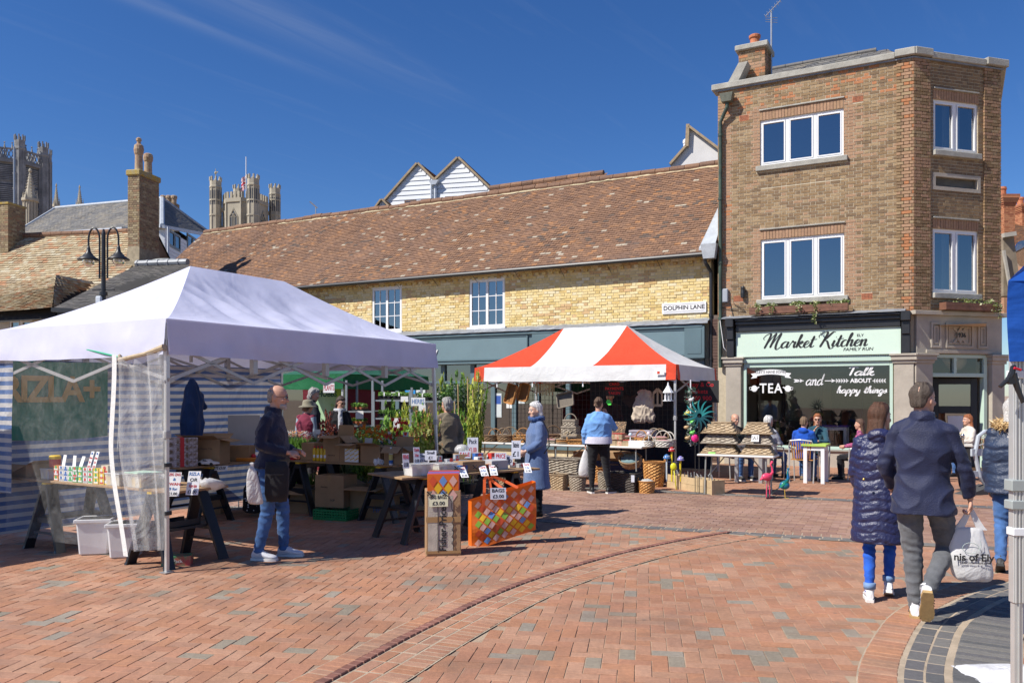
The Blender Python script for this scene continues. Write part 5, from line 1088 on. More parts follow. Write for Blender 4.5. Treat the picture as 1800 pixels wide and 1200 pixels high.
vz=zt_(315,196);mb=MB().tube([(A_.x,A_.y,vz),(A_.x,A_.y,zt_(297,196))],.07,5);mb.lathe([(.05,0),(.3,.3),(.3,.5),(.05,.8)],8,(A_.x,A_.y,zt_(307,196)));mb.bar((A_.x-.1,A_.y,zt_(303,196)),(A_.x+.6,A_.y,zt_(302.5,196)),.08,.2);mb.B('weather_vane',mat('gilt',(.5,.42,.25),.4),wt)
mb=MB();q=rel(424.5,198);mb.tube([(q.x,q.y,zb),(q.x,q.y,zt_(317,198))],.08,5);mb.B('mast',M_white,wt)
YL=150.;lt=thing('cathedral_lantern','tall grey octagonal cathedral lantern with battlemented turrets at the left edge','cathedral tower',tuple(at(18,YL)),0);o=Vc(lt.location)
Ro=6.;zl=[zt_(238,YL-Ro),zt_(250,YL-Ro*.7),zt_(260,YL)]
for k,a in enumerate((-90,-45,0,-135,180,45,135,90)):
 a=R(a);c=(Ro*cos(a),Ro*sin(a));octturret(c,.82,20,47.2+.4,M_cath2,lt,slits=False)
mb=MB();n=8
ring=lambda R_,z:[(R_*cos(TAU*k/8),R_*sin(TAU*k/8),z) for k in range(8)]
zb=43.2
prof=[(5.75,18),(5.75,zb-8.2),(6.05,zb-8.1),(6.05,zb-7.7),(5.75,zb-7.6),(5.75,zb-.6),(6.3,zb-.5),(6.3,zb)]
mb.add([p for r_,z in prof for p in ring(r_,z)],[(i*8+k,i*8+(k+1)%8,(i+1)*8+(k+1)%8,(i+1)*8+k) for i in range(7) for k in range(8)]+[tuple(range(56,64))]);mb.B('octagon_body',M_cath2,lt)
mb=MB();md=MB();mg=MB()
for k in range(8):
 p=Vc(ring(6.05,0)[k]);q=Vc(ring(6.05,0)[(k+1)%8]);up=lambda z: Vc((0,0,z))
 for z in (zb+.1,zb+1.9): mb.bar(p+up(z),q+up(z),.3,.3)
 for j in range(7):
  a,b=p.lerp(q,j/7),p.lerp(q,(j+1)/7);mb.bar(a+up(zb+.2),b+up(zb+1.8),.14,.14);mb.bar(b+up(zb+.2),a+up(zb+1.8),.14,.14)
 for j in (1,2,3): a=p.lerp(q,j/4);mb.tube([a+up(zb+1.9),a+up(zb+2.5),a+up(zb+2.9)],[.22,.12,.02],5);mb.lathe([(.02,0),(.2,.15),(.02,.3)],6,tuple(a+up(zb+2.8)))
 nrm=((p+q)/2).normalized();p2,q2=p*.952+nrm*.0,q*.952
 for (z0,z1) in ((zb-3.6,zb-.8),(zb-7.3,zb-4.2)):
  for j in range(9): z=z0+(z1-z0)*j/9;md.bar(p2.lerp(q2,.2)+up(z),p2.lerp(q2,.8)+up(z),.25,.2)
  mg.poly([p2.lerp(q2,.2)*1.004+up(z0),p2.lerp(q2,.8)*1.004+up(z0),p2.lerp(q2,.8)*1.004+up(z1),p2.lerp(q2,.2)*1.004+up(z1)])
 gothic(lt,(0,0),TAU*(k+.5)/8,3.1,22,zb-9.,M_cath2,M_cdark,5.75*cos(PI/8))
mb.B('parapet',M_cath2,lt);o_=md.build('louvres',M_cath2,lt);o_['kind']='stuff';mg.build('belfry_openings',M_cdark,lt)
mb=MB();p=rel=at(25,YL-7)-o;mb.tube([(p.x,p.y,20),(p.x,p.y,zt_(258,YL-7))],.16,6);
for k in range(9): mb.tube([(p.x-.3,p.y,22+k*2.6),(p.x+.3,p.y,22+k*2.6)],.06,4)
mb.B('service_mast',mat('galvanised',(.45,.46,.47)),lt)
def pinnacle(px,py0,py1,Y,w,label,shaft=False):
 q=at(px,Y);t=thing('stone_pinnacle',label,'pinnacle',(q.x,q.y,0),0);z0,z1=zt_(py1,Y),zt_(py0,Y);h=z1-z0;mb=MB()
 mb.lathe([(w,0),(w*.55,h*.35),(w*.3,h*.7),(w*.1,h*.93),(.02,h)],8,(0,0,z0))
 for k in range(1,9):
  zz=h*k/10;rr=w*(1-k/10)*.95
  for j in range(4): a=TAU*j/4+PI/4;mb.lathe([(.02,-.12),(w*.16,0),(.02,.14)],4,(rr*cos(a),rr*sin(a),z0+zz))
 mb.lathe([(.02,0),(w*.3,.25),(w*.3,.5),(.02,.8)],6,(0,0,z1-.6));mb.B('spirelet',M_cath,t)
 mb=MB().lathe([(w*.95,15-0),(w*.95,z0-.3),(w*1.25,z0-.2),(w*1.25,z0+.2),(w,z0+.25)],8,(0,0,0))
 for k in range(8): a=TAU*(k+.5)/8;mb.tube([(w*.95*cos(a),w*.95*sin(a),15),(w*.95*cos(a),w*.95*sin(a),z0)],w*.12,4)
 for k in range(4): a=TAU*k/4;mb.lathe([(w*.25,0),(w*.1,.8),(.02,1.4)],4,(w*1.1*cos(a),w*1.1*sin(a),z0))
 mb.B('shaft',M_cath,t)
pinnacle(53,298,352,130,1.0,'crocketed stone pinnacle in front of the grey cathedral lantern')
pinnacle(99,324,362,140,.5,'slim stone pinnacle between the lantern and the slate roof, nearer the lantern')
pinnacle(140,327,364,140,.55,'dark stone pinnacle rising over the slate ridge between lantern and brick chimney')
sl=thing('street_lamp','black double headed street lamp with swan neck arms before the tan tiled roof','street lamp',tuple(at(182,14.)),R(-6))
zt2=Pz(0,411,14).z;mb=MB().lathe([(.09,0),(.09,1.0),(.06,1.1),(.045,1.2),(.033,zt2),(.015,zt2+.08)],12);mb.lathe([(.065,0),(.065,.06)],12,(0,0,zt2-1.05));mb.bar((-.2,0,zt2-.95),(.2,0,zt2-.95),.02,.02);mb.B('pole',M_black,sl,smooth=False)
for s_ in (-1,1):
 mb=MB().tube([(s_*.07,0,zt2-.75),(s_*.07,0,zt2-.1)]+[(s_*(.07+.10*(1-cos(t))),0,zt2-.1+.17*sin(t)*1.2) for t in [PI*k/10 for k in range(1,11)]]+[(s_*.27,0,zt2-.22)],.016,8);a=mb.B('arm',M_black,sl)
 mb=MB().lathe([(.015,.17),(.027,.12),(.037,.06),(.066,.02),(.10,-.02),(.175,-.07),(.178,-.085),(.105,-.085)],18,(s_*.27,0,zt2-.36));mb.B('lamp_hood',M_black,a,smooth=True)
 mb=MB().lathe([(.10,-.085),(.098,-.12),(.08,-.16),(.04,-.19),(.001,-.195)],16,(s_*.27,0,zt2-.36),cap=False);mb.B('glass_bowl',glass('lamp_glass',(.75,.78,.72),.05,.6),a,smooth=True)
mb=MB().box(-.10,.0,-.08,.04,Pz(0,534,14).z,Pz(0,521,14).z);mb.B('sensor_box',mat('pale_plastic',(.6,.66,.72),.4),sl,bevel=.015)
def fabric(name,col,trans=.35,fold=.25,stripes=None,rough=.75,fscale=(3.,3.,3.),sc2=26.):
 if name in MATS: return MATS[name]
 m=bpy.data.materials.new(name);m.use_nodes=True;nt=m.node_tree;n=nt.nodes;l=nt.links;b=n['Principled BSDF'];b.inputs['Roughness'].default_value=rough;b.inputs['Specular IOR Level'].default_value=.3
 tc=n.new('ShaderNodeTexCoord');nz=n.new('ShaderNodeTexNoise');nz.inputs['Scale'].default_value=2.2;nz.inputs['Detail'].default_value=6;l.new(tc.outputs['Object'],nz.inputs['Vector'])
 cr=n.new('ShaderNodeValToRGB');cr.color_ramp.elements[0].color=(*[c*.9 for c in col],1);cr.color_ramp.elements[1].color=(*col,1);cr.color_ramp.elements[0].position=.3;cr.color_ramp.elements[1].position=.6;l.new(nz.outputs[0],cr.inputs[0]);last=cr.outputs[0]
 if stripes:
  sp=n.new('ShaderNodeSeparateXYZ');l.new(tc.outputs['Object'],sp.inputs[0]);mm=n.new('ShaderNodeMath');mm.operation='FRACT';dv=n.new('ShaderNodeMath');dv.operation='DIVIDE';dv.inputs[1].default_value=stripes[0];l.new(sp.outputs[2],dv.inputs[0]);l.new(dv.outputs[0],mm.inputs[0])
  gt=n.new('ShaderNodeMath');gt.operation='GREATER_THAN';gt.inputs[1].default_value=.5;l.new(mm.outputs[0],gt.inputs[0]);mx=n.new('ShaderNodeMixRGB');mx.inputs[2].default_value=(*stripes[1],1);l.new(gt.outputs[0],mx.inputs[0]);l.new(last,mx.inputs[1]);last=mx.outputs[0]
 l.new(last,b.inputs['Base Color'])
 b1=n.new('ShaderNodeTexNoise');b1.inputs['Scale'].default_value=fscale[0];b1.inputs['Detail'].default_value=3;b1.inputs['Distortion'].default_value=1.2;l.new(tc.outputs['Object'],b1.inputs['Vector'])
 b2=n.new('ShaderNodeTexNoise');b2.inputs['Scale'].default_value=sc2;b2.inputs['Detail'].default_value=2;l.new(tc.outputs['Object'],b2.inputs['Vector'])
 ad=n.new('ShaderNodeMath');ad.operation='MULTIPLY_ADD';ad.inputs[1].default_value=.08;l.new(b2.outputs[0],ad.inputs[0]);l.new(b1.outputs[0],ad.inputs[2])
 bm=n.new('ShaderNodeBump');bm.inputs['Strength'].default_value=fold;bm.inputs['Distance'].default_value=.12;l.new(ad.outputs[0],bm.inputs['Height']);l.new(bm.outputs[0],b.inputs['Normal'])
 tr=n.new('ShaderNodeBsdfTranslucent');l.new(last,tr.inputs[0]);l.new(bm.outputs[0],tr.inputs['Normal']);mx=n.new('ShaderNodeMixShader');mx.inputs[0].default_value=trans;l.new(b.outputs[0],mx.inputs[1]);l.new(tr.outputs[0],mx.inputs[2]);l.new(mx.outputs[0],n['Material Output'].inputs[0])
 MATS[name]=m;return m
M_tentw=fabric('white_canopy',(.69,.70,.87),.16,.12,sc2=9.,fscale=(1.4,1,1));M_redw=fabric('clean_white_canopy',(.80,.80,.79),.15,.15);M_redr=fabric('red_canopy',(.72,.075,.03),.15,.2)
M_alu=mat('aluminium',(.62,.62,.60),.38,.08,6.,metal=.5);M_alud=mat('aluminium_grey',(.40,.40,.40),.4,.1,6.,metal=.4)
def canopy(t,L,Wd,ze,r0,r1,zr,zone,mats,sag=.06,pinch=1.3,wrink=.012,nu=48,nv=20,crease=None,split=None):
 """hipped fabric roof, ridge from r0 to r1 on the centre line;zone(x,y)->material index"""
 mb=MB();R0=Vc((r0,Wd/2,zr));R1=Vc((r1,Wd/2,zr));c=[Vc((0,0,ze)),Vc((L,0,ze)),Vc((L,Wd,ze)),Vc((0,Wd,ze))]
 def surf(a,b,p,q,n,fm_=None,a0=None,b0_=None):
  P=[];a0=a0 or a;b0_=b0_ or b
  for i in range(n+1):
   row=[];e=a.lerp(b,i/n);r=p.lerp(q,i/n);u=(e-a0).length/(b0_-a0).length
   for j in range(nv+1):
    v=j/nv;w_=e.lerp(r,v);z=ze+(zr-ze)*(v**pinch)
    edge=sin(PI*u)
    w_.z=z-sag*sin(PI*v)*edge
    k=edge*sin(PI*min(1,v*1.05))
    w_.z+=wrink*(noise.noise(Vc((w_.x*2.2,w_.y*2.2,1)))+.6*noise.noise(Vc((w_.x*5.5+w_.y*3,w_.y*1.5,4))))*k*2
    if crease: w_.z+=crease(w_.x,w_.y,u,v)*k
    row.append(w_)
   P.append(row)
  b0=len(mb.f);mb.grid(P)
  for fi in range(b0,len(mb.f)):
   if fm_ is not None: mb.m[fi]=fm_
   else: ctr=sum((Vc(mb.v[k]) for k in mb.f[fi]),Vc())/4;mb.m[fi]=zone(ctr.x,ctr.y,(a,b))
 if split:
  for (x0,x1,q0,q1,mi) in split:
   for A0,B0,yy in ((c[0],c[1],0),(c[3],c[2],Wd)):
    surf(Vc((x0,yy,ze)),Vc((x1,yy,ze)),Vc((q0,Wd/2,zr)),Vc((q1,Wd/2,zr)),nu//3,mi,A0,B0)
 else: surf(c[0],c[1],R0,R1,nu);surf(c[2],c[3],R1,R0,nu)
 surf(c[1],c[2],R1,R1,nu//2);surf(c[3],c[0],R0,R0,nu//2)
 o=mb.B('canopy',mats,t,smooth=True);autosmooth(o.data,28);return o
def valance(t,L,Wd,ze,h,mats,zone,rip=.012,d=.012):
 for k,(a,b) in enumerate((((0,0),(L,0)),((L,0),(L,Wd)),((L,Wd),(0,Wd)),((0,Wd),(0,0)))):
  a=Vc(a);b=Vc(b);dr=(b-a).normalized();nn=Vc((dr.y,-dr.x));N=int((b-a).length/.04);P=[];lay=[]
  for i in range(N+1):
   u=i/N;p=a.lerp(b,u);row=[]
   for j in range(7):
    v=j/6;off=rip*(noise.noise(Vc((p.x*1.6+k*9,p.y*1.6,v*1.5)))*1.6+.7*noise.noise(Vc((p.x*5+k*9,p.y*5,v*2))))*v;e=p+nn*(.03*v+off+.004)
    row.append((e.x,e.y,ze-h*v-.014*sin(PI*u)*v+ (.01*noise.noise(Vc((p.x*2,p.y*2,5))) if j==6 else 0)))
   P.append(row)
  mb=MB();mb.grid(P)
  for fi in range(len(mb.f)):
   mb.m[fi]=zone(k,(fi//6)/N)
  o=mb.B('valance',mats,t,smooth=True)
def scissor(mb,a,b,n,z0,z1,w=.022):
 a=Vc((*a,0));b=Vc((*b,0))
 for k in range(n):
  p=a.lerp(b,k/n);q=a.lerp(b,(k+1)/n)
  for (s,e) in ((z0,z1),(z1,z0)): mb.bar((p.x,p.y,s),(q.x,q.y,e),w*.6,w*1.5)
def leg(t,x,y,zt,w=.042,foot=True,tilt=(0,0),m=None,grey=.55,base=(0,0)):
 mb=MB();mb.bar((x,y,zt),(x+tilt[0]*(1-grey),y+tilt[1]*(1-grey),zt*grey),w,w);o=mb.B('leg',m or M_alu,t,bevel=.003)
 mb=MB();mb.bar((x+tilt[0]*(1-grey),y+tilt[1]*(1-grey),zt*grey+.02),(x+tilt[0],y+tilt[1],.012),w*.78,w*.78);mb.B('lower_leg',m or M_alu,o,bevel=.002)
 mb=MB().box(x+tilt[0]*(1-grey)-w*.7,x+tilt[0]*(1-grey)+w*.7,y+tilt[1]*(1-grey)-w*.7,y+tilt[1]*(1-grey)+w*.7,zt*grey-.03,zt*grey+.04);mb.B('collar',M_alud,o,bevel=.004)
 if foot: mb=MB().box(x+tilt[0]-.05,x+tilt[0]+.05,y+tilt[1]-.045,y+tilt[1]+.045,.010,.018);mb.B('foot_plate',M_alud,o)
 return o
WTo=(-3.29,7.85);WTa=R(60.3);WL,WW=4.45,3.0;WP=Pl(*WTo,WTa)
wt_=thing('white_market_tent','large white peaked market tent with lilac shaded valance covering the bric-a-brac stall','market tent',(*WTo,0),WTa)
def wcr(x,y,u,v):
 d=math.hypot(x-1.5,y-1.3);f=math.exp(-((x-1.15)/.42)**2)*max(0,1-abs(y-.85)/.75)
 return .10*f*sin((x*1.1+y)*15+1.5*sin(y*5))+.02*math.exp(-d*1.2)*sin(atan2(y-1.5,x-1.5)*14)
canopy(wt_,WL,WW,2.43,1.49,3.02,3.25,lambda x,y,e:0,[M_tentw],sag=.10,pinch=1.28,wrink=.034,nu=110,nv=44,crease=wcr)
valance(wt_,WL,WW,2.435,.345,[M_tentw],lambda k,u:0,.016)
fr=MB();scissor(fr,(0,.03),(WL,.03),4,1.83,2.22);scissor(fr,(0,WW-.03),(WL,WW-.03),4,1.83,2.22);scissor(fr,(.03,0),(.03,WW),2,1.85,2.22);scissor(fr,(WL-.03,0),(WL-.03,WW),2,1.85,2.22);scissor(fr,(WL/2,0),(WL/2,WW),2,1.9,2.25)
fr.tube([(1.5,WW/2,2.1),(1.5,WW/2,3.2)],.02,8);fr.tube([(3.0,WW/2,2.1),(3.0,WW/2,3.2)],.02,8)
for x in (WL/4,WL/2,WL*.75): fr.box(x-.03,x+.03,.0,.06,1.93,2.30);fr.box(x-.03,x+.03,WW-.06,WW,1.93,2.30)
fr.build('scissor_frame',M_alud,wt_)
leg(wt_,.03,.03,2.40);leg(wt_,WL-.03,.03,2.40,tilt=(.02,-.10));leg(wt_,.03,WW-.03,2.4);leg(wt_,WL-.03,WW-.03,2.4);leg(wt_,WL/2,WW-.03,2.4)
def curtain(name,parent,m,P0,P1,z0,z1,amp=.02,nfold=9.,N=60,J=8,drape=0.,label=None):
 mb=MB();a=Vc(P0);b=Vc(P1);d=(b-a).normalized();nn=Vc((-d.y,d.x));P=[]
 for i in range(N+1):
  u=i/N;row=[]
  for j in range(J+1):
   v=j/J;o=amp*(.3+.7*v)*(sin(u*nfold*TAU*.5+1.3*sin(v*2+u*5))+.6*noise.noise(Vc((u*12,v*3,2))));e=a.lerp(b,u)+nn*o;row.append((e.x,e.y,z1+(z0-z1)*v-drape*sin(PI*u)*v))
  P.append(row)
 mb.grid(P);o=mb.B(name,m,parent,smooth=True);return o
M_stripe=fabric('blue_striped_canvas',(.52,.52,.53),.22,.35,stripes=(.098,(.10,.17,.36)))
curtain('striped_side_wall',wt_,M_stripe,(.0,WW-.04),(WL-.05,WW-.04),.12,2.12,.015,7.,160)
curtain('striped_side_wall',wt_,M_stripe,(.02,2.60),(.0,WW+.25),.62,2.12,.02,3.,20)
def clearplastic(name,tr=.82,rough=.12,scr=.25):
 if name in MATS: return MATS[name]
 m=bpy.data.materials.new(name);m.use_nodes=True;nt=m.node_tree;n=nt.nodes;l=nt.links;b=n['Principled BSDF'];b.inputs['Base Color'].default_value=(.75,.75,.74,1);b.inputs['Roughness'].default_value=rough
 tc=n.new('ShaderNodeTexCoord');mp=n.new('ShaderNodeMapping');mp.inputs['Scale'].default_value=(1.,1.,.8);l.new(tc.outputs['Object'],mp.inputs[0])
 nz=n.new('ShaderNodeTexNoise');nz.inputs['Scale'].default_value=26;nz.inputs['Detail'].default_value=8;nz.inputs['Roughness'].default_value=.8;l.new(mp.outputs[0],nz.inputs['Vector'])
 n2=n.new('ShaderNodeTexNoise');n2.inputs['Scale'].default_value=3.;n2.inputs['Detail'].default_value=4;n2.inputs['Distortion'].default_value=1.5;l.new(mp.outputs[0],n2.inputs['Vector'])
 mu=n.new('ShaderNodeMath');mu.operation='MULTIPLY';l.new(nz.outputs[0],mu.inputs[0]);l.new(n2.outputs[0],mu.inputs[1])
 mr=n.new('ShaderNodeMapRange');mr.inputs[1].default_value=.16;mr.inputs[2].default_value=.42;mr.inputs[3].default_value=1-tr;mr.inputs[4].default_value=1-tr+scr;l.new(mu.outputs[0],mr.inputs[0])
 bm=n.new('ShaderNodeBump');bm.inputs['Strength'].default_value=.6;bm.inputs['Distance'].default_value=.06;l.new(n2.outputs[0],bm.inputs['Height']);l.new(bm.outputs[0],b.inputs['Normal'])
 t_=n.new('ShaderNodeBsdfTransparent');mx=n.new('ShaderNodeMixShader');l.new(mr.outputs[0],mx.inputs[0]);l.new(t_.outputs[0],mx.inputs[1]);l.new(b.outputs[0],mx.inputs[2]);l.new(mx.outputs[0],n['Material Output'].inputs[0]);MATS[name]=m;return m
M_clear=clearplastic('clear_plastic_sheet',.96,.10,.09);M_clear2=clearplastic('folded_clear_plastic',.80,.08,.26)
cs_=thing('clear_plastic_sheet','scratched clear plastic side sheet across the end of the white tent','plastic sheet',(*WTo,0),WTa)
curtain('sheet',cs_,M_clear,(-.01,.62),(-.02,2.68),.16,2.12,.012,5.,60,10)
cf_=thing('gathered_plastic_sheet','bunched clear plastic sheet with white zip edge tied to the near tent leg','plastic sheet',(*WTo,0),WTa)
def zedge(v): return .60-.02*sin(v*4)+.12*sin(PI*v)**2*.6-.42*max(0,v-.45)**1.3
mb=MB();P=[]
for i in range(25):
 u=i/24;row=[]
 for j in range(31):
  v=j/30;y1=zedge(v)+.06;y0=-.06-.05*sin(PI*v)+ .02*v;y=y0+(y1-y0)*u;x=-.045-.05*sin(u*9+v*2)*(.5+v*.3)-.03*sin(u*23+v*4);row.append((x,y,2.12-.05*u-(2.02-.14)*v))
 P.append(row)
mb.grid(P);mb.B('sheet',M_clear2,cf_,smooth=True)
mb=MB();mb.grid([[(-.085,zedge(v)+.03,2.1-1.96*v),(-.085,zedge(v)+.10,2.1-1.96*v)] for v in [k/30 for k in range(31)]]);mb.B('zip_tape',mat('zip_tape',(.72,.72,.70),.6,.1,30.,.3,150.),cf_)
mb=MB().tube([(-.02,0,2.16),(-.05,.25,2.1),(-.06,.62,2.05),(-.03,.66,2.1)],[.035,.02,.022,.015],8);mb.B('top_roll',mat('tan_canvas',(.45,.36,.24),.9,.2,20.),cf_)
mb=MB().tube([(-.02,.62,2.07),(-.02,1.2,2.17)],.008,5);mb.B('green_cord',mat('green_cord',(.03,.42,.22),.6,.1),cf_)
for z in (.56,1.02): mb=MB().lathe([(.045,0),(.045,.035)],8,(.03,.03,z));mb.B('strap',M_black,cf_)
bn=thing('green_banner','dark green banner with tan RIZLA lettering hung on the striped wall','banner',tuple(WP.w((WP.s(10,WW-.12)+WP.s(190,WW-.12))/2,WW-.12,1.64)),WTa)
mb=MB();N=24;gb_m=fabric('green_banner_cloth',(.01,.21,.15),.1,.1)
bw=(WP.s(190,WW-.12)-WP.s(10,WW-.12))/2
mb.grid([[(-bw+2*bw*i/N,.02*sin(i*.9),.48-.93*j/6-.02*sin(PI*i/N)) for j in range(7)] for i in range(N+1)]);mb.B('cloth',gb_m,bn,smooth=True)
BX=bn
M_tan=mat('tan_print',(.36,.25,.07),.7,.1)
bn.rotation_euler=(0,0,WTa)
for k,(ch,x) in enumerate((('R',-.93*bw),('I',-.70*bw),('Z',-.45*bw),('L',-.12*bw),('A',.22*bw),('+',.62*bw))):
 text(ch,.42,M_tan,bn,(x,-.035,.12),offset=.012,ext=.003)
nt_=thing('neighbour_tent','white market tent standing just outside the left picture edge','market tent',(-6.3,8.6,0),WTa+PI/2)
canopy(nt_,3.,3.,2.43,1.45,1.55,3.2,lambda x,y,e:0,[M_tentw],nu=20,nv=10);valance(nt_,3.,3.,2.435,.3,[M_tentw],lambda k,u:0)
for x in (.03,2.97):
 for y in (.03,2.97): leg(nt_,x,y,2.4)
RP=Pl(-.81,18.,R(-28.));RA=R(-28.);RT=thing('red_white_market_tent','red and white striped pop up market tent over the wicker basket stall','market tent',(-.81,18.,0),RA)
def rz_(x,y,e):
 a,b=e
 if a.x==0 and b.x==4.5 or a.x==4.5 and b.x==0:   # long faces: white middle between curved seams
  v=min(y,3-y)/1.5
  lo=1.55-.10*v+.0;hi=2.75+.18*v
  return 1 if lo-.05*(1-v)<x<hi+.05*(1-v) else 0
 return 1
canopy(RT,4.5,3.,2.30,1.45,2.95,3.22,rz_,[M_redr,M_redw],sag=.03,pinch=1.22,wrink=.005,nu=72,nv=24,split=[(0,1.34,1.45,1.45,0),(1.34,2.74,1.45,2.95,1),(2.74,4.5,2.95,2.95,0)])
def rv(k,u):
 if k==0: return 0 if (u<.045 or u>.955) else 1
 return 0 if (u<.05 or u>.955) else 1
valance(RT,4.5,3.,2.305,.30,[M_redr,M_redw],rv,.01)
for k,(x,y) in enumerate(((.03,.03),(4.47,.03),(4.47,2.97),(.03,2.97))): leg(RT,x,y,2.28,.045,tilt=((0,0),(0,-.0),(.1,0),(0,0))[k])
leg(RT,2.0,2.9,2.2,.04)
fr=MB();scissor(fr,(0,2.97),(4.5,2.97),4,1.75,2.1);scissor(fr,(.03,0),(.03,3),2,1.75,2.1);scissor(fr,(4.47,0),(4.47,3),2,1.75,2.1);scissor(fr,(0,.04),(4.5,.04),4,1.98,2.2);fr.tube([(1.45,1.5,2.1),(1.45,1.5,3.15)],.02,6);fr.tube([(2.95,1.5,2.1),(2.95,1.5,3.15)],.02,6);fr.build('scissor_frame',M_alud,RT)
mb=MB().box(4.12,4.28,-.062,-.050,2.10,2.19);mb.B('maker_tag',M_wp,RT);mb=MB().box(4.14,4.19,-.065,-.061,2.12,2.17);mb.B('tag_mark',M_redr,RT)
for x in (.55,1.4,2.55): mb=MB().box(x-.012,x+.012,-.0,.012,1.88,2.03);mb.B('strap',M_wp,RT)
GTo=at(488,17.2);GTa=R(-28);GP=Pl(GTo.x,GTo.y,GTa);gt=thing('green_market_tent','green canopied stall with dark red back wall and HOBBS banner','market tent',tuple(GTo),GTa)
GL=1.62;Mg=fabric('green_canopy',(.012,.15,.055),.3,.3);Mg2=fabric('pale_green_canopy',(.04,.17,.115),.3,.3);Mmar=fabric('maroon_canvas',(.14,.012,.022),.15,.3)
zg=2.13;mb=MB();gl_=3.05
canopy(gt,1.8,3.,zg,.8,1.0,2.75,lambda x,y,e:0,[Mg2],nu=24,nv=8)
valance(gt,1.75,3.,zg+.005,.30,[Mg],lambda k,u:0)
for x,y in ((.03,.03),(1.70,.03),(.03,2.97),(1.72,2.97)): leg(gt,x,y,zg,.04)
curtain('maroon_wall',gt,Mmar,(-.4,1.2),(1.7,1.2),.05,2.02,.015,6.,40);curtain('maroon_wall',gt,Mmar,(1.72,.1),(1.72,1.2),.05,2.02,.01,3.,16)
gb2=thing('hobbs_banner','pale green stall banner with dark HOBBS lettering on the maroon tent wall','banner',tuple(GP.w(.62,1.12,1.43)),GTa)
mb=MB().box(-.64,.66,-.01,.01,-.48,.47);mb.B('cloth',mat('pale_green_cloth',(.30,.46,.28),.8,.1),gb2)
text('HOBBS',.17,mat('dark_green_ink',(.01,.07,.06),.7),gb2,(-.24,-.013,.30),offset=.006);text('S',.17,MATS['dark_green_ink'],gb2,(.50,-.013,.30),offset=.006)
mb=MB().lathe([(.001,-.001),(.1,-.001),(.1,.001),(.001,.001)],16);mb.v=[(v[0]+.05,-.012+v[2],v[1]+.33) for v in mb.v];mb.B('printed_leaf_disc',mat('lime_print',(.25,.42,.06),.7),gb2)
text('Fresh\nPlants',.11,MATS['lime_print'],gb2,(-.02,-.013,-.0))
q=at(1787,3.8);bt=thing('blue_market_tent','blue market tent corner at the right picture edge with ridged aluminium leg','market tent',(q.x,q.y,0),0)
Mb=fabric('blue_canopy',(.012,.09,.42),.2,.3);Mws=fabric('white_side_wall',(.66,.67,.70),.3,.25)
zb0,zb1=Pz(0,636,3.8).z,Pz(0,497,3.8).z
mb=MB();N=14
for (ax,ay,bx,by) in ((-.075,-.06,1.6,-.25),(-.075,-.06,1.75,2.6)):
 mb.grid([[(ax+(bx-ax)*i/N,ay+(by-ay)*i/N+.010*sin(i*1.3+j*.5),zb1+(zb0-zb1)*j/8) for j in range(9)] for i in range(N+1)])
mb.B('valance',Mb,bt,smooth=True)
mb=MB();mb.grid([[Vc((-.075,-.06,zb1)).lerp(Vc((1.6,-.25,zb1)),i/10).lerp(Vc((1.3,1.3,2.95)),(j/10))+Vc((0,0,-.05*sin(PI*j/10)+.02*sin(PI*j/10)*sin(i))) for j in range(11)] for i in range(11)]);mb.grid([[Vc((-.075,-.06,zb1)).lerp(Vc((1.75,2.6,zb1)),i/10).lerp(Vc((1.3,1.3,2.95)),(j/10)) for j in range(11)] for i in range(11)]);mb.B('canopy',Mb,bt,smooth=True)
mb=MB().box(-.026,.026,-.02,.02,.75,zb1);
for x in (-.016,0,.016): mb.box(x-.004,x+.004,-.026,-.02,.75,zb1)
lg_=mb.B('leg',M_alu,bt,bevel=.002);mb=MB();mb.bar((0,0,.02),(0,0,.8),.038,.032);mb.bar((0,-.018,.02),(0,-.018,.8),.006,.006);mb.B('lower_leg',M_alu,lg_)
for z,m in ((Pz(0,658,3.8).z,M_white),(Pz(0,933,3.8).z,M_white)): mb=MB().box(-.032,.032,-.03,.028,z-.018,z+.018);mb.B('strap',m,lg_,bevel=.003)
for y0,y1 in ((842,862),(878,894)): mb=MB().box(-.042,.036,-.034,.03,Pz(0,y1,3.8).z,Pz(0,y0,3.8).z);mb.B('clamp_collar',mat('grey_green_plastic',(.33,.36,.35),.4,.1),lg_,bevel=.004)
mb=MB();mb.grid([[(.035+1.5*i/20,.01-.2*i/20+.012*sin(i*1.9),.6+(zb1-.6)*j/6) for j in range(7)] for i in range(21)]);mb.B('side_wall',Mws,bt,smooth=True)
cl=thing('spring_clamp','black plastic spring clamp gripping the blue tent leg below the canopy','clamp',tuple(Pz(1779,668,3.72)),0)
Mcl=mat('black_plastic',(.018,.018,.02),.35,.1)
mb=MB().tube([(-.055,0,-.03),(-.015,0,.005),(.0,0,.03)],[.009,.012,.016],8);mb.B('handle',Mcl,cl);mb=MB().tube([(.05,.0,-.10),(.022,0,-.03),(.005,0,.03)],[.010,.013,.016],8);mb.B('handle',Mcl,cl);mb=MB().tube([(-.005,-.012,.0),(-.005,.014,.0)],.02,10);mb.tube([(.0,0,.03),(.005,0,.06),(.015,0,.065)],[.014,.012,.006],8);mb.B('jaw',Mcl,cl);mb=MB().tube([(0,-.016,.055),(.03,-.016,.045)],.006,6);mb.B('red_pad',mat('red_plastic',(.55,.02,.04),.4),cl)
q=G(1760,1180);ps=thing('white_plastic_sheet','crumpled white plastic sheet lying on the pavers under the blue tent','plastic sheet',(q.x,q.y,0),0)
mb=MB();P=[]
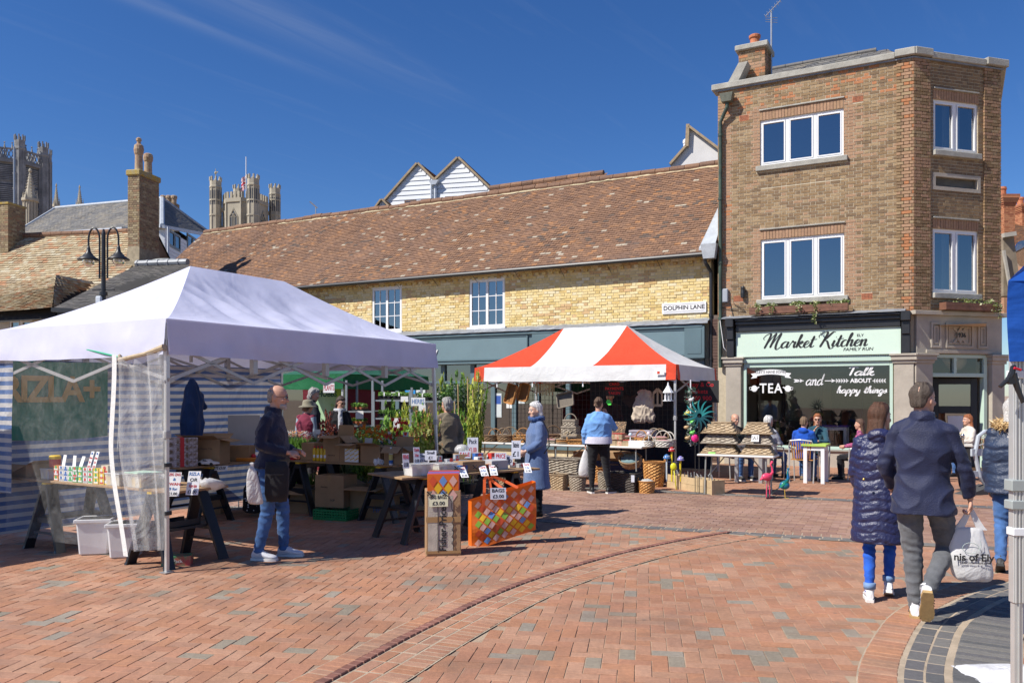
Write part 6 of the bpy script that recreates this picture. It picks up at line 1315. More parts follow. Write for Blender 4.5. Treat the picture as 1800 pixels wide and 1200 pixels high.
for i in range(25):
 row=[]
 for j in range(17):
  u=i/24;v=j/16;x=-.27+.95*u;y=-.5+.58*v+.04*sin(u*5);h=.02+.05*max(0,noise.noise(Vc((u*3.5,v*3,1))))*2+.03*abs(noise.noise(Vc((u*8,v*8,3))));e=min(u,v,1-v)*6;row.append((x+.03*noise.noise(Vc((v*6,0,u))),y,.012+h*min(1,e)))
 P.append(row)
mb.grid(P);mb.B('sheet',fabric('white_plastic',(.80,.80,.82),.2,.5),ps,smooth=True)
def fuse(mb,voxel,it=3,name='body',mats=None):
 me=mb.mesh('tmp',mats or [M_white]);o=bpy.data.objects.new('tmp',me);COL.objects.link(o)
 r=o.modifiers.new('r','REMESH');r.mode='VOXEL';r.voxel_size=voxel;r.use_smooth_shade=True
 if it: s=o.modifiers.new('s','SMOOTH');s.factor=.5;s.iterations=it
 dg=bpy.context.evaluated_depsgraph_get();m2=bpy.data.meshes.new_from_object(o.evaluated_get(dg));bpy.data.objects.remove(o);bpy.data.meshes.remove(me)
 m2.name=name;m2.materials.clear()
 for m in mats: m2.materials.append(m)
 m2.polygons.foreach_set('material_index',[0]*len(m2.polygons));m2.polygons.foreach_set('use_smooth',[True]*len(m2.polygons));m2.update();return m2
def displace(me,fn):
 n=len(me.vertices);co=np.empty(n*3);me.vertices.foreach_get('co',co);co=co.reshape(-1,3);nr=np.empty(n*3);me.vertex_normals.foreach_get('vector',nr);nr=nr.reshape(-1,3)
 d=fn(co,nr);co+=nr*d[:,None];me.vertices.foreach_set('co',co.ravel());me.update()
def pn(co,s,seed=0.):
 """cheap smooth pseudo noise by summed rotated sines"""
 x,y,z=co[:,0]*s[0],co[:,1]*s[1],co[:,2]*s[2];a=seed
 return (np.sin(x*1.7+1.3*np.sin(y*1.1+a)+a)*np.sin(y*1.9+1.1*np.sin(z*1.3+2*a)+.7)+np.sin(z*1.6+1.4*np.sin(x*1.2+3*a)+a*2)*np.sin(x*1.1+y*.8+.3))/2
def folds(amp=.006,sc=(14,14,20),seed=1.,ridge=True):
 def f(co,nr):
  a=pn(co,sc,seed);b=pn(co,[q*2.1 for q in sc],seed+2.3);r=(1-np.abs(a))**3 if ridge else a
  return amp*(r*1.3-.5+.35*b)
 return f
def loft(mb,secs,n=20,m=0,pw=.9,cap=True):
 vs=[]
 for s in secs:
  cx,cy,cz,rx,ry=s[:5];tx,ty=(s[5],s[6]) if len(s)>6 else (0,0)
  for k in range(n):
   a=TAU*k/n;c,q=cos(a),sin(a);u=math.copysign(abs(c)**pw,c)*rx;v=math.copysign(abs(q)**pw,q)*ry;vs.append((cx+u,cy+v,cz+u*tx+v*ty))
 fs=[(i*n+k,i*n+(k+1)%n,(i+1)*n+(k+1)%n,(i+1)*n+k) for i in range(len(secs)-1) for k in range(n)]
 if cap: fs+=[tuple(range(n))[::-1],tuple((len(secs)-1)*n+k for k in range(n))]
 mb.add(vs,fs,m);return mb
def ball(mb,c,r,n=12,ex=(1,1,1),M=None):
 vs=[];fs=[]
 for i in range(n//2+1):
  t=PI*i/(n//2)
  for k in range(n):
   a=TAU*k/n;p=Vc((sin(t)*cos(a)*ex[0],sin(t)*sin(a)*ex[1],cos(t)*ex[2]))*r
   if M is not None: p=M@p
   vs.append(p+Vc(c))
 for i in range(n//2):
  for k in range(n): fs.append((i*n+k,(i+1)*n+k,(i+1)*n+(k+1)%n,i*n+(k+1)%n))
 mb.add(vs,fs)
def limb(mb,pts,rs,n=12):
 mb.tube(pts,rs,n)
 for p,r in zip(pts,rs): ball(mb,p,r*1.0,10)
HEAD=[(0.,.020,.078,.035),(.018,.040,.090,.0),(.042,.054,.090,-.035),(.07,.063,.086,-.06),(.10,.069,.088,-.085),(.125,.073,.086,-.096),(.15,.075,.092,-.100),(.18,.073,.084,-.098),(.208,.062,.062,-.083),(.226,.040,.036,-.058),(.236,.012,.0,-.02)]
SKIN=mat('skin',(.56,.31,.215),.5,.08,14.,.05,200.);SKIN['x']=1;SKIN_P=mat('skin_pale',(.62,.38,.28),.5,.08,14.,.05,200.)
M_eye=mat('eye_white',(.75,.72,.70),.3,0);M_iris=mat('iris',(.03,.025,.02),.3,0);M_lens=mat('dark_lens',(.01,.01,.012),.1,0);M_lip=mat('lip',(.42,.17,.14),.5,.05)
def M_cloth(name,c,rough=.85,v=.18,s=5.,b=.3,bs=160.,sheen=.15,spec=.25): return mat(name,c,rough,v,s,b,bs,sheen=sheen,spec=spec)
def hand(mb,wr,d,up,side,curl=.5,k=1.,spread=.0):
 """wr wrist, d pointing direction, up = back of the hand, side=+1/-1 thumb side"""
 d=Vc(d).normalized();up=Vc(up);up=(up-d*up.dot(d)).normalized();x=d.cross(up)*side
 pc=Vc(wr)+d*.048*k;M=Matrix((x,d,up)).transposed();ball(mb,pc,1.,12,(.040*k,.052*k,.016*k),M)
 for i,(o,l) in enumerate(((-.030,.062),(-.011,.074),(.010,.078),(.030,.070))):
  b=Vc(wr)+d*.088*k+x*o*k;c=curl*1.1;l*=k
  p1=b+(d*cos(c*.6)-up*sin(c*.6))*l*.45;p2=p1+(d*cos(c*1.6)-up*sin(c*1.6))*l*.33;p3=p2+(d*cos(c*2.3)-up*sin(c*2.3))*l*.25
  mb.tube([b-d*.02*k,p1,p2,p3],[.0095*k,.009*k,.008*k,.0065*k],8);ball(mb,p3,.0066*k,8)
 b=Vc(wr)+d*.03*k+x*.030*k;t1=b+(x*.7+d*.7-up*.3).normalized()*.035*k;t2=t1+(d*.9+x*.15-up*.4*curl).normalized()*.03*k
 mb.tube([b,t1,t2],[.013*k,.0105*k,.008*k],8);ball(mb,t2,.008*k,8)
def shoe(parent,ank,fd,mats,k=1.,z0=None,pitch=0.,stripes=None,roll=0.):
 """ankle position;fd heading angle of the toe;pitch>0 lifts the heel"""
 up=MB();L=.27*k;
 secs=[(-.065,.030,.034),(-.045,.036,.05),(.0,.038,.052),(.05,.040,.040),(.10,.046,.028),(.15,.047,.022),(.185,.036,.017),(.198,.012,.010)]
 vs=[];n=14
 for (y,w,h) in secs:
  for q in range(n): a=TAU*q/n;vs.append((w*k*cos(a),y*k,.022*k+h*k*(1+sin(a))*.98))
 fs=[(i*n+q,i*n+(q+1)%n,(i+1)*n+(q+1)%n,(i+1)*n+q) for i in range(len(secs)-1) for q in range(n)]+[tuple(range(n))[::-1],tuple((len(secs)-1)*n+q for q in range(n))]
 up.add(vs,fs,0);up.tube([(0,-.01*k,.10*k),(0,-.012*k,.135*k)],[.043*k,.041*k],12,0)
 out=[(-.03,-.075),(.03,-.075),(.042,-.03),(.040,.04),(.052,.11),(.048,.16),(.025,.2),(-.025,.2),(-.046,.16),(-.048,.11),(-.038,.04),(-.042,-.03)]
 up.prism([(x*k,y*k,0) for x,y in out],(0,0,.028*k),1)
 if stripes:
  for s in (-1,1):
   for j in range(3): y=.02+j*.026;up.prism([(s*.047*k,(y)*k,.035*k),(s*.047*k,(y+.012)*k,.035*k),(s*.036*k,(y+.035)*k,.085*k),(s*.036*k,(y+.023)*k,.085*k)],(s*.004*k,0,0),2)
 for j in range(4): up.bar((-.018*k,(.03+j*.018)*k,(.112-j*.010)*k),(.018*k,(.03+j*.018)*k,(.112-j*.010)*k),.006*k,.005*k,1)
 A=Vc(ank);o=up.build('shoe',mats,parent,smooth=False);autosmooth(o.data,50)
 o.rotation_euler=(-pitch,roll,fd-PI/2);Rm=o.rotation_euler.to_matrix();o.location=A-Rm@Vc((0,-.005*k,.085*k));return o
HAIRM={}
def hair_mat(c):
 key='hair_%02d%02d%02d'%tuple(int(x*99) for x in c)
 nm={'h':'hair'};
 return mat(key.replace('_','_tone_'),c,.6,.35,60.,.5,180.)
def head_parts(t,base,yaw,pitch,hair,k,glasses=None,skin=None,beard=None,roll=0.):
 """base: chin-level point under the head centre"""
 M=Matrix.Translation(base)@Matrix.Rotation(yaw,4,'Z')@Matrix.Rotation(pitch,4,'X')@Matrix.Rotation(roll,4,'Y')@Matrix.Scale(k,4)
 for s in (-1,1):
  mb=MB();ball(mb,(s*.031,.080,.122),.0125,10);mb.v=[M@Vc(v) for v in mb.v];e=mb.B('eye',M_eye,t,smooth=True)
  mb=MB();ball(mb,(s*.032,.0885,.122),.0062,8);mb.v=[M@Vc(v) for v in mb.v];mb.B('iris',M_iris,e)
  mb=MB().tube([(s*.012,.0925,.140),(s*.032,.093,.146),(s*.05,.080,.140)],[.003,.004,.002],5);mb.v=[M@Vc(v) for v in mb.v];mb.B('eyebrow',hair_mat([c*.6 for c in hair[1]]) if hair else M_iris,t)
 mb=MB().tube([(-.022,.083,.050),(0,.0955,.052),(.022,.083,.050)],[.002,.0048,.002],6);mb.v=[M@Vc(v) for v in mb.v];mb.B('lips',M_lip,t)
 if glasses:
  mb=MB()
  for s in (-1,1):
   vs=[(s*.031+.020*cos(TAU*q/12),.101-.012*abs(s*.031+.020*cos(TAU*q/12))/.05,.122+.015*sin(TAU*q/12)) for q in range(12)]
   if glasses=='sun': mb.prism(vs,(0,-.003,0),1)
   mb.tube(vs+[vs[0]],.0018,4);mb.tube([(s*.050,.090,.126),(s*.079,.0,.122)],.0022,4)
  mb.tube([(-.010,.103,.124),(.010,.103,.124)],.002,4);mb.v=[M@Vc(v) for v in mb.v];mb.B('glasses',[M_iris,M_lens],t)
 if hair:
  st,c=hair;hm=hair_mat(c);N=56;prof=[]
  def front(z):
   pts={'short':[(.03,-.055),(.07,-.035),(.12,-.002),(.15,.035),(.18,.078),(.21,.078),(.24,.03)],'bald':[(.03,-.055),(.07,-.04),(.12,-.012),(.15,-.0),(.17,-.02),(.185,-.045)],'full':[(.0,-.03),(.05,-.01),(.10,.02),(.15,.045),(.18,.085),(.215,.085),(.25,.03)]}['short' if st in('short','bun') else ('bald' if st=='bald' else 'full')]
   return float(np.interp(z,[p[0] for p in pts],[p[1] for p in pts]))
  e={'short':.007,'bald':.006,'full':.018,'long':.013,'bun':.008,'curly':.022}[st]
  zs=[.055,.065,.08,.10,.125,.15,.175,.195,.212,.228,.240,.247] if st!='bald' else [.05,.065,.08,.10,.125,.15,.17,.185]
  if st=='long': zs=[-.30,-.24,-.17,-.10,-.04,.0]+zs[1:]
  if st in('full','curly'): zs=[.0]+zs
  secs=[]
  for z in zs:
   zz=min(max(z,0.0),.236);rx=float(np.interp(zz,[h[0] for h in HEAD],[h[1] for h in HEAD]));yb=float(np.interp(zz,[h[0] for h in HEAD],[h[3] for h in HEAD]))
   if z<.09: rx=max(rx,.066 if st!='short' else .05);yb=-.095+.4*max(0,.05-z)*(0 if st in('long',) else 1)
   if st in('short','bald','bun') and z<.135: rx=min(rx,.064-e)-max(0,.09-z)*.55;yb=-.096+max(0,.09-z)*.35
   if z<0: rx=.085-.06*(-z);yb=-.10-.02*sin(-z*9)
   yf=front(z)
   if z<0: yf=.0-.03*(-z)*4
   top=z>.236
   if top: rx=.04 if z<.244 else .012;yb=-.06 if z<.244 else -.03;yf=.03 if z<.244 else 0
   secs.append(((0),(yf+yb-e*.8)/2,z+(e*.5 if z>.2 else 0),rx+e,(yf-yb+e*.8)/2))
  mb=MB();loft(mb,secs,N,0,1.,True);me=mb.mesh('hair',hm,smooth=True)
  co=np.array([v.co for v in me.vertices]);
  rg=rng.normal(0,1,len(co));am={'curly':.012,'full':.008}.get(st,.004)
  for i,v in enumerate(me.vertices):
   a=atan2(v.co.y+.01,v.co.x);s=noise.noise(Vc((cos(a)*9,sin(a)*9,v.co.z*(18 if st=='curly' else 5))))*am*2.2+rg[i]*am*.28;d=Vc((v.co.x,v.co.y+.01,(v.co.z-.12)*.6)).normalized();v.co+=d*s
  me.transform(M);me.update()
  o=link('hair',me,t);ss=o.modifiers.new('s','SUBSURF');ss.levels=1;ss.render_levels=1
  if st=='bun':
   mb=MB();ball(mb,(0,-.12,.16),.042,14,(1,.9,.8));ball(mb,(0,-.10,.13),.03,10);me=fuse(mb,.008,1,'hair_bun',[hm]);displace(me,folds(.006,(60,60,60),3.));me.transform(M);link('hair_bun',me,t)
 if beard:
  mb=MB();loft(mb,[(0,.075,-.006,.024,.022),(0,.062,.012,.046,.040),(0,.060,.034,.058,.040),(0,.058,.05,.060,.038)],20);ball(mb,(0,.095,.066),.012,8,(2,.5,.6));me=fuse(mb,.006,1,'beard',[hair_mat(beard)]);me.transform(M);link('beard',me,t)
 return M
def person(label,loc,face,H=1.72,joints=None,top=None,bottom=None,shoes=None,hair=None,head=(0,0),glasses=None,skin=None,vox=.009,build=1.,beard=None,feet=None,hands=None,seated=False,lower=True,group=None,name='person',face_on=True,cvox=None,female=False):
 k=H/1.75;t=thing(name,label,'person',tuple(loc),face-PI/2,group);skin=skin or SKIN
 J=dict(hipL=(-.095,0,.90),hipR=(.095,0,.90),kneeL=(-.10,.02,.49),kneeR=(.10,.02,.49),ankL=(-.10,-.02,.085),ankR=(.10,-.02,.085),pel=(0,0,.95),waist=(0,.005,1.08),chest=(0,-.005,1.28),shL=(-.166,-.01,1.415),shR=(.166,-.01,1.415),neck=(0,-.01,1.47),head=(0,.01,1.515),elL=(-.22,-.02,1.13),elR=(.22,-.02,1.13),wrL=(-.23,.04,.88),wrR=(.23,.04,.88))
 if female: J.update(shL=(-.155,-.01,1.41),shR=(.155,-.01,1.41),elL=(-.20,-.02,1.13),elR=(.20,-.02,1.13),wrL=(-.21,.04,.88),wrR=(.21,.04,.88))
 if seated:
  dz=.90-.53
  for q in ('pel','waist','chest','shL','shR','neck','head','elL','elR','hipL','hipR','wrL','wrR'): x,y,z=J[q];J[q]=(x,y,z-dz)
  J.update(kneeL=(-.13,.42,.50),kneeR=(.13,.42,.50),ankL=(-.13,.40,.085),ankR=(.13,.40,.085),elL=(-.22,.08,.80),elR=(.22,.08,.80),wrL=(-.12,.32,.76),wrR=(.12,.32,.76))
 if joints: J.update(joints)
 J={q:Vc(v)*k for q,v in J.items()};b=build
 sk=MB();hb=J['head'];yaw,pitch=head[:2];Mh=Matrix.Translation(hb)@Matrix.Rotation(yaw,4,'Z')@Matrix.Rotation(pitch,4,'X')@Matrix.Scale(k,4)
 hm=MB();loft(hm,[(0,(f+bk)/2,z,rx,(f-bk)/2) for z,rx,f,bk in HEAD],24,0,.95);hm.tube([(0,.086,.135),(0,.100,.105),(0,.110,.088),(0,.096,.078)],[.008,.010,.013,.009],8)
 for s in (-1,1): ball(hm,(s*.076,-.012,.105),.030,10,(.32,.62,1.));ball(hm,(s*.011,.095,.086),.009,8);ball(hm,(s*.045,.060,.090),.022,8)
 hm.tube([(-.045,.080,.143),(0,.094,.146),(.045,.080,.143)],[.009,.010,.009],6)
 hm.v=[tuple(Mh@Vc(v)) for v in hm.v];sk.add(hm.v,hm.f)
 limb(sk,[J['neck']+Vc((0,.0,-.05)),hb+(Mh.to_3x3()@Vc((0,-.015,.05)))],[.060*k,.052*k])
 loft(sk,[(*(J['pel']-Vc((0,0,.05))),.13*k*b,.09*k*b),(*J['waist'],.11*k*b,.08*k*b),(*J['chest'],.13*k*b,.09*k*b),(*(J['neck']-Vc((0,0,.05))),.10*k,.06*k)],16)
 for s in 'LR':
  limb(sk,[J['chest']*.0+J['sh'+s]*.9+J['neck']*.1,J['sh'+s],J['el'+s],J['wr'+s]],[.045*k,.042*k,.034*k,.024*k])
  limb(sk,[J['hip'+s],J['knee'+s],J['ank'+s]],[.065*k*b,.045*k*b,.032*k])
  hd=(hands or {}).get(s);f=(J['wr'+s]-J['el'+s]).normalized()
  if hd is None: hd=dict(d=f,up=(Vc((1,0,0)) if s=='R' else Vc((-1,0,0))),curl=.45)
  hand(sk,J['wr'+s],hd['d'],hd['up'],hd.get('side',1 if s=='R' else -1),hd.get('curl',.5),k)
 me=fuse(sk,vox,2,'body',[skin]);link('body',me,t)
 head_parts(t,hb,yaw,pitch,hair,k,glasses,skin,beard)
 cv=cvox or max(.011,vox*1.2)
 if bottom and lower:
  mb=MB();bm,style=bottom;w={'slim':1.0,'straight':1.2,'wide':1.45}[style]
  loft(mb,[(*(J['pel']+Vc((0,0,.08*k))),.155*k*b,.115*k*b),(*J['pel'],.170*k*b,.125*k*b),(*((J['hipL']+J['hipR'])/2-Vc((0,0,.02))),.168*k*b,.125*k*b)],20)
  for s in 'LR':
   h,kn,an=J['hip'+s],J['knee'+s],J['ank'+s];ov=(an-kn).normalized()*.0
   limb(mb,[h,h.lerp(kn,.45),kn],[.088*k*b*max(1,w*.93),.076*k*b*max(1,w*.93),.056*k*w*b]);limb(mb,[kn,kn.lerp(an,.35),kn.lerp(an,.97)],[.056*k*w*b,.052*k*w*b,.040*k*w*(1.05 if style!='slim' else .95)])
  me=fuse(mb,cv,3,'trousers',[bm]);an=(J['ankL'],J['ankR'],J['kneeL'],J['kneeR'])
  def f(co,nr):
   d=folds(.006 if style!='slim' else .0035,(13,13,26),face+2)(co,nr)
   for q,pt in enumerate(an):
    dd=np.linalg.norm(co-np.array(pt),axis=1);d=d+.006*np.exp(-(dd/.10)**2)*np.sin(co[:,2]*110+co[:,0]*20+q)
   return d
  displace(me,f);link('trousers',me,t)
 if shoes and lower:
  for s in 'LR':
   fdv=(feet or {}).get(s,(PI/2+(.12 if s=='L' else -.12),0.));shoe(t,J['ank'+s],fdv[0],shoes,k*(.94 if female else 1.0),pitch=fdv[1],stripes=len(shoes)>2)
 if top:
  tm=top['m'];kind=top.get('kind','jacket');hem=top.get('hem',.86)*k-(0 if not seated else .0);fl=top.get('flare',1.);bx=top.get('bulk',1.)*b
  if seated: hem=.50*k
  mb=MB();p,w_,c,n_=J['pel'],J['waist'],J['chest'],J['neck']
  shw=abs(J['shR'].x-J['shL'].x)/2
  secs=[]
  low=Vc((p.x,p.y,hem));low2=low.lerp(Vc((p.x,p.y,p.z)),.5)
  if hem<p.z-.1: secs+=[(low.x,low.y,hem,.185*k*bx*fl,.150*k*bx*fl),(low2.x,low2.y,low2.z,.183*k*bx*(1+fl)/2,.145*k*bx*(1+fl)/2)]
  else: secs+=[(p.x,p.y,hem,.178*k*bx*fl,.140*k*bx*fl)]
  secs+=[(p.x,p.y,p.z+.02,.180*k*bx,.138*k*bx),(w_.x,w_.y,w_.z,.160*k*bx*top.get('waist',1.),.122*k*bx),(c.x,c.y,c.z,.182*k*bx,.130*k*bx),(c.x*.4+n_.x*.6,c.y*.4+n_.y*.6-.005,(J['shL'].z+J['shR'].z)/2-.02*k,shw*1.0,.098*k*bx),(n_.x,n_.y,n_.z-.01*k,shw*.66,.085*k),(n_.x,n_.y+.003,n_.z+.018*k,.072*k,.070*k),(n_.x,n_.y+.008,n_.z+.03*k,.062*k,.062*k)]
  if not top.get('gilet'): pass
  loft(mb,secs,26,0,.92)
  ar=top.get('arm',1.)
  for s in 'LR':
   sh,el,wr=J['sh'+s],J['el'+s],J['wr'+s]
   if top.get('gilet'): ball(mb,sh,.07*k,10);continue
   cuff=el.lerp(wr,top.get('cuff',.94));limb(mb,[n_.lerp(sh,.55),sh+Vc((0,0,-.012)),sh.lerp(el,.5),el],[.055*k,.060*k*ar,.058*k*ar,.053*k*ar]);limb(mb,[el,el.lerp(cuff,.5)],[.056*k*ar,.050*k*ar]);mb.tube([el.lerp(cuff,.5),cuff],[.050*k*ar,.042*k*ar],12)
  if top.get('hood'): ball(mb,n_+Vc((0,-.085*k,.0)),.085*k,14,(1.25,.62,.8))
  if top.get('collar'): mb.tube([n_+Vc((0,0,.0)),n_+Vc((0,.012,.065*k))],[.088*k,.080*k],16)
  me=fuse(mb,cv,3,kind,[tm])
  if kind=='puffer_coat':
   q=top.get('quilt',.075)
   def f(co,nr):
    z=co[:,2]+.028*np.abs(np.sin(np.arctan2(co[:,1]-p.y,co[:,0])*2.))*1.0;side=np.abs(nr[:,2])<.85
    base=np.abs(np.sin(z*PI/q));d=.012*(base**.45)-.007+.004*pn(co,(22,22,60),2.)+.003*pn(co,(60,60,90),4.)
    return d*side
  else:
   fo=folds(top.get('fold',.007),top.get('fs',(11,11,17)),face+H)
   def f(co,nr):
    d=fo(co,nr)
    for s in 'LR':
     dd=np.linalg.norm(co-np.array(J['el'+s]),axis=1);d=d+.005*np.exp(-(dd/.09)**2)*np.sin(co[:,2]*95+co[:,1]*60)
    return d
  displace(me,f);o=link(kind,me,t)
 t['k']=k
 return t,J,Mh
def jean(n,c): return M_cloth(n,c,.9,.35,7.,.3,220.)
M_jean=jean('blue_denim',(.055,.13,.31));M_jeanb=jean('bright_blue_denim',(.02,.10,.50));M_greyt=jean('grey_trousers',(.12,.125,.135));M_blackt=M_cloth('black_trousers',(.012,.012,.015));M_navyf=M_cloth('navy_fleece',(.012,.017,.045),.95,.2,5.,.5,300.,.3)
M_shoew=mat('white_trainer',(.68,.68,.70),.55,.08,20.,.2,90.);M_sole=mat('white_sole',(.72,.71,.68),.6,.08);M_gum=mat('gum_sole',(.45,.30,.13),.7,.15,20.,.3,80.);M_sole_b=mat('black_sole',(.02,.02,.02),.7)
f1=G(462,988);f2_=G(492,975);loc=(f1+f2_)/2;loc.z=0
pm,J,Mh=person('older man in navy fleece and jeans standing under the white tent, hands clasped',loc,R(3),1.80,
 joints=dict(kneeR=(.09,-.02,.49),ankR=(.09,-.11,.085),kneeL=(-.10,.09,.50),ankL=(-.11,.10,.085),elR=(.235,-.06,1.16),elL=(-.235,-.03,1.16),wrR=(.12,.19,1.08),wrL=(-.08,.22,1.09),head=(0,.05,1.52),neck=(0,.015,1.47),chest=(0,0,1.28),waist=(0,.03,1.08)),
 top=dict(m=M_navyf,kind='fleece',hem=.93,bulk=1.12,collar=True,fold=.008),bottom=(M_jean,'straight'),shoes=[M_shoew,M_sole],hair=('bald',(.30,.28,.26)),head=(R(2),R(-6)),glasses='sun',vox=.0065,build=1.05,beard=(.42,.40,.37),
 feet={'R':(PI/2-.25,0),'L':(PI/2-.1,0)},hands={'R':dict(d=(-.55,.8,-.05),up=(.5,.4,.75),curl=.75),'L':dict(d=(.5,.85,.0),up=(-.4,.3,.85),curl=.6)})
mb=MB();loft(mb,[(0,.02,1.00,.205,.165),(0,.02,1.045,.205,.165)],28,0,.92,False);mb.B('waist_strap',M_black,pm)
mb=MB();loft(mb,[(.19,.10,.62,.03,.10),(.205,.10,.70,.045,.115),(.205,.10,.95,.04,.12),(.20,.09,1.03,.03,.11)],16,0,.7);o=mb.B('money_pouch',M_cloth('black_canvas',(.02,.02,.022)),pm,smooth=True);displace(o.data,folds(.012,(22,22,22),2.))
mb=MB();mb.bar((.255,.02,.90),(.255,.18,.90),.006,.008);mb.B('pouch_zip',M_iron,pm)
wb=thing('white_cloth_bag','limp white cloth bag hanging from the belt of the man in navy fleece','bag',tuple(pm.location+Vc((-.11,-.30,1.0))),R(8))
mb=MB();loft(mb,[(.045,0,-.40,.075,.014),(.03,0,-.36,.080,.02),(.01,0,-.2,.068,.022),(0,0,-.06,.05,.02),(0,0,-.02,.018,.014),(0,0,.0,.016,.012),(0,0,.03,.03,.014)],18,0,.7);o=mb.B('cloth',fabric('white_cotton',(.66,.65,.63),.1,.6,sc2=60.),wb,smooth=True);s_=o.modifiers.new('s','SUBSURF');s_.levels=1;s_.render_levels=1
M_puff=mat('navy_puffer_nylon',(.018,.022,.075),.36,.25,9.,.35,70.,spec=.6)
fl_,fr_=G(1527,1064),G(1566,1043);loc=(fl_+fr_)/2;loc.z=0
pw,J,Mh=person('woman in long quilted navy puffer coat and bright blue jeans walking beside the man',loc,R(66),1.63,
 joints=dict(ankL=(-.085,-.12,.085),kneeL=(-.09,.01,.47),ankR=(.07,.10,.12),kneeR=(.08,.10,.50),elL=(-.20,.06,1.14),elR=(.19,.05,1.14),wrL=(-.17,.17,.95),wrR=(.18,.17,.95)),
 top=dict(m=M_puff,kind='puffer_coat',hem=.52,bulk=1.20,flare=1.10,arm=1.22,hood=True,waist=1.1,quilt=.085),bottom=(M_jeanb,'slim'),shoes=[M_shoew,M_sole],hair=('long',(.085,.035,.016)),head=(R(-38),0),vox=.0075,cvox=.009,female=True,feet={'L':(PI/2+.1,0),'R':(PI/2,.32)})
mb=MB();
for x in (-.12,.12): ball(mb,(x,-.235,1.02),.012,8)
mb.B('waist_button',mat('brass',(.6,.42,.15),.3),pw)
mb=MB().tube([(.24,-.07,.66),(.27,-.05,.62),(.26,-.05,.56),(.24,-.05,.54)],.007,5);mb.B('drawcord',M_white,pw)
for s in 'LR':
 q=J['ank'+s];mb=MB().lathe([(.047,.03),(.049,.075),(.044,.078)],14,tuple(q));mb.B('denim_cuff',jean('pale_denim',(.18,.30,.52)),pw,smooth=True)
loc=G(1622,1088);loc.z=0
M_navyj=mat('navy_jacket_cloth',(.014,.019,.056),.6,.22,6.,.35,120.,spec=.35,sheen=.1)
pj,Jj,Mh=person('man in plain navy jacket and grey trousers walking away with a white carrier bag',loc,R(62),1.79,
 joints=dict(kneeL=(-.07,.05,.50),ankL=(-.05,.02,.085),kneeR=(.16,.16,.52),ankR=(.03,-.21,.25),elL=(-.25,-.02,1.15),wrL=(-.22,.13,.95),elR=(.27,.02,1.14),wrR=(.31,.10,.905),hipR=(.10,.02,.9)),
 top=dict(m=M_navyj,kind='jacket',hem=.79,bulk=1.05,flare=1.10,arm=1.02,collar=True,fold=.012,fs=(8,8,13)),bottom=(M_greyt,'straight'),shoes=[M_shoew,M_gum,M_navyf],hair=('short',(.075,.055,.04)),head=(R(-30),0),vox=.0065,cvox=.010,build=1.06,
 feet={'L':(PI/2,0),'R':(PI/2+.1,1.05)},hands={'R':dict(d=(.05,.10,-1),up=(1,.1,0),curl=1.1)})
hw_=pj.matrix_world if False else None
def child_world(t,v): return Matrix.Translation(t.location)@Matrix.Rotation(t.rotation_euler.z,4,'Z')@Vc(v)
hp=child_world(pj,Jj['wrR']+Vc((.0,.01,-.085)))
cb=thing('carrier_bag','white printed plastic carrier bag held by the man in the navy jacket','bag',(hp.x,hp.y,hp.z),R(-14))
mb=MB();secs=[(.02,0,-.54,.11,.045),(.02,0,-.50,.145,.075),(.0,0,-.38,.148,.085),(-.01,0,-.26,.13,.07),(-.01,0,-.17,.10,.045),(0,0,-.13,.09,.03)]
loft(mb,secs,40,0,.8,True);me=mb.mesh('bag_body',fabric('white_polythene',(.82,.82,.82),.3,.22,rough=.35,sc2=45.),smooth=True);o=link('bag_body',me,cb);s_=o.modifiers.new('s','SUBSURF');s_.levels=2;s_.render_levels=2
displace(me,lambda co,nr:.014*pn(co,(30,30,9),3.))
for s in (-1,1):
 mb=MB();mb.grid([[(s*(.085-.080*(v)**.8)+w_*(.030-.015*v),-.012,-.15+.155*v) for w_ in (-1,1)] for v in [k/8 for k in range(9)]]);mb.grid([[(s*(.085-.080*(v)**.8)+w_*(.030-.015*v),.02-.02*v,-.15+.155*v) for w_ in (-1,1)] for v in [k/8 for k in range(9)]]);mb.B('bag_handle',MATS['white_polythene'],cb,smooth=True)
text('nis of Ely',.075,M_ink,cb,(.0,-.092,-.345),offset=.002,ext=.001);text('FOOD HALL & BAKERY',.020,M_ink,cb,(.0,-.093,-.385),ext=.001)
mb=MB().tube([(-.02+.055*cos(t),-.089,-.275+.04*sin(t)) for t in [TAU*k/16 for k in range(15)]],.0022,4);mb.tube([(.045,-.088,-.22),(.05,-.090,-.26),(.03,-.091,-.30)],.0022,4);mb.B('printed_swirl',mat('grey_green_ink',(.35,.42,.40),.6),cb)
loc=G(1780,1003);loc.z=0
M_fur=tmat('tan_fur',[(.50,.34,.15),(.60,.43,.22),(.42,.27,.11),(.66,.50,.28)],.9,30.,.2,0,0,'CONSTANT')
pf,J,Mh=person('person in padded coat with tan fur hood behind the blue tent leg',loc,R(60),1.66,
 joints=dict(kneeL=(-.10,-.0,.49),ankL=(-.11,-.22,.13),kneeR=(.09,.12,.50),ankR=(.09,.12,.085)),
 top=dict(m=mat('dark_blue_padded',(.02,.035,.075),.5,.2,8.,.3,80.),kind='puffer_coat',hem=.80,bulk=1.3,flare=1.05,arm=1.35,hood=True,waist=1.15,quilt=.12),bottom=(M_jean,'straight'),shoes=[mat('dark_trainer',(.03,.03,.03),.6),M_sole_b],hair=('long',(.5,.48,.45)),head=(0,R(-10)),female=True,feet={'L':(PI/2,.55)})
mb=MB()
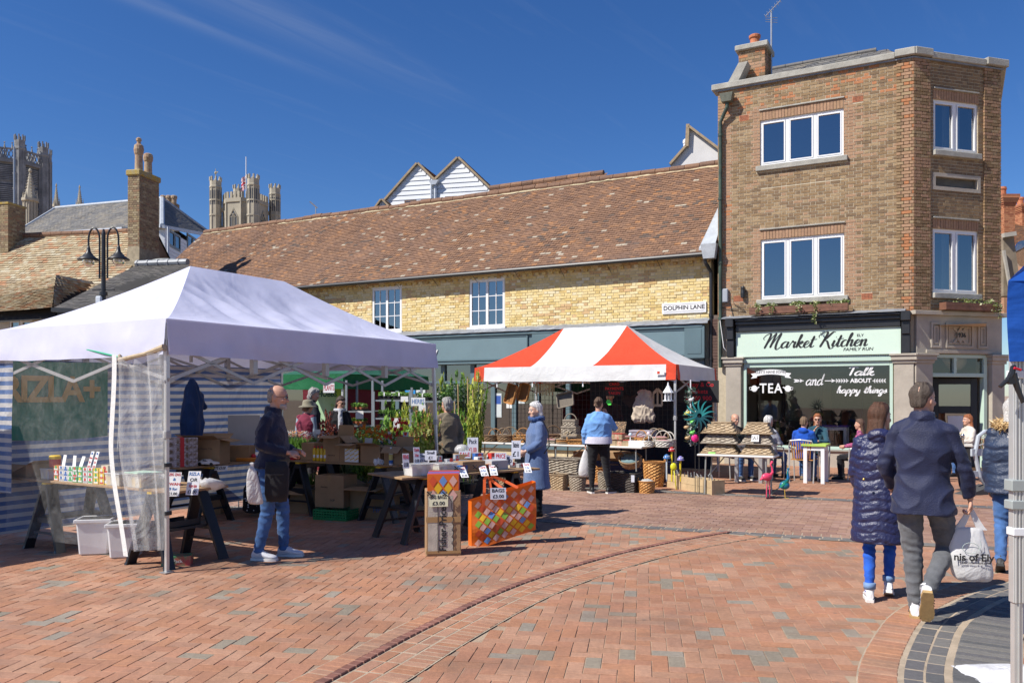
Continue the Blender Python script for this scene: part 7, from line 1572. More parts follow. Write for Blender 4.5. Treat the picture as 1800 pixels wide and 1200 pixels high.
for _ in range(900):
 a=ru(0,TAU);c=Vc((.135*cos(a),-.03+.10*sin(a),1.44+.035*sin(a+1)));d=Vc((cos(a)*.6+rga(0,.5),sin(a)*.6+rga(0,.5),rga(.1,.6))).normalized();s=d.cross(Vc((rga(0,1),rga(0,1),rga(0,1)))).normalized()*.007;c+=Vc((rga(0,.018),rga(0,.018),rga(0,.02)))
 mb.add([c-s,c+s,c+d*.055],[(0,1,2)],0,rnd())
mb.tube([(.125*cos(a),-.03+.09*sin(a),1.44+.035*sin(a+1)) for a in [TAU*k/20 for k in range(21)]],.034,10,0,.3)
mb.B('fur_trim',M_fur,pf,tone=True)
loc=G(943,908);loc.z=0
M_coat=M_cloth('blue_grey_wool',(.115,.18,.35),.95,.15,6.,.7,180.,.3)
p5,J5,Mh=person('white haired woman in long blue grey coat before the basket stall',loc,R(196),1.60,
 joints=dict(elL=(-.21,.02,1.13),elR=(.21,.02,1.13),wrL=(-.16,.22,1.02),wrR=(.12,.20,1.0),kneeL=(-.08,.0,.48),ankL=(-.08,.0,.085),ankR=(.08,-.06,.085)),
 top=dict(m=M_coat,kind='coat',hem=.44,bulk=1.22,flare=1.12,arm=1.2,waist=1.08,fold=.006,fs=(7,7,6)),bottom=(M_blackt,'wide'),shoes=[mat('black_shoe',(.015,.015,.015),.4),M_sole_b],hair=('full',(.62,.61,.60)),head=(R(4),R(-4)),skin=SKIN_P,female=True,vox=.009)
mb=MB().tube([(.062*cos(a)*1.45,.0+.085*sin(a),1.375+.012*sin(a*2)) for a in [TAU*k/14 for k in range(15)]],[.036]*15,10);me=fuse(mb,.010,2,'scarf',[M_cloth('navy_blue_scarf',(.03,.07,.20))]);displace(me,folds(.008,(30,30,40),2.));link('scarf',me,p5)
hb_=thing('black_handbag','black handbag on the forearm of the white haired woman','handbag',tuple(child_world(p5,(.12,.17,.92))),R(190))
mb=MB();loft(mb,[(0,0,-.30,.10,.05),(0,0,-.24,.13,.06),(0,0,-.05,.10,.045),(0,0,.0,.08,.03)],18,0,.7);mb.B('body',mat('black_leather',(.012,.012,.014),.4,.2),hb_,smooth=True,bevel=0);mb=MB().tube([(-.07,0,-.02),(-.05,0,.12),(0,0,.17),(.05,0,.12),(.07,0,-.02)],.010,6);mb.B('strap',MATS['black_leather'],hb_)
mb=MB().tube([(-.13,-.05,1.36),(-.19,-.11,1.2),(-.21,-.12,1.0),(-.19,-.05,.9)],.008,6);mb.B('shoulder_strap',MATS['black_leather'],p5)
loc=G(1052,867);loc.z=0
M_sw=M_cloth('pale_blue_jersey',(.16,.34,.68),.9,.12,6.,.3,200.)
p6,J6,Mh=person('woman in pale blue sweater and black leggings at the basket table, hand raised',loc,R(84),1.66,
 joints=dict(elR=(.29,.10,1.20),wrR=(.15,.18,1.42),elL=(-.25,-.02,1.12),wrL=(-.24,.07,.90),ankL=(-.12,-.02,.085),ankR=(.19,.0,.085),kneeL=(-.12,.02,.49),kneeR=(.14,.02,.49)),
 top=dict(m=M_sw,kind='sweater',hem=.98,bulk=1.03,arm=1.2,waist=1.12,fold=.009),bottom=(M_blackt,'slim'),shoes=[mat('black_trainer',(.02,.02,.02),.5),M_sole],hair=('bun',(.10,.055,.03)),head=(R(-12),R(-8)),female=True,build=1.28,feet={'R':(R(50),0),'L':(R(110),0)},hands={'R':dict(d=(-.3,.1,.9),up=(.4,.9,0),curl=.5)})
mb=MB();loft(mb,[(0,.0,.87,.235,.19),(0,.0,.93,.232,.186),(0,0,.99,.22,.17)],24,0,.92,False);o=mb.B('shirt_hem',M_cloth('pale_lilac_shirt',(.60,.58,.68)),p6,smooth=True);displace(o.data,folds(.01,(14,14,6),2.))
hp=child_world(p6,J6['wrL']+Vc((0,.02,-.08)));cb2=thing('pale_carrier_bag','pale translucent carrier bag hanging from the hand of the woman in pale blue','bag',tuple(hp),R(10))
mb=MB();loft(mb,[(0,0,-.50,.10,.05),(0,0,-.46,.13,.08),(0,0,-.3,.12,.07),(0,0,-.12,.06,.035),(0,0,.0,.012,.012)],22,0,.8);o=mb.B('bag_body',MATS['white_polythene'],cb2,smooth=True);s_=o.modifiers.new('s','SUBSURF');s_.levels=1;s_.render_levels=1
mb=MB()
for s_ in ('L','R'):
 q=J6['ank'+s_];a=R(50) if s_=='R' else R(110)
for s_ in ('R',):
 pass
p7,J7,_=person('smiling grey haired stallholder in dark top behind the wicker basket tables',RP.w(2.62,1.35),R(-100),1.80,top=dict(m=M_cloth('dark_maroon_top',(.035,.02,.025)),kind='jumper',hem=.9,bulk=1.15),bottom=(M_blackt,'straight'),shoes=[MATS['black_shoe'],M_sole_b],hair=('short',(.40,.39,.37)),head=(R(-8),R(-8)),vox=.010)
loc=at(786,13.5)
p8,J8,_=person('grey haired man in taupe jacket seen from behind beside the tent pole and plants',loc,R(122),1.66,joints=dict(elR=(.24,-.06,1.12),wrR=(.20,-.10,.92)),top=dict(m=M_cloth('taupe_wool',(.20,.165,.115),.95,.12,6.,.4,200.),kind='jacket',hem=.80,bulk=1.16,arm=1.12,collar=False,fold=.006),bottom=(M_blackt,'straight'),shoes=[MATS['black_shoe'],M_sole_b],hair=('full',(.28,.27,.26)),head=(R(14),0),glasses='clear')
p9,J9,_=person('customer in burgundy quilted gilet and brimmed hat bending over the plant stall',at(539,15.4),R(70),1.60,top=dict(m=M_cloth('burgundy_quilt',(.17,.02,.045)),kind='gilet',hem=.85,bulk=1.25,gilet=True),bottom=(M_blackt,'straight'),hair=('full',(.12,.07,.04)),head=(R(-20),R(-18)),female=True,vox=.011)
mb=MB();
for s in 'LR': limb(mb,[J9['sh'+s],J9['el'+s],J9['el'+s].lerp(J9['wr'+s],.95)],[.062,.054,.042])
me=fuse(mb,.012,2,'sleeves',[M_cloth('grey_blue_check',(.25,.32,.38))]);link('sleeves',me,p9)
mb=MB();hx=J9['head'];c=(hx.x+.01,hx.y+.02,hx.z+.135);mb.lathe([(.175,-.035),(.17,-.025),(.105,.0),(.10,.06),(.085,.095),(.03,.11),(.001,.11)],24,c);mb.B('brimmed_hat',M_cloth('olive_felt',(.22,.20,.14)),p9,smooth=True)
p10,J10,_=person('tall curly grey haired man in dark gilet beside the hatted customer',at(548,16.3),R(40),1.84,top=dict(m=M_cloth('dark_navy_gilet',(.012,.015,.025)),kind='jacket',hem=.85,bulk=1.15,collar=True),bottom=(M_blackt,'straight'),hair=('curly',(.30,.29,.27)),head=(R(-30),R(-14)),vox=.011)
p11,J11,_=person('woman in black coat and grey scarf with sunglasses at the seedling trolley',at(597,15.9),R(-62),1.68,joints=dict(elL=(-.23,.03,1.13),wrL=(-.04,.26,1.14),elR=(.23,.0,1.13),wrR=(.1,.24,1.08)),top=dict(m=M_cloth('black_coat',(.012,.012,.014)),kind='coat',hem=.6,bulk=1.15),bottom=(M_blackt,'straight'),hair=('long',(.04,.022,.014)),head=(R(22),R(-16)),glasses='sun',female=True,vox=.011)
mb=MB().tube([(.075*cos(a)*1.15,.01+.09*sin(a),1.42) for a in [TAU*k/14 for k in range(15)]],.035,10);limb(mb,[(.02,.10,1.42),(.03,.17,1.2),(.03,.16,1.05)],[.04,.045,.04]);me=fuse(mb,.012,2,'scarf',[M_cloth('pale_grey_scarf',(.42,.43,.45))]);displace(me,folds(.008,(30,30,30),2.));link('scarf',me,p11)
def seat_person(label,px,Y,face,H,**k): return person(label,at(px,Y),face,H,seated=True,vox=.010,**k)
p12,J12,_=seat_person('boy in bright blue hoodie seated on a rattan chair, back to the camera',1413,16.25,R(58),1.62,top=dict(m=M_cloth('royal_blue_hoodie',(.01,.075,.42)),kind='hoodie',bulk=1.05,hood=True,arm=1.1),bottom=(M_jean,'straight'),shoes=[mat('tan_shoe',(.22,.16,.10),.7),M_sole_b],hair=('short',(.16,.10,.055)),head=(0,R(-4)))
p13,J13,_=seat_person('woman in sunglasses and teal top resting her chin at the lime cafe table',1437,17.35,R(-112),1.66,joints=dict(elR=(.20,.26,.80),wrR=(.06,.17,1.02),elL=(-.20,.26,.78),wrL=(-.02,.34,.80)),top=dict(m=M_cloth('teal_top',(.02,.07,.10)),kind='top',bulk=1.),bottom=(M_blackt,'straight'),shoes=[MATS['black_shoe'],M_sole_b],hair=('long',(.30,.10,.035)),head=(0,R(-3)),glasses='sun',female=True)
p14,J14,_=seat_person('bald man in dark coat seated behind the left basket pile by the cafe',1291,16.9,R(-72),1.68,top=dict(m=M_cloth('dark_green_coat',(.02,.025,.02)),kind='coat',bulk=1.2),bottom=(M_jean,'straight'),shoes=[mat('dark_trainer',(.03,.03,.03)),M_sole],hair=('bald',(.25,.2,.17)),head=(0,R(-8)))
p15,J15,_=seat_person('white haired woman in striped top seated behind the right basket pile',1351,16.9,R(40),1.62,top=dict(m=M_cloth('grey_striped_top',(.35,.36,.40)),kind='top',bulk=1.1),bottom=(M_jean,'straight'),shoes=[MATS['black_shoe'],M_sole_b],hair=('full',(.60,.59,.56)),head=(R(-15),0),female=True)
p16,J16,_=seat_person('auburn haired customer in pale top and jeans seated by the corner doorway',1702,17.4,R(185),1.64,top=dict(m=M_cloth('cream_top',(.60,.55,.48)),kind='top',bulk=1.05),bottom=(M_jean,'straight'),shoes=[MATS['black_shoe'],M_sole_b],hair=('long',(.28,.09,.03)),head=(R(-10),0),female=True)
p17,J17,_=seat_person('seated person in dark floral jacket just left of the puffer coat woman',1512,16.6,R(150),1.55,top=dict(m=mat('floral_jacket',(.03,.02,.05),.8,0,col2=(.55,.10,.25),scale=28.),kind='jacket',bulk=1.05),bottom=(M_blackt,'straight'),shoes=[MATS['black_shoe'],M_sole_b],hair=('long',(.10,.05,.03)),female=True)
M_card=mat('cardboard',(.34,.215,.115),.85,.12,5.,.15,60.);M_cardd=mat('cardboard_inside',(.24,.15,.085),.9,.1);M_tape=mat('parcel_tape',(.36,.22,.10),.3,.05);M_plb=mat('trestle_plastic',(.016,.018,.023),.38,.15,6.);M_board=mat('plywood',(.33,.21,.11),.7,.2,8.,.2,40.)
M_yel=mat('yellow_print',(.75,.50,.02),.5,.05);M_grn=mat('green_print',(.04,.30,.10),.5,.05);M_blu=mat('blue_print',(.03,.14,.40),.5,.05);M_orp=mat('orange_print',(.70,.24,.03),.5,.05);M_gry=mat('grey_card',(.42,.42,.43),.7,.05)
def cbox(label,loc,sx,sy,sz,rz=0.,flaps=0,prints=(),group=None,tape=True,m=None,cat='cardboard box',name='cardboard_box'):
 t=thing(name,label,cat,tuple(loc),rz,group);m=m or M_card;mb=MB();w=.005
 if flaps:
  for a in ((-sx/2,sx/2,-sy/2,-sy/2+w),(-sx/2,sx/2,sy/2-w,sy/2),(-sx/2,-sx/2+w,-sy/2+w,sy/2-w),(sx/2-w,sx/2,-sy/2+w,sy/2-w)): mb.box(*a,0,sz)
  mb.box(-sx/2+w,sx/2-w,-sy/2+w,sy/2-w,.002,sz*.25)
 else: mb.box(-sx/2,sx/2,-sy/2,sy/2,0,sz)
 mb.B('carton',m,t,bevel=.003)
 if flaps:
  for k,(c,d,l_) in enumerate((((0,-sy/2),(0,-1),sx),((0,sy/2),(0,1),sx),((-sx/2,0),(-1,0),sy),((sx/2,0),(1,0),sy))):
   if flaps==2 and k==1: an=R(80)
   else: an=R(random.choice([-25,-40,20,-10]))
   L=min(sx,sy)*.48;e=Vc((d[1],d[0])) ;p=Vc((c[0],c[1],sz));ex=Vc((abs(d[1]),abs(d[0]),0))*l_/2*.98;o=Vc((d[0]*cos(an),d[1]*cos(an),sin(an)))*L
   mb=MB();mb.prism([p-ex,p+ex,p+ex*.97+o,p-ex*.97+o],(0,0,.004));mb.B('flap',m,t)
 elif tape:
  mb=MB().box(-.025,.025,-sy/2-.0015,sy/2+.0015,sz*.80,sz+.0015);mb.B('tape',M_tape,t)
  mb=MB().box(-sx/2+.001,sx/2-.001,-.002,.002,sz+.0005,sz+.0012);mb.B('seam',M_cardd,t)
 for (s,px,pz,size,m_,*r) in prints: text(s,size,m_,t,(px,-sy/2-.002,pz),ext=.0008,rot=(R(90),R(r[0]) if r else 0,0))
 return t
def pcard(label,loc,w,h,rz,lines,tilt=0.,group='price cards on the stalls',m=None,stake=0):
 t=thing('price_card',label,'price card',tuple(loc),0,group,rot=(tilt,0,rz));mb=MB().box(-w/2,w/2,-.0015,.0015,0,h);mb.B('card',m or M_wp,t)
 n=len(lines)
 for i,(s,c) in enumerate(lines): text(s,h/n*.80,c,t,(0,-.003,h-(i+.5)*h/n),ext=.0005,offset=.001,sx=min(1.15,w/(max(1,len(s))*h/n*.50)))
 if stake: mb=MB().tube([(0,.003,-stake),(0,.003,h*.3)],.004,5);mb.B('stake',M_board,t)
 return t
def clampc(label,loc,rz=0.):
 t=thing('bulldog_clamp',label,'clamp',tuple(loc),rz,'black spring clamps on the stall table edges');mb=MB().tube([(-.03,0,.03),(0,0,0),(.03,0,-.02)],.006,5);mb.B('handle',M_plb,t);mb=MB().tube([(-.03,0,-.01),(0,0,0),(.02,0,.03)],.006,5);mb.B('jaw',M_plb,t);return t
def make_trestle(loc,rz,label,H_=.745,group='black plastic trestles'):
 t=thing('trestle',label,'trestle',tuple(loc),rz,group)
 mb=MB().box(-.34,.34,-.045,.045,H_-.09,H_-.02);mb.B('top_beam',M_plb,t,bevel=.006);mb=MB().box(-.335,.335,-.035,.035,H_-.02,H_);mb.B('yellow_strip',M_yel,t)
 for sx in (-1,1):
  for sy in (-1,1):
   a=Vc((sx*.27,sy*.03,H_-.03));b=Vc((sx*.33,sy*.30,.0));mb=MB();d=(b-a)
   vs=[]
   for p,w in ((a,.065),(a+d*.95,.055),(b,.062)):
    for i,j in ((-1,-1),(1,-1),(1,1),(-1,1)): vs.append(p+Vc((i*w,j*.020,0)))
   mb.add(vs,[(0,1,2,3)]+[(l*4+k,(l+1)*4+k,(l+1)*4+(k+1)%4,l*4+(k+1)%4) for l in (0,1) for k in range(4)]+[(11,10,9,8)]);mb.B('leg',M_plb,t,bevel=.004)
  mb=MB();y=.175;z=.33;mb.prism([(sx*.31-.012,-y-.01,z-.03),(sx*.31-.012,y+.01,z-.03),(sx*.31-.012,y-.015,z+.03),(sx*.31-.012,-y+.015,z+.03)],(.024,0,0));mb.prism([(sx*.32-.01,-.235,.15),(sx*.32-.01,-.15,.18),(sx*.32-.01,.15,.18),(sx*.32-.01,.235,.15),(sx*.32-.01,.225,.205),(sx*.32-.01,-.225,.205)],(.02,0,0));mb.B('end_brace',M_plb,t,bevel=.003)
 mb=MB().box(-.29,.29,-.15,.15,.345,.37);mb.B('tray',M_plb,t);return t
def board(label,c,rz,L,Wd,z=.747,m=None,name='table_board'):
 t=thing(name,label,'table top',(c[0],c[1],z),rz);mb=MB().box(-L/2,L/2,-Wd/2,Wd/2,0,.024);mb.B('panel',m or M_board,t,bevel=.003);return t
ZT=.772
T1=Pl(*WP.w(.10,0)[:2],WTa+PI/2)      # table behind the plastic;-y goes away from the camera
T2=Pl(*WP.w(1.9,WW-.86)[:2],WTa)
T3=Pl(-3.3,11.95,R(-28.5));T4=Pl(-1.22,9.35,R(38.5))
w1=lambda s,y,z=ZT: T1.w(s,-y,z)
def mid(P,s,y): q=P.w(s,y);return (q.x,q.y)
board('long plywood stall board behind the clear plastic sheet at left',mid(T1,1.55,-.36),T1.a,3.0,.66);board('plywood board along the striped wall under the boxes and toy car',mid(T2,1.25,.36),T2.a,2.5,.62);board('plywood board carrying cartons and yellow bottles in front of the plant stall',mid(T3,1.0,.3),T3.a,2.05,.62);board('plywood board with clear tubs and many price cards above the orange bag',mid(T4,.98,.38),T4.a,2.05,.80)
for P,s,y,rz,lb in ((T1,.42,-.36,T1.a+PI/2,'black trestle at the near right end of the plastic covered table, beside the tent leg'),(T1,2.2,-.36,T1.a+PI/2,'black trestle seen through the clear plastic, left of the white bins'),(T2,.5,.36,T2.a+PI/2,'black trestle below the toy car by the striped wall'),(T2,2.0,.36,T2.a+PI/2,'black trestle just left of the man in navy fleece'),(T3,.28,.3,T3.a+PI/2,'black trestle right of the man in navy fleece, before the leafy trays'),(T3,1.72,.3,T3.a+PI/2,'black trestle at the right end of the carton table'),(T4,.32,.38,T4.a+PI/2,'black trestle immediately left of the tall brown toy carton'),(T4,1.66,.38,T4.a+PI/2,'black trestle right of the large orange bag by the woman in the wool coat')):
 q=P.w(s,y);make_trestle((q.x,q.y,0),rz,lb)
def packs(label,P,px,y,cols,w=.075,h=.055,d=.06,stack=3,group=None,z=ZT,rz=None,txt=None):
 s=P.s(px,y);q=P.w(s,y,z);t=thing('tobacco_packets',label,'packets',tuple(q),(P.a+PI) if P is T1 else P.a,group)
 for k in range(stack):
  mb=MB();z0=k*h+.001;mb.box(-w/2,w/2,-d/2,d/2,z0,z0+h-.002,0);mb.box(-w*.42,w*.42,-d/2-.001,-d/2,z0+h*.12,z0+h*.45,1);mb.lathe([(.001,0),(w*.22,0),(w*.22,.001),(.001,.001)],10,(0,0,0),m=2)
  for i in range(len(mb.v)-40,len(mb.v)): v=mb.v[i];mb.v[i]=(v[0],-d/2-.0012-v[2],v[1]+z0+h*.68)
  mb.B('packet',[mat('pack_'+c,dict(white=(.70,.70,.68),green=(.05,.36,.12),yellow=(.75,.58,.05),blue=(.04,.14,.42),red=(.55,.05,.04),orange=(.65,.25,.05),grey=(.35,.36,.38),cream=(.62,.56,.42))[c],.4,.04) for c in cols[k%len(cols)]],t)
 return t
for i,(px,c,l) in enumerate(((103,[('orange','white','green'),('red','white','white')],'orange and green'),(112,[('white','grey','blue')],'white with grey shield'),(120,[('white','blue','blue')],'white with blue shield'),(128,[('white','green','green')],'white with green shield'),(136,[('green','white','red'),('white','red','green')],'green below red and white'),(145,[('green','white','yellow')],'all green'),(154,[('white','grey','red')],'white and grey, half under the tilted card'),(163,[('white','green','red')],'white with green corner'),(173,[('yellow','white','green')],'yellow with white bird'),(183,[('yellow','red','white')],'yellow and red beside the tubs'))):
 packs('stack of tobacco papers behind the clear plastic, '+l,T1,px,-.10,c,group='stacks of rolling paper packets')
packs('large yellow and red match carton on the packet row, left of the zip tape',T1,190,-.12,[('yellow','white','red'),('cream','red','red')],.11,.10,.08,2)
for px,l,a in ((111,'leftmost small card clipped over the packets behind the plastic',.2),(130,'second small blank card clipped over the packets behind the plastic',.1),(141,'tall cream card between the blank and printed cards behind the plastic',.35)): 
 q=T1.w(T1.s(px,-.12),-.12,ZT+.15);pcard(l,q,.055,.13,T1.a+PI,[],-a)
for px,l in ((155,'left one of two red and blue printed cards on the packet row'),(164,'right one of two red and blue printed cards on the packet row')):
 q=T1.w(T1.s(px,-.10),-.10,ZT+.15);pcard(l,q,.05,.19,T1.a+PI,[('Rizla',M_blu),('Green',M_red),('5 for',M_red),('£1.00',M_red)],-.3)
tub_m=clearplastic('clear_tub',.55,.2,.15)
def tub(label,P,px,y,w,d,h,fill,lid=None,z=ZT,group=None):
 q=P.w(P.s(px,y),y,z);t=thing('storage_tub',label,'plastic tub',tuple(q),(P.a+PI) if P is T1 else P.a,group);mb=MB();mb.frus((0,0),w*.45,d*.45,w*.5,d*.5,0,h);mb.frus((0,0),w*.53,d*.53,w*.53,d*.53,h-.012,h);mb.B('shell',tub_m,t,bevel=.004)
 mb=MB();n=4
 for i in range(n): mb.box(-w*.42+i*w*.21,-w*.42+(i+.92)*w*.21,-d*.40,d*.4,.006,h*ru(.6,.88),i%2)
 mb.B('contents',fill,t)
 if lid: mb=MB().box(-w*.53,w*.53,-d*.53,d*.53,h+.001,h+.014);mb.B('lid',lid,t,bevel=.004)
 return t
tub('clear tub of yellow packets just right of the match cartons, behind the zip tape',T1,212,-.14,.24,.2,.13,[M_yel,MATS['pack_cream']]);tub('clear tub with pale green lid and mixed packets beside the tent leg',T1,252,-.14,.28,.22,.14,[MATS['pack_cream'],M_yel],mat('pale_green_lid',(.42,.62,.48),.4))
tub('clear tub with blue rim left of the orange and green packets',T1,90,-.16,.16,.16,.12,[M_yel,M_blu]);tub('low clear tub at the end of the table behind the RIZLA price card',T1,285,-.34,.3,.26,.10,[MATS['pack_cream'],M_grn])
q=T1.w(T1.s(97,-.2),-.2,ZT+.13);t=thing('yellow_tub','round yellow tub with red base on the table behind the plastic','tub',tuple(q),0);mb=MB().lathe([(.055,0),(.06,.05),(.06,.09)],16,m=1);mb.lathe([(.062,.09),(.062,.12),(.05,.13)],16);mb.B('tub',[M_yel,mat('pack_red2',(.55,.03,.03),.4)],t)
cbox('low open cardboard tray behind the plastic at the left table end',T1.w(T1.s(50,-.25),-.25,ZT),.42,.3,.14,T1.a+PI,1);cbox('green and yellow printed carton behind the low cardboard tray',T1.w(T1.s(38,-.5),-.5,ZT+.001),.4,.18,.24,T1.a+PI,0,[('alfred',.05,.12,.07,M_wp)],m=mat('green_carton',(.03,.28,.10),.5,0.05),tape=False)
def hcd(label,px,py,Y,w,h,lines): pcard(label,Pz(px,py,Y)-Vc((0,0,h)),w,h,R(-6)+ru(-.1,.1),lines,-.30)
hcd('price card reading ZIG ZAG and SWAN 9 for £1.00 by the tent leg',303,829,7.95,.125,.235,[('ZIG ZAG',M_red),('&',M_blu),('SWAN',M_red),('9 for',M_blu),('£1.00',M_ink)])
hcd('price card reading RIZLA or King size £1.00 hung from the table end',337,827,8.02,.125,.235,[('RIZLA',M_blu),('OR',M_ink),('King size',M_red),('£1.00',M_ink)])
t=thing('crumpled_carrier','crumpled pale carrier bags hanging at the table end right of the RIZLA card','bag',tuple(Pz(372,850,8.4)),.3);mb=MB();loft(mb,[(0,0,-.06,.04,.03),(.02,0,-.02,.11,.05),(0,0,.02,.13,.06),(-.05,0,.05,.06,.03)],18);o=mb.B('plastic',MATS['white_polythene'],t,smooth=True);displace(o.data,folds(.03,(40,40,40),1.))
def bin_(label,px,py,h=.42,w=.2):
 q=G(px,py);t=thing('white_bin',label,'plastic bin',tuple(q),R(12));m=mat('white_plastic_bin',(.62,.63,.65),.4,.05,4.);mb=MB();mb.frus((0,0),w*.85,w*.75,w,w*.9,0,h);mb.B('bin_body',m,t,bevel=.02);mb=MB()
 for a in ((-w-.015,w+.015,-w*.9-.015,-w*.9+.01),(-w-.015,w+.015,w*.9-.01,w*.9+.015),(-w-.015,-w+.01,-w*.9+.01,w*.9-.01),(w-.01,w+.015,-w*.9+.01,w*.9-.01)): mb.box(*a,h-.03,h+.008)
 mb.B('rim',m,t,bevel=.006);mb=MB().box(-w*.9,w*.9,-w*.8,w*.8,h+.001,h+.004);mb.B('dark_inside',M_dark,t)
bin_('white plastic bin under the left table, left one of two',170,972,.38,.17);bin_('white plastic bin nearer the tent leg, behind the black trestle',222,978,.36,.16)
t=cbox('small green and red printed pack on the paving behind the tent leg',G(312,992),.28,.16,.10,R(10),0,[('4 Pack',.0,.05,.05,M_wp)],m=mat('green_pack',(.05,.32,.14),.4,.2,12.,col2=(.55,.08,.08)),tape=False)
cbox('cardboard boxes under the left table behind the bins',G(205,905),.4,.3,.5,.4,0)
t=thing('black_step_tray','black plastic tray resting low on the near trestle','tray',tuple(T1.w(.45,-.36,.372)),T1.a+PI/2);mb=MB().box(-.2,.2,-.13,.13,0,.015);mb.box(-.2,.2,-.13,-.12,.015,.06);mb.box(-.2,.2,.12,.13,.015,.06);mb.B('tray_body',M_plb,t)
q=T2.w(T2.s(318,.25),.25,ZT)
for k in range(4):
 x=(k%2)*.0;t=thing('gift_box',('lowest','second','third','topmost')[k]+' brown patterned gift box with red ribbon stacked by the tent leg','gift box',(q.x,q.y,ZT+k*.095),T2.a-.5);mb=MB().box(-.19,.19,-.12,.12,0,.093);mb.B('box_body',mat('gift_wrap',(.16,.09,.03),.6,0,26.,col2=(.55,.50,.55)),t,bevel=.003);mb=MB().box(-.03,.02,-.124,.124,.0,.0965);mb.B('ribbon',mat('red_ribbon',(.55,.02,.03),.4),t)
cbox('open brown carton with flaps up beside the gift boxes on the striped wall table',T2.w(T2.s(366,.25),.25,ZT),.46,.36,.34,T2.a-1.1,1,[('Happy House Toy',0,.22,.035,M_iron)])
cbox('smaller carton against the striped wall, left of the man in navy fleece',T2.w(T2.s(418,.35),.35,ZT),.42,.25,.22,T2.a-1.1,0)
t=thing('leaning_sheet','plain pale grey panel leaning on the striped wall behind the man in fleece','panel',tuple(T2.w(T2.s(432,.5),.5,ZT+.22)),T2.a-.9);mb=MB().box(-.25,.2,-.01,.01,0,.42);mb.B('sheet',M_gry,t)
t=thing('toy_car','white toy sports car on the table edge in front of the open carton','toy car',tuple(T2.w(T2.s(366,.02),.02,ZT+.001)),T2.a-1.35)
mb=MB();loft(mb,[(-.14,0,.035,.001,.03),(-.135,0,.03,.001,.04)],4);mb.v=[];mb.f=[];mb.m=[];mb.t=[]
mb.prism([(-.14,-.055,.02),(.14,-.055,.02),(.145,-.055,.04),(.10,-.055,.055),(.045,-.055,.062),(0,-.055,.085),(-.05,-.055,.085),(-.11,-.055,.06),(-.145,-.055,.055)],(0,.11,0));mb.B('car_body',mat('toy_white',(.75,.75,.76),.25),t,bevel=.006)
for x in (-.09,.09):
 for y in (-.055,.055): mb=MB().tube([(x,y-.006,.024),(x,y+.006,.024)],.024,12);mb.B('wheel',M_plb,t)
mb=MB();mb.prism([(-.045,-.0565,.063),(.035,-.0565,.063),(-.002,-.0565,.080),(-.045,-.0565,.080)],(0,.113,0));mb.B('window',M_lens,t)
pcard('flat price card reading £3.00 hanging off the toy car table edge',T2.w(T2.s(382,-.02),-.03,ZT-.07),.26,.07,T2.a-1.2,[('TOYS £3.00',M_ink)],-.5)
q=T2.w(T2.s(440,.15),.15,ZT);t=thing('orange_tray','orange plastic tray with red and white oddments left of the man in fleece','tray',tuple(q),T2.a-1.2);mb=MB().box(-.17,.17,-.1,.1,0,.05);mb.B('tray_body',M_orp,t,bevel=.008);mb=MB();ball(mb,(-.05,0,.08),.04,10);ball(mb,(.05,.0,.07),.035,10);mb.B('oddments',[mat('red_plastic',(.55,.02,.04))],t)
cbox('upper small carton under the striped wall table',G(362,898)+Vc((0,.0,.245)),.32,.26,.24,.1,0);cbox('lower carton with printed label on the ground under the striped wall table',G(366,902),.42,.3,.24,.1,0,[('COMFY',.06,.16,.03,M_iron)])
t=thing('walking_stick','thin grey pole leaning at the striped wall table','pole',tuple(G(420,893)),0);mb=MB().tube([(0,0,0),(-.09,.05,.95)],.009,6);mb.B('shaft',M_alud,t)
t=thing('polka_dot_bag','black shopping bag with white polka dots hanging behind the man in fleece','bag',tuple(G(446,908)),R(-20));mb=MB();loft(mb,[(0,0,.06,.12,.07),(0,0,.1,.16,.10),(0,0,.4,.15,.08),(0,0,.46,.12,.03)],20,0,.7);o=mb.B('bag_body',M_blackt,t,smooth=True)
mb=MB()
for i in range(46): a=ru(PI*.95,TAU*1.05);z=ru(.1,.42);ball(mb,(.158*cos(a),.098*sin(a),z),.012,6)
o=mb.B('white_dots',M_white,t);o['kind']='stuff'
t=thing('hanging_coat','dark blue coat hanging from the tent frame against the striped wall','coat',tuple(WP.w(WP.s(338,WW-.35),WW-.35,1.92)),WTa)
mb=MB();loft(mb,[(0,0,-.92,.14,.07),(0,0,-.6,.17,.09),(0.02,0,-.3,.15,.08),(0,0,-.1,.09,.05),(0,0,0,.025,.02)],22,0,.8);limb(mb,[(.05,0,-.12),(.15,0,-.3),(.2,.0,-.38)],[.05,.05,.045]);me=fuse(mb,.014,3,'coat_body',[M_cloth('navy_coat_cloth',(.012,.04,.14))]);displace(me,folds(.02,(14,14,5),2.));link('coat_body',me,t)
for px,w,d,h,fl,lb,z0 in ((545,.26,.2,.13,0,'small lower carton beside the yellow bottles on the carton table',0),(546,.24,.2,.12,0,'small upper carton beside the yellow bottles on the carton table',.131),(590,.30,.3,.36,2,'tall brown carton right of the yellow bottles',0),(617,.27,.26,.26,1,'carton with white and yellow printed tape at the middle of the table',0),(657,.33,.28,.24,1,'plain low carton right of the yellow taped carton',0),(697,.30,.26,.24,2,'open carton with raised back flap behind the spray bottle',0)):
 pr=[('THIS WAY UP',0,h*.25,.022,M_iron)] if h>.3 else ([('FRAGILE',.0,.1,.022,M_iron)] if px>690 else [])
 cbox(lb,T3.w(T3.s(px,.12),.12+d*.2,ZT+z0),w,d,h,T3.a+ru(-.06,.06),fl,pr)
mb=MB();q=T3.w(T3.s(617,.02),.036,ZT);t=thing('printed_tape_panel','white panel with yellow printed stripes on the middle carton','label',tuple(q),T3.a);mb.box(-.12,.12,-.004,-.001,.01,.19,0)
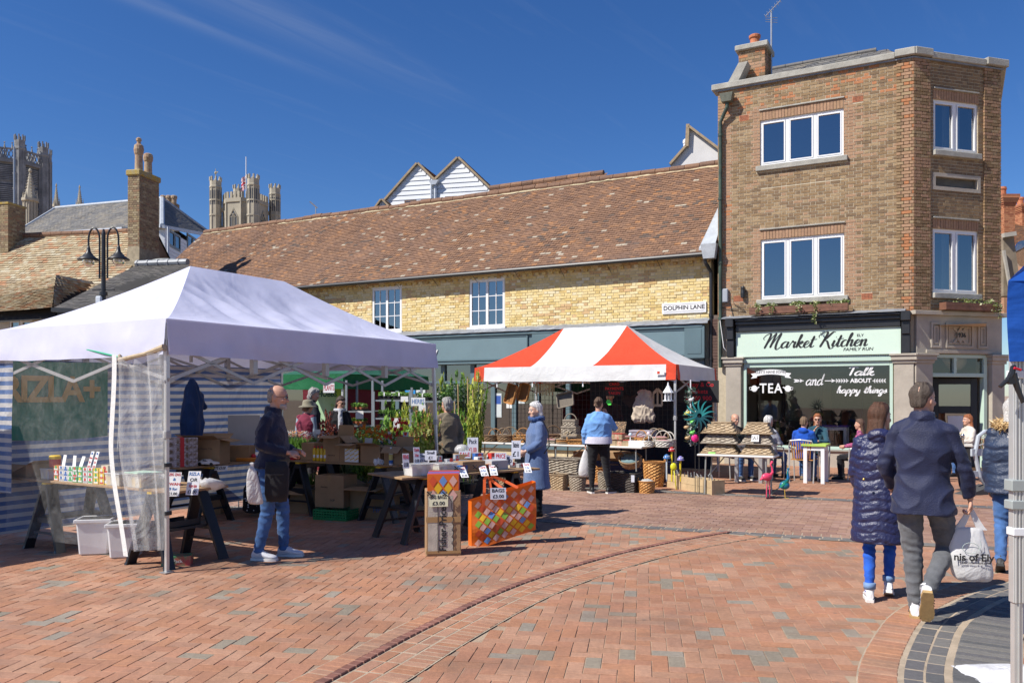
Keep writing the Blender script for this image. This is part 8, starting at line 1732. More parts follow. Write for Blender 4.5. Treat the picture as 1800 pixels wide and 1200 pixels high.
for k in range(9):
 for j in range(3): x=-.11+k*.027;z=.03+j*.06+ (k%3)*.012;mb.prism([(x,-.0055,z),(x+.022,-.0055,z+.008),(x+.022,-.0055,z+.024),(x,-.0055,z+.016)],(0,.001,0),1)
mb.B('label_sheet',[M_wp,M_yel],t)
for k in range(4):
 q=T3.w(T3.s(553+k*6.3,.05),.05,ZT);t=thing('yellow_bottle','yellow bottle with red cap among four on the carton table','bottle',tuple(q),0,'four yellow bottles beside the tall carton');mb=MB().lathe([(.026,0),(.028,.02),(.028,.15),(.022,.175),(.012,.185)],14);mb.B('bottle_body',mat('yellow_liquid',(.72,.48,.02),.2,.03),t,smooth=True);mb=MB().lathe([(.014,.185),(.014,.212)],12);mb.B('cap',MATS['red_plastic'],t);mb=MB().box(-.015,.015,-.0295,-.0285,.05,.09);mb.B('label',M_wp,t)
q=T3.w(T3.s(684,-.02),.02,ZT);t=thing('spray_bottle','white spray can with blue and yellow label at the front of the carton table','bottle',tuple(q),0);mb=MB().lathe([(.028,0),(.028,.17),(.018,.19),(.012,.2),(.012,.235)],14,m=0);mb.lathe([(.0285,.02),(.0285,.065)],14,m=1,cap=False);mb.lathe([(.0285,.065),(.0285,.14)],14,m=2,cap=False);mb.B('can_body',[M_wp,M_blu,mat('pale_yellow',(.75,.65,.2))],t)
q=T3.w(T3.s(663,-.0),.03,ZT);t=thing('crumpled_paper','crumpled white tissue at the front edge of the carton table','paper',tuple(q),0);mb=MB();loft(mb,[(0,0,0,.05,.04),(0,0,.03,.07,.05),(.0,0,.06,.05,.04),(0,0,.075,.01,.01)],20);o=mb.B('tissue',M_white,t,smooth=False);displace(o.data,folds(.03,(60,60,60),1.))
q=T3.w(T3.s(512,.1),.1,ZT);t=thing('red_tray','red tray just in front of the hands of the man in fleece','tray',tuple(q),T3.a);mb=MB();mb.frus((0,0),.13,.1,.15,.12,0,.04);mb.B('tray_body',MATS['red_plastic'],t)
for px,lb in ((600,'left'),(631,'middle'),(668,'right')): clampc('black clamp on the top edge of the cartons, '+lb+' of three',T3.w(T3.s(px,.05),.1,ZT+.27),.4)
for px,lb in ((611,'grey blank card standing in the yellow taped carton'),(647,'grey blank card standing in the plain low carton')): pcard(lb,T3.w(T3.s(px,.2),.2,ZT+.24),.13,.10,T3.a,[],-.2,m=M_gry)
def ground_box(lb,px,py,w,d,h,rz,fl=0,pr=(),z=0.): q=G(px,py);cbox(lb,(q.x,q.y+d/2,z),w,d,h,rz,fl,pr)
ground_box('open carton on the ground just right of the fleece man, under the table',522,902,.42,.32,.38,R(-14),1)
ground_box('taped brown carton standing on the green crate',586,911,.46,.36,.44,R(-20),0,[('FRAGILE',-.08,.28,.03,M_iron),('TOP',.05,.1,.04,M_iron)],z=.152)
ground_box('large open brown carton on the paving right of the green crate',655,912,.56,.4,.44,R(-24),1,[('HP',.16,.13,.10,M_blu)])
ground_box('small carton in shade between the carton table and front trestle',735,880,.3,.3,.36,R(-14),0)
q=G(588,915);t=thing('green_crate','green plastic crate on the paving under the taped carton','crate',(q.x,q.y+.19,0),R(-20));mg=mat('green_crate_plastic',(.01,.22,.07),.4,.1);mb=MB().box(-.26,.26,-.2,.2,0,.015)
for z in (.02,.055,.09,.125): 
 for a in ((-.26,.26,-.2,-.19),(-.26,.26,.19,.2),(-.26,-.25,-.19,.19),(.25,.26,-.19,.19)): mb.box(*a,z,z+.022)
for i in range(13): x=-.26+i*.0425;mb.box(x,x+.01,-.203,-.188,.015,.145);mb.box(x,x+.01,.188,.203,.015,.145)
for i in range(9): y=-.2+i*.0487;mb.box(-.263,-.248,y,y+.01,.015,.145);mb.box(.248,.263,y,y+.01,.015,.145)
mb.B('lattice',mg,t)
tub('clear tub of white envelopes at the left front corner of the front table',T4,735,.12,.30,.2,.14,[M_wp,MATS['pack_cream']]);tub('clear tub of papers beside the tub of envelopes on the front table',T4,780,.12,.27,.2,.13,[MATS['pack_cream'],M_wp])
cbox('grey cardboard carton on the front table behind the drooping price cards',T4.w(T4.s(825,.16),.16,ZT),.34,.2,.13,T4.a,0,tape=False);cbox('low grey carton at the right end of the front table',T4.w(T4.s(868,.2),.2,ZT),.26,.26,.12,T4.a,0,m=M_gry,tape=False)
cbox('black printed games carton standing behind the leaning price cards',T4.w(T4.s(752,.6),.6,ZT),.3,.1,.21,T4.a-.6,0,[('x12',0,.13,.05,M_yel)],m=mat('black_carton',(.015,.015,.018),.4),tape=False);cbox('pale carton with clear packaging on the front table back edge',T4.w(T4.s(825,.62),.62,ZT),.42,.24,.18,T4.a-.5,0)
for k,(px,y,lb) in enumerate(((772,.42,'small black and red battery box left of the blue packet'),(802,.46,'small black and red battery box right of its twin on the front table'))): packs(lb,T4,px,y,[('grey','red','red')],.06,.09,.05,1,z=ZT+.10)
for k,(px,y,w_,d_,h_,c) in enumerate(((800,.34,.5,.3,.10,'white_flat_box'),(858,.45,.42,.32,.09,'white_flat_box'),(872,.62,.3,.16,.14,'white_flat_box'))): cbox(('long flat white box across the middle of the front table','flat white and blue box near the right end of the front table','upright white paper boxes at the back right of the front table')[k],T4.w(T4.s(px,y),y,ZT+.001),w_,d_,h_,T4.a,0,m=mat('white_carton',(.66,.68,.72),.5,.12,9.),tape=False,cat='white box',name='white_box')
t=thing('blue_packet','bright blue plastic packet lying on the flat white box','packet',tuple(T4.w(T4.s(818,.3),.3,ZT+.105)),T4.a-.4);mb=MB().box(-.08,.08,-.05,.05,0,.02);mb.B('wrapper',mat('cyan_wrap',(.02,.32,.62),.3),t,bevel=.008)
t=thing('plastic_dome','clear plastic dome packaging on the pale carton','packaging',tuple(T4.w(T4.s(812,.68),.68,ZT+.2)),0);mb=MB().lathe([(.10,0),(.095,.05),(.06,.09),(.001,.1)],18);mb.B('dome',tub_m,t,smooth=True)
cards=[(714,.02,.10,'tilted card reading £1.00 at the left corner of the front table',[('PENS',M_red),('£1.00',M_ink)],.075,.17,.35),(733,.10,.14,'tilted card left of the black games carton, second from the left',[('Cards',M_red),('3 for',M_red),('£1.00',M_ink)],.075,.19,.35),(745,.50,.10,'handwritten card in front of the black games carton',[('Small',M_iron),('£1.00',M_iron)],.13,.12,0),(757,.42,.14,'handwritten card reading Small £1 above the clear tubs',[('Small',M_iron),('£1',M_iron)],.14,.12,0),(817,.55,.13,'white card with red word beside the clear plastic dome',[('SALE',M_red)],.15,.09,0),(831,.70,.16,'tall grey blue card reading Pack £1.00 behind the flat boxes',[('Pack',M_iron),('£1.00',M_red)],.14,.22,0),(880,.15,.02,'card with red lettering PRICE MAG at the right of the front table',[('PRICE',M_red),('MAG',M_red)],.15,.19,0),(893,.12,.05,'small white receipt card right of the red lettered card',[('50p',M_iron)],.12,.12,0),(907,.35,.10,'tall pale blue card by the hands of the woman in the wool coat',[('Batteries',M_iron),('£1',M_iron)],.12,.24,-.1)]
for px,y,z,lb,ln,w_,h_,rr in cards: pcard(lb,T4.w(T4.s(px,y),y,ZT+z),w_,h_,T4.a-.62+rr,ln,-.15,m=mat('pale_card',(.58,.60,.68),.6,.05))
for px,rr,lb in ((811,.2,'drooping price card left of the handles of the orange bag'),(846,.1,'drooping price card reading £1.00 above the orange bag handles'),(862,0.,'second drooping price card above the orange bag handles'),(922,.0,'flat price card sticking out over the right trestle')): pcard(lb,T4.w(T4.s(px,-.02),-.10,ZT-.04),.09,.20,T4.a-.5+rr,[('Cards',M_red),('3 for',M_blu),('£1.00',M_ink)],-1.0)
for px,lb in ((803,'left'),(835,'middle'),(872,'right')): clampc('black clamp on the edge of the front table, '+lb+' of three',T4.w(T4.s(px,.0),.0,ZT+.06),.4)
for k,(px,y,z,w_,h_,c,lb) in enumerate(((765,.30,.0,.10,.10,'red','small red box behind the clear tubs, left'),(790,.36,.10,.12,.05,'grey','grey flat packet on the long white box'),(812,.10,.0,.11,.09,'blue','small blue box under the drooping cards'),(842,.30,.09,.10,.07,'white','small white packet at the middle of the flat boxes'),(855,.12,.0,.13,.08,'orange','orange box just above the orange bag handle'),(899,.28,.0,.12,.07,'cream','cream packet left of the tall pale blue card'),(915,.20,.0,.11,.05,'grey','flat grey packet at the right end of the front table'),(840,.48,.11,.14,.08,'blue','blue and white carton behind the flat boxes'),(866,.40,.10,.10,.09,'red','red topped carton near the back right of the front table'))): packs(lb,T4,px,y,[(c,'white','red')],w_,h_,.08,1,z=ZT+z)
q=G(776,978);t=thing('tall_toy_carton','tall worn brown and white toy carton standing upright in front of the table','cardboard box',(q.x,q.y+.15,0),R(9));mb=MB().box(-.185,.185,-.13,.13,0,.70);mb.B('carton',M_card,t,bevel=.008)
Mwc=mat('worn_white_card',(.46,.42,.35),.8,.22,7.,.2,60.);mb=MB().box(-.165,.10,-.134,-.131,.05,.64);mb.B('printed_panel',Mwc,t);mb=MB().box(-.184,.184,-.1365,-.1345,.36,.42);mb.box(-.184,.184,-.1365,-.1345,.03,.06);mb.B('tape',M_tape,t)
text('Fisher-Price',.105,M_ink,t,(-.005,-.138,.29),rot=(R(90),R(-90),0),offset=.002,ext=.0008,sx=.93)
mb=MB();pts=[(-.06,.05),(-.06,.58),(-.04,.62),(.06,.62),(.085,.58),(.085,.52)]+[(.085+(.022 if 0 else -.0)+.02*abs(sin(k*PI/4)),.50-.018*k) for k in range(24)];mb.tube([(x,-.138,z) for x,z in pts],.003,4);mb.B('scalloped_outline',M_ink,t)
bp=fabric('plain',(.5,.5,.5));
pk=thing('bag_packs','flat packs of orange diamond patterned bags standing in the tall toy carton','packs',(q.x,q.y+.12,.56),R(9))
dcol=[mat('diamond_'+n_,c,.35,.04) for n_,c in (('orange',(.72,.15,.015)),('green',(.25,.45,.05)),('white',(.70,.42,.36)),('red',(.65,.09,.03)),('yellow',(.80,.48,.02)),('blue',(.15,.30,.62)),('pink',(.62,.10,.30)))]
def diamonds(mb,x0,x1,z0,z1,y,nx,nz,f=lambda x,z:(0,0,0)):
 dx=(x1-x0)/nx;dz=(z1-z0)/nz
 for i in range(nx*2-1):
  for j in range(nz*2-1):
   if (i+j)%2: continue
   cx=x0+(i+1)*dx/2;cz=z0+(j+1)*dz/2;a=.40*dx;b=.40*dz;m=[2,2,4,5,3,2,1,4,2,6,3,5][(j*7+(i//2)*(j%3+1)*5+i*3)%12] if rnd()<.35 else [2,4,3,2,1,4,2,3][j%8]
   mb.poly([Vc((cx,y,cz-b))+Vc(f(cx,cz-b)),Vc((cx+a,y,cz))+Vc(f(cx+a,cz)),Vc((cx,y,cz+b))+Vc(f(cx,cz+b)),Vc((cx-a,y,cz))+Vc(f(cx-a,cz))],m)
for k in range(5): mb=MB().box(-.165,.165,-.09+k*.035,-.06+k*.035,0,.31,[0,6,5,6,0][k]);
for k in range(5):
 mb=MB().box(-.165+k*.006,.165+k*.006,-.10+k*.035,-.07+k*.035,0,.31+k*.006,[0,6,5,6,0][k])
 if k==0: diamonds(mb,-.16,.16,.01,.31,-.1035,3,2)
 mb.B('pack',dcol,pk,bevel=0)
pcard('curled yellow card reading BIG BAGS £3.00 clipped on the tall toy carton',(q.x-.03,q.y-.005,.53),.20,.13,R(9),[('BIG BAGS',M_ink),('£3.00',M_ink)],-.08,m=mat('cream_card',(.70,.68,.48),.6,.04))
for x in (-.12,.04): clampc('black clip holding the BIG BAGS card, '+('left' if x<0 else 'right')+' one',(q.x+x,q.y-.02,.66),.2)
q=G(884,958);t=thing('orange_shopping_bag','large orange diamond patterned shopping bag hanging from the front table','shopping bag',(q.x,q.y+.06,.0),R(14));W_,H_=.375,.55;dp=.17
def bagpt(x,z): return (0.0,.02*sin(x*9+z*5)+.010*sin(z*17)+.035*(abs(x)/W_)**2,0.)
z0=.06;sl=lambda x:.10*(x/W_)   # hangs slightly askew
fb=lambda x,z:(0,bagpt(x,z)[1],sl(x))
mb=MB();mb.grid([[(-W_+2*W_*i/24,-dp/2+fb(-W_+2*W_*i/24,z0+H_*j/14)[1],z0+H_*j/14+sl(-W_+2*W_*i/24)) for j in range(15)] for i in range(25)],0);diamonds(mb,-W_+.02,W_-.01,z0+.01,z0+H_-.01,-dp/2-.004,7,5,fb);mb.B('front_panel',dcol,t)
mb=MB();e0=-W_;mb.grid([[(e0-.02*sin(PI*i/8),-dp/2+.035+dp*i/8,z0+H_*j/10+sl(e0)) for j in range(11)] for i in range(9)],0);mb.grid([[(W_+.01*sin(PI*i/8),-dp/2+.035+dp*i/8,z0+H_*j/10+sl(W_)) for j in range(11)] for i in range(9)],0);mb.grid([[(-W_+2*W_*i/12,dp/2+.03,z0+H_*j/4+sl(-W_+2*W_*i/12)) for j in range(5)] for i in range(13)],0);mb.grid([[(-W_+2*W_*i/12,-dp/2+dp*j/3+.03,z0+sl(-W_+2*W_*i/12)) for j in range(4)] for i in range(13)],0);mb.B('gusset',dcol,t,smooth=True)
mb=MB();zt0=z0+H_
for pts in ([(-.25,-dp/2,zt0-.16),(-.235,-dp/2,zt0+.0),(-.22,-.02,zt0+.14),(-.19,.0,zt0+.17),(-.1,-.0,zt0+.1),(.02,-dp/2,zt0+.0)],[(-.14,-dp/2+.02,zt0-.05),(-.16,0,zt0+.12),(-.12,.0,zt0+.17),(.03,0,zt0+.11),(.16,-dp/2+.02,zt0+.04)]):
 for a,b in zip(pts[:-1],pts[1:]): mb.bar(a,b,.032,.004,up=(0,1,0))
mb.B('bag_handle',mat('orange_webbing',(.68,.11,.02),.6,.1),t)
pcard('pale card reading BAGS £3.00 clipped to the orange shopping bag',tuple(Matrix.Translation(t.location)@Matrix.Rotation(R(14),4,'Z')@Vc((-.08,-.11,.53))),.18,.13,R(10),[('BAGS',M_ink),('£3.00',M_ink)],-.15,m=MATS['pale_card'])
WK={}
def wmat(n,c1,c2,c3): return tmat('wicker_'+n,[[x*.62 for x in c3],c3,c1,[x*1.12 for x in c2]],.7,40.,.22,.2,120.,'CONSTANT')
WN=wmat('natural',(.36,.26,.15),(.42,.32,.20),(.30,.21,.12));WO=wmat('orange',(.50,.24,.07),(.58,.31,.10),(.42,.19,.05));WB_=wmat('brown',(.20,.115,.055),(.26,.16,.08),(.15,.085,.04));WG=wmat('grey',(.30,.25,.19),(.37,.32,.25),(.24,.20,.155));WD=wmat('dark',(.055,.045,.04),(.075,.06,.05),(.045,.035,.03));WW_=wmat('white',(.58,.55,.50),(.64,.61,.55),(.52,.48,.42))
def basket(label,loc,rx,ry,h,m,kind='round',handle=None,rz=0.,taper=.85,fill=None,lid=None,group=None,cat='basket',parent_name='wicker_basket',flip=False,tilt=None):
 t=thing(parent_name,label,cat,tuple(loc),0,group,rot=tilt or (0,0,rz));pw=1. if kind=='round' else .38
 nv=int(max(5,min(16,h/.022)));nu=48;mb=MB();P=[];bulge=.06 if kind=='round' else 0
 def pr(a,s):
  if kind!='square': return (cos(a)*rx*s,sin(a)*ry*s)
  u=(a/TAU%1)*4*(rx+ry)-ry;q=.12*min(rx,ry)
  if u<ry: x,y=rx,u
  elif u<ry+2*rx: x,y=rx-(u-ry),ry
  elif u<3*ry+2*rx: x,y=-rx,ry-(u-ry-2*rx)
  elif u<3*ry+4*rx: x,y=-rx+(u-3*ry-2*rx),-ry
  else: x,y=rx,-ry+(u-3*ry-4*rx)
  m=math.hypot(x/rx,y/ry);k=1 if m<1.3 else 1-(m-1.3)*.35
  return x*k*s,y*k*s
 for j in range(nv+1):
  v=j/nv;s=(taper+(1-taper)*v+bulge*sin(PI*v)*1.0);row=[]
  if flip: s=(1.0-(1-taper)*v)
  for i in range(nu):
   a=TAU*i/nu;x,y=pr(a,s*(1+.03*(1 if (i//2+j)%2 else -1)));row.append((x,y,h*v))
  P.append(row)
 b=len(mb.f);mb.grid(P,closed=True);mb.t=[(.52 if (((q%nu)//2+q//nu)%2) else .02)+rnd()*.2+(.24 if rnd()<.5 else 0) for q in range(len(mb.f))];o=mb.B('woven_wall',m,t,tone=True);
 mb=MB();s=(1.0 if not flip else taper);ring=[(*pr(TAU*i/28,(1. if not flip else taper)+.01),h) for i in range(29)];mb.tube(ring,.012 if rx>.12 else .007,6);ring=[(*pr(TAU*i/28,(taper if not flip else 1.)+.01),.008) for i in range(29)];mb.tube(ring,.010,5);mb.t=[.3]*len(mb.f);mb.B('rim',m,t,tone=True)
 if flip: mb=MB();mb.grid([[(*pr(TAU*i/nu,taper*q/4),h+.006*((i+q)%2)) for i in range(nu)] for q in range(5)],closed=True);mb.t=[rnd()*.99 for _ in mb.f];mb.B('base',m,t,tone=True)
 elif not fill and not lid: mb=MB();mb.poly([(*pr(TAU*i/20,taper*.97),.02) for i in range(20)]);mb.t=[.1];mb.B('base',m,t,tone=True)
 if handle=='hoop':
  mb=MB();hh=max(h*1.1,rx*1.15);pts=[(rx*cos(PI*k/14),0,h*.85+hh*sin(PI*k/14)) for k in range(15)];mb.tube(pts,.011 if rx>.12 else .007,6);mb.t=[.3]*len(mb.f);mb.B('handle',m,t,tone=True)
 if handle=='ears':
  for s in (-1,1): mb=MB().tube([(s*rx,.06*cos(PI*k/8),h+.05*sin(PI*k/8)) for k in range(9)],.009,6);mb.t=[.6]*len(mb.f);mb.B('handle',m,t,tone=True)
 if handle=='front':
  mb=MB().tube([(.06*cos(PI*k/8),-ry,h+.06*sin(PI*k/8)) for k in range(9)],.009,6);mb.t=[.6]*len(mb.f);mb.B('handle',m,t,tone=True)
 if lid: mb=MB();mb.prism([(*pr(TAU*i/24,1.03),h+.008) for i in range(24)],(0,0,.02));mb.t=[.5]*len(mb.f);mb.B('lid',lid,t,tone=lid in(WN,WO,WB_,WG,WD))
 if fill: mb=MB();loft(mb,[(0,0,h*.8,rx*.9,ry*.9),(0,0,h*1.02,rx*.85,ry*.85),(0,0,h*1.12,rx*.5,ry*.5),(0,0,h*1.14,.01,.01)],20,0,pw);o=mb.B('lining',fill,t,smooth=True);displace(o.data,folds(.02,(30,30,30),rx*9))
 return t
M_pink=M_cloth('pink_lining',(.45,.22,.22));M_lin=M_cloth('cream_lining',(.60,.57,.50));M_teal_l=M_cloth('teal_lining',(.16,.26,.28),.5)
M_tabw=mat('white_table_top',(.66,.65,.62),.4,.05,3.);M_tleg=mat('table_leg_grey',(.33,.35,.34),.4,.1,metal=.3)
def fold_t(label,P,s0,s1,y0,y1,z):
 q=P.w((s0+s1)/2,(y0+y1)/2);t=thing('folding_table',label,'folding table',tuple(q),P.a);L=(s1-s0)/2;D=(y1-y0)/2
 mb=MB().box(-L,L,-D,D,z-.04,z);mb.B('table_top',M_tabw,t,bevel=.012)
 for sx in (-1,1):
  for sy in (-1,1): mb=MB().tube([(sx*(L-.14),sy*(D-.06),z-.04),(sx*(L-.12),sy*(D-.06),0)],.014,8);mb.B('leg',M_tleg,t)
  mb=MB().tube([(sx*(L-.125),-(D-.06),.16),(sx*(L-.125),(D-.06),.16)],.011,6);mb.tube([(sx*(L-.13),0,.30),(sx*(L*.35),0,z-.05)],.011,6);mb.B('stretcher',M_tleg,t)
 return t
fold_t('white folding table at the left of the basket stall',RP,.10,2.05,-.62,.08,.73);fold_t('white folding table at the right of the basket stall, by the front pole',RP,2.07,4.02,-.62,.08,.73)
def on(px,y,z=.731): return RP.w(RP.s(px,y),y,z)
row=[(858,-.42,.17,.13,.13,WB_,'round','hoop','dark brown shallow basket with upright handle at the left table end'),(887,-.40,.16,.13,.13,WB_,'round','hoop','brown round basket second from the left on the table'),(912,-.44,.12,.09,.09,WO,'square','hoop','small square orange basket with twin handles left of the woman in wool'),(870,-.15,.14,.12,.12,WO,'round','hoop','orange basket with tall handle behind the leftmost basket'),(897,-.12,.17,.13,.13,WN,'round','hoop','large pale hooped basket in the second row at left'),(920,-.12,.15,.12,.14,WO,'round','hoop','orange hooped basket just left of the white haired head'),(884,-.02,.13,.11,.14,WG,'round','hoop','grey hooped basket at the back left of the table'),(908,-.25,.11,.1,.1,WN,'round','hoop','small pale basket between two hooped orange ones'),
(972,-.15,.18,.14,.17,WB_,'square','hoop','brown hamper with hoop right of the woman in wool'),(985,-.42,.13,.1,.10,WG,'square',None,'small grey tray basket near the pink cloth lined ones'),(975,-.45,.0,.0,.0,None,'',None,''),(1010,-.45,.15,.10,.09,WO,'square','ears','low orange tray basket with side handles before the sweater woman'),(1000,-.25,.15,.12,.14,WG,'square','hoop','grey lidded basket with tall hoop in mid table'),
(1063,-.45,.13,.1,.11,WN,'square',None,'open natural basket right of the sweater woman'),(1128,-.30,.15,.12,.15,WO,'round','hoop','orange basket with hoop behind the lilac toadstool'),(1140,-.50,.12,.1,.10,WW_,'round','hoop','small white painted basket with hoop near the right table end'),(1166,-.46,.18,.13,.12,WW_,'round','hoop','white oval basket with pink lining at the right table end'),(1160,-.20,.17,.14,.16,WN,'round','hoop','natural hooped basket behind the pink lined one'),(1150,-.05,.16,.13,.17,WG,'round','hoop','grey hooped basket at the back right corner of the table'),(1176,-.12,.14,.12,.13,WW_,'round','hoop','pale round basket beside the front right tent pole')]
for px,y,rx,ry,h,m,k,hd,lb in row:
 if m: basket(lb,on(px,y),rx,ry,h,m,k,hd,RA+ru(-.5,.5),fill=(M_pink if 'pink lin' in lb else None),lid=(WG if 'lidded' in lb else None))
for k,(px,y,w_,lb) in enumerate(((1003,-.08,.20,'largest'),(1003,-.08,.17,'middle'),(1003,-.08,.14,'smallest'))): basket(lb+' of three nested wicker hampers stacked at mid table',on(px,y,.731+[0,.17,.325][k]),w_,w_*.7,[.165,.15,.13][k],WG if k else WN,'square','front' if k<2 else 'hoop',RA,.97,lid=WG)
basket('large brown hamper with raised lid behind the red topped crates',on(1078,.0),.24,.17,.20,WB_,'square',None,RA,.95)
t=thing('hamper_lid','raised slanting brown wicker lid behind the red topped crates','lid',tuple(on(1078,.16,.93)),0,rot=(R(62),0,RA));mb=MB();
for i in range(16):
 for j in range(9): mb.box(-.25+i*.031,-.222+i*.031,j*.03,j*.03+.027,0,.012+.006*((i+j)%2),0,rnd()*.99)
mb.B('woven_panel',WB_,t,tone=True)
for k,(px,w_,z) in enumerate(((1078,.075,.731),(1091,.07,.731),(1087,.10,.852),(1101,.07,.731))):
 t=thing('wooden_crate',('front left small slatted crate with red rim','front middle small slatted crate with floral panel','upper slatted crate with red lid on the small crates','right small slatted crate beside the white toadstool')[k],'crate',tuple(on(px,-.45,z)),RA);h=.115;mb=MB()
 for j in range(4):
  for a in ((-w_,w_,-w_*.8-.008,-w_*.8),(-w_,w_,w_*.8,w_*.8+.008),(-w_-.008,-w_,-w_*.8,w_*.8),(w_,w_+.008,-w_*.8,w_*.8)): mb.box(*a,j*.026,j*.026+.02)
 mb.B('slats',mat('pale_slats',(.48,.36,.22),.8,.15),t);mb=MB().box(-w_-.01,w_+.01,-w_*.8-.012,w_*.8+.012,h-.008,h+.006);mb.B('red_rim',mat('red_rim',(.5,.06,.05),.6),t)
 if k in(1,2): mb=MB().box(-.045,.045,-w_*.8-.012,-w_*.8-.009,.01,.10);ball(mb,(0,-w_*.8-.012,.05),.018,8,(1,.1,1));mb.B('panel',mat('panel_cream',(.62,.52,.36),.7,0,30.,col2=(.5,.15,.1)),t)
cbox('white tray of small garden picks on the right hand basket table',on(1122,-.5,.731),.34,.16,.11,RA,0,m=M_white,tape=False,cat='tray',name='picks_tray')
def toadstool(lb,loc,h,r,cm,sm,dots=True,tilt=(0,0,0)):
 t=thing('toadstool_ornament',lb,'garden ornament',tuple(loc),0,rot=tilt);mb=MB().tube([(0,0,0),(0,0,h)],[r*.22,r*.28],8);mb.B('stem',sm,t);mb=MB().lathe([(r,0),(r*.98,r*.15),(r*.75,r*.8),(r*.4,r*1.15),(.002,r*1.3)],16,(0,0,h-.01));o=mb.B('cap',cm,t,smooth=True)
 if dots:
  mb=MB()
  for k in range(12): a=k*2.4;u=.2+.7*((k*.37)%1);rr=r*(1-.35*u);ball(mb,(rr*cos(a),rr*sin(a),h-.01+r*.95*u),r*.13,6)
  o=mb.B('white_dots',M_white,t);o['kind']='stuff'
c_=lambda n,c: mat(n,c,.35,.05)
toadstool('small white and blue capped toadstool standing on the table beside the crates',on(1108,-.5,.731),.22,.04,c_('pale_blue_cap',(.50,.60,.66)),M_white,False);toadstool('small white and pink capped toadstool standing on the table near the white basket',on(1140,-.35,.731),.24,.042,c_('pale_pink_cap',(.66,.55,.60)),M_white,False)
for k in range(3): basket(('lowest','middle','top')[k]+' round bread basket of the pale stack before the sweater woman',on(990,-.48,.731+k*.035),.13,.1,.03,[WN,WO,WN][k],'round',None,0,.9)
for px,lb in ((968,'pink lined tray basket peeping from behind the woman in wool'),(1118,'long hamper with pink cloth lid behind the toadstools')): basket(lb,on(px,-.42 if px<1000 else .0),.14 if px<1000 else .22,.1 if px<1000 else .15,.07 if px<1000 else .15,WG if px<1000 else WB_,'square',None,RA,.95,lid=M_pink)
basket('pale lilac fabric storage hamper at the back right of the table',on(1130,.05),.24,.14,.26,wmat('lilac',(.34,.30,.34),(.38,.34,.38),(.30,.27,.31)),'square',None,RA,.98,lid=mat('lilac_lid',(.36,.32,.37),.8))
def gb_(lb,px,py,rx,ry,h,m,k='round',hd='ears',z=0,**kw): q=G(px,py);basket(lb,(q.x,q.y+ry,z),rx,ry,h,m,k,hd,RA if k=='square' else ru(0,3),**kw)
gb_('long grey rectangular hamper on top of the orange one under the table',997,858,.34,.22,.26,WG,'square',None,z=.27);gb_('wide orange rectangular basket under the long grey hamper',1000,856,.33,.22,.265,WO,'square',None)
gb_('pale upright log basket with small handle left of the sweater woman',984,862,.14,.13,.28,WN,'square','front');gb_('greyish log basket beside the carrier bag of the sweater woman',1016,864,.15,.13,.27,WG,'round','front');gb_('basket seen between the legs of the sweater woman',1064,860,.13,.12,.28,WG,'round','ears');gb_('orange open basket behind the sweater woman legs',1055,848,.16,.14,.28,WO,'round','ears');gb_('grey lidded storage basket behind the black log basket',1080,842,.16,.12,.30,WG,'square',None,lid=WG)
gb_('large very dark rectangular log basket on the ground',1101,866,.26,.17,.34,WD,'square','front');gb_('round golden basket of pebbles in front at the right of the dark one',1139,868,.145,.145,.21,WO,'round','ears',fill=mat('pebbles',(.42,.42,.40),.5,.4,30.));gb_('tall round orange laundry basket under the right table end',1153,857,.20,.20,.46,WO,'round','ears',taper=.82)
q=G(1112,850);basket('tilted oval basket with teal lining lying on the dark log basket',(q.x,q.y+.12,.36),.22,.17,.16,WN,'round','ears',fill=M_teal_l,tilt=(R(35),0,RA))
gb_('small dark basket at the foot of the left table',948,858,.16,.13,.2,WB_,'round','ears');gb_('pale natural basket under the left table beside the fleece of baskets',892,852,.17,.14,.24,WN,'square',None);gb_('squat natural basket below the front table gap',820,855,.16,.13,.22,WN,'square',None)
q=G(955,845);
pcard('grey price tag hanging from the dark log basket',tuple(G(1112,867)+Vc((0,-.02,.2))),.06,.12,RA,[],0,m=MATS['pale_card'])
TP=Pl(*G(1226,869)[:2],R(-20));a_=G(1232,868);b_=G(1342,874);TP=Pl(a_.x-.08,a_.y-.05,atan2(b_.y-a_.y,b_.x-a_.x));fold_t('small white folding table carrying two stacks of upturned baskets',TP,0,1.28,0,.55,.70)
for st_,(px,n_,w0) in enumerate(((1268,3,.33),(1333,3,.28))):
 for k in range(3):
  s_=TP.s(px,.28);basket(('lowest','middle','top')[k]+' upturned wicker basket of the '+('larger left' if st_==0 else 'smaller right')+' stack by the cafe',TP.w(s_,.28,.701+k*.175),w0*(1-.03*k),w0*.68,.185,WG if k%2 else WN,'square',None,TP.a,.62,flip=True)
pcard('small green tag leaning on the left stack of upturned baskets',TP.w(TP.s(1250,.0),.04,.701),.12,.035,TP.a,[],-.6,m=mat('lime_tag',(.15,.65,.05),.4));pcard('round white paper tag on the right stack of upturned baskets',TP.w(TP.s(1327,.05),.06,.93),.12,.12,TP.a,[('SALE',M_iron)],-.3)
def tray(lb,px,py,y,w,h,d,m,rot):
 s,z=RP.sz(px,py,y);basket(lb,RP.w(s,y,z),w,h,d,m,'square',None,tilt=rot,taper=.9,cat='hanging basket')
tray('left orange wicker tray hanging under the red and white canopy',901,693,.25,.15,.21,.07,WO,(R(80),R(10),RA-.4));tray('right orange wicker tray hanging beside the other orange tray',923,690,.3,.13,.19,.07,WO,(R(80),R(8),RA-.2));tray('grey wicker tray hanging under the middle of the canopy',996,703,.25,.19,.15,.07,WG,(R(80),R(-12),RA-.1))
t=thing('bamboo_chimes','row of bamboo wind chimes hanging under the canopy beside the pole','wind chimes',tuple(RP.w(RP.s(957,.3),.3,1.96)),RA)
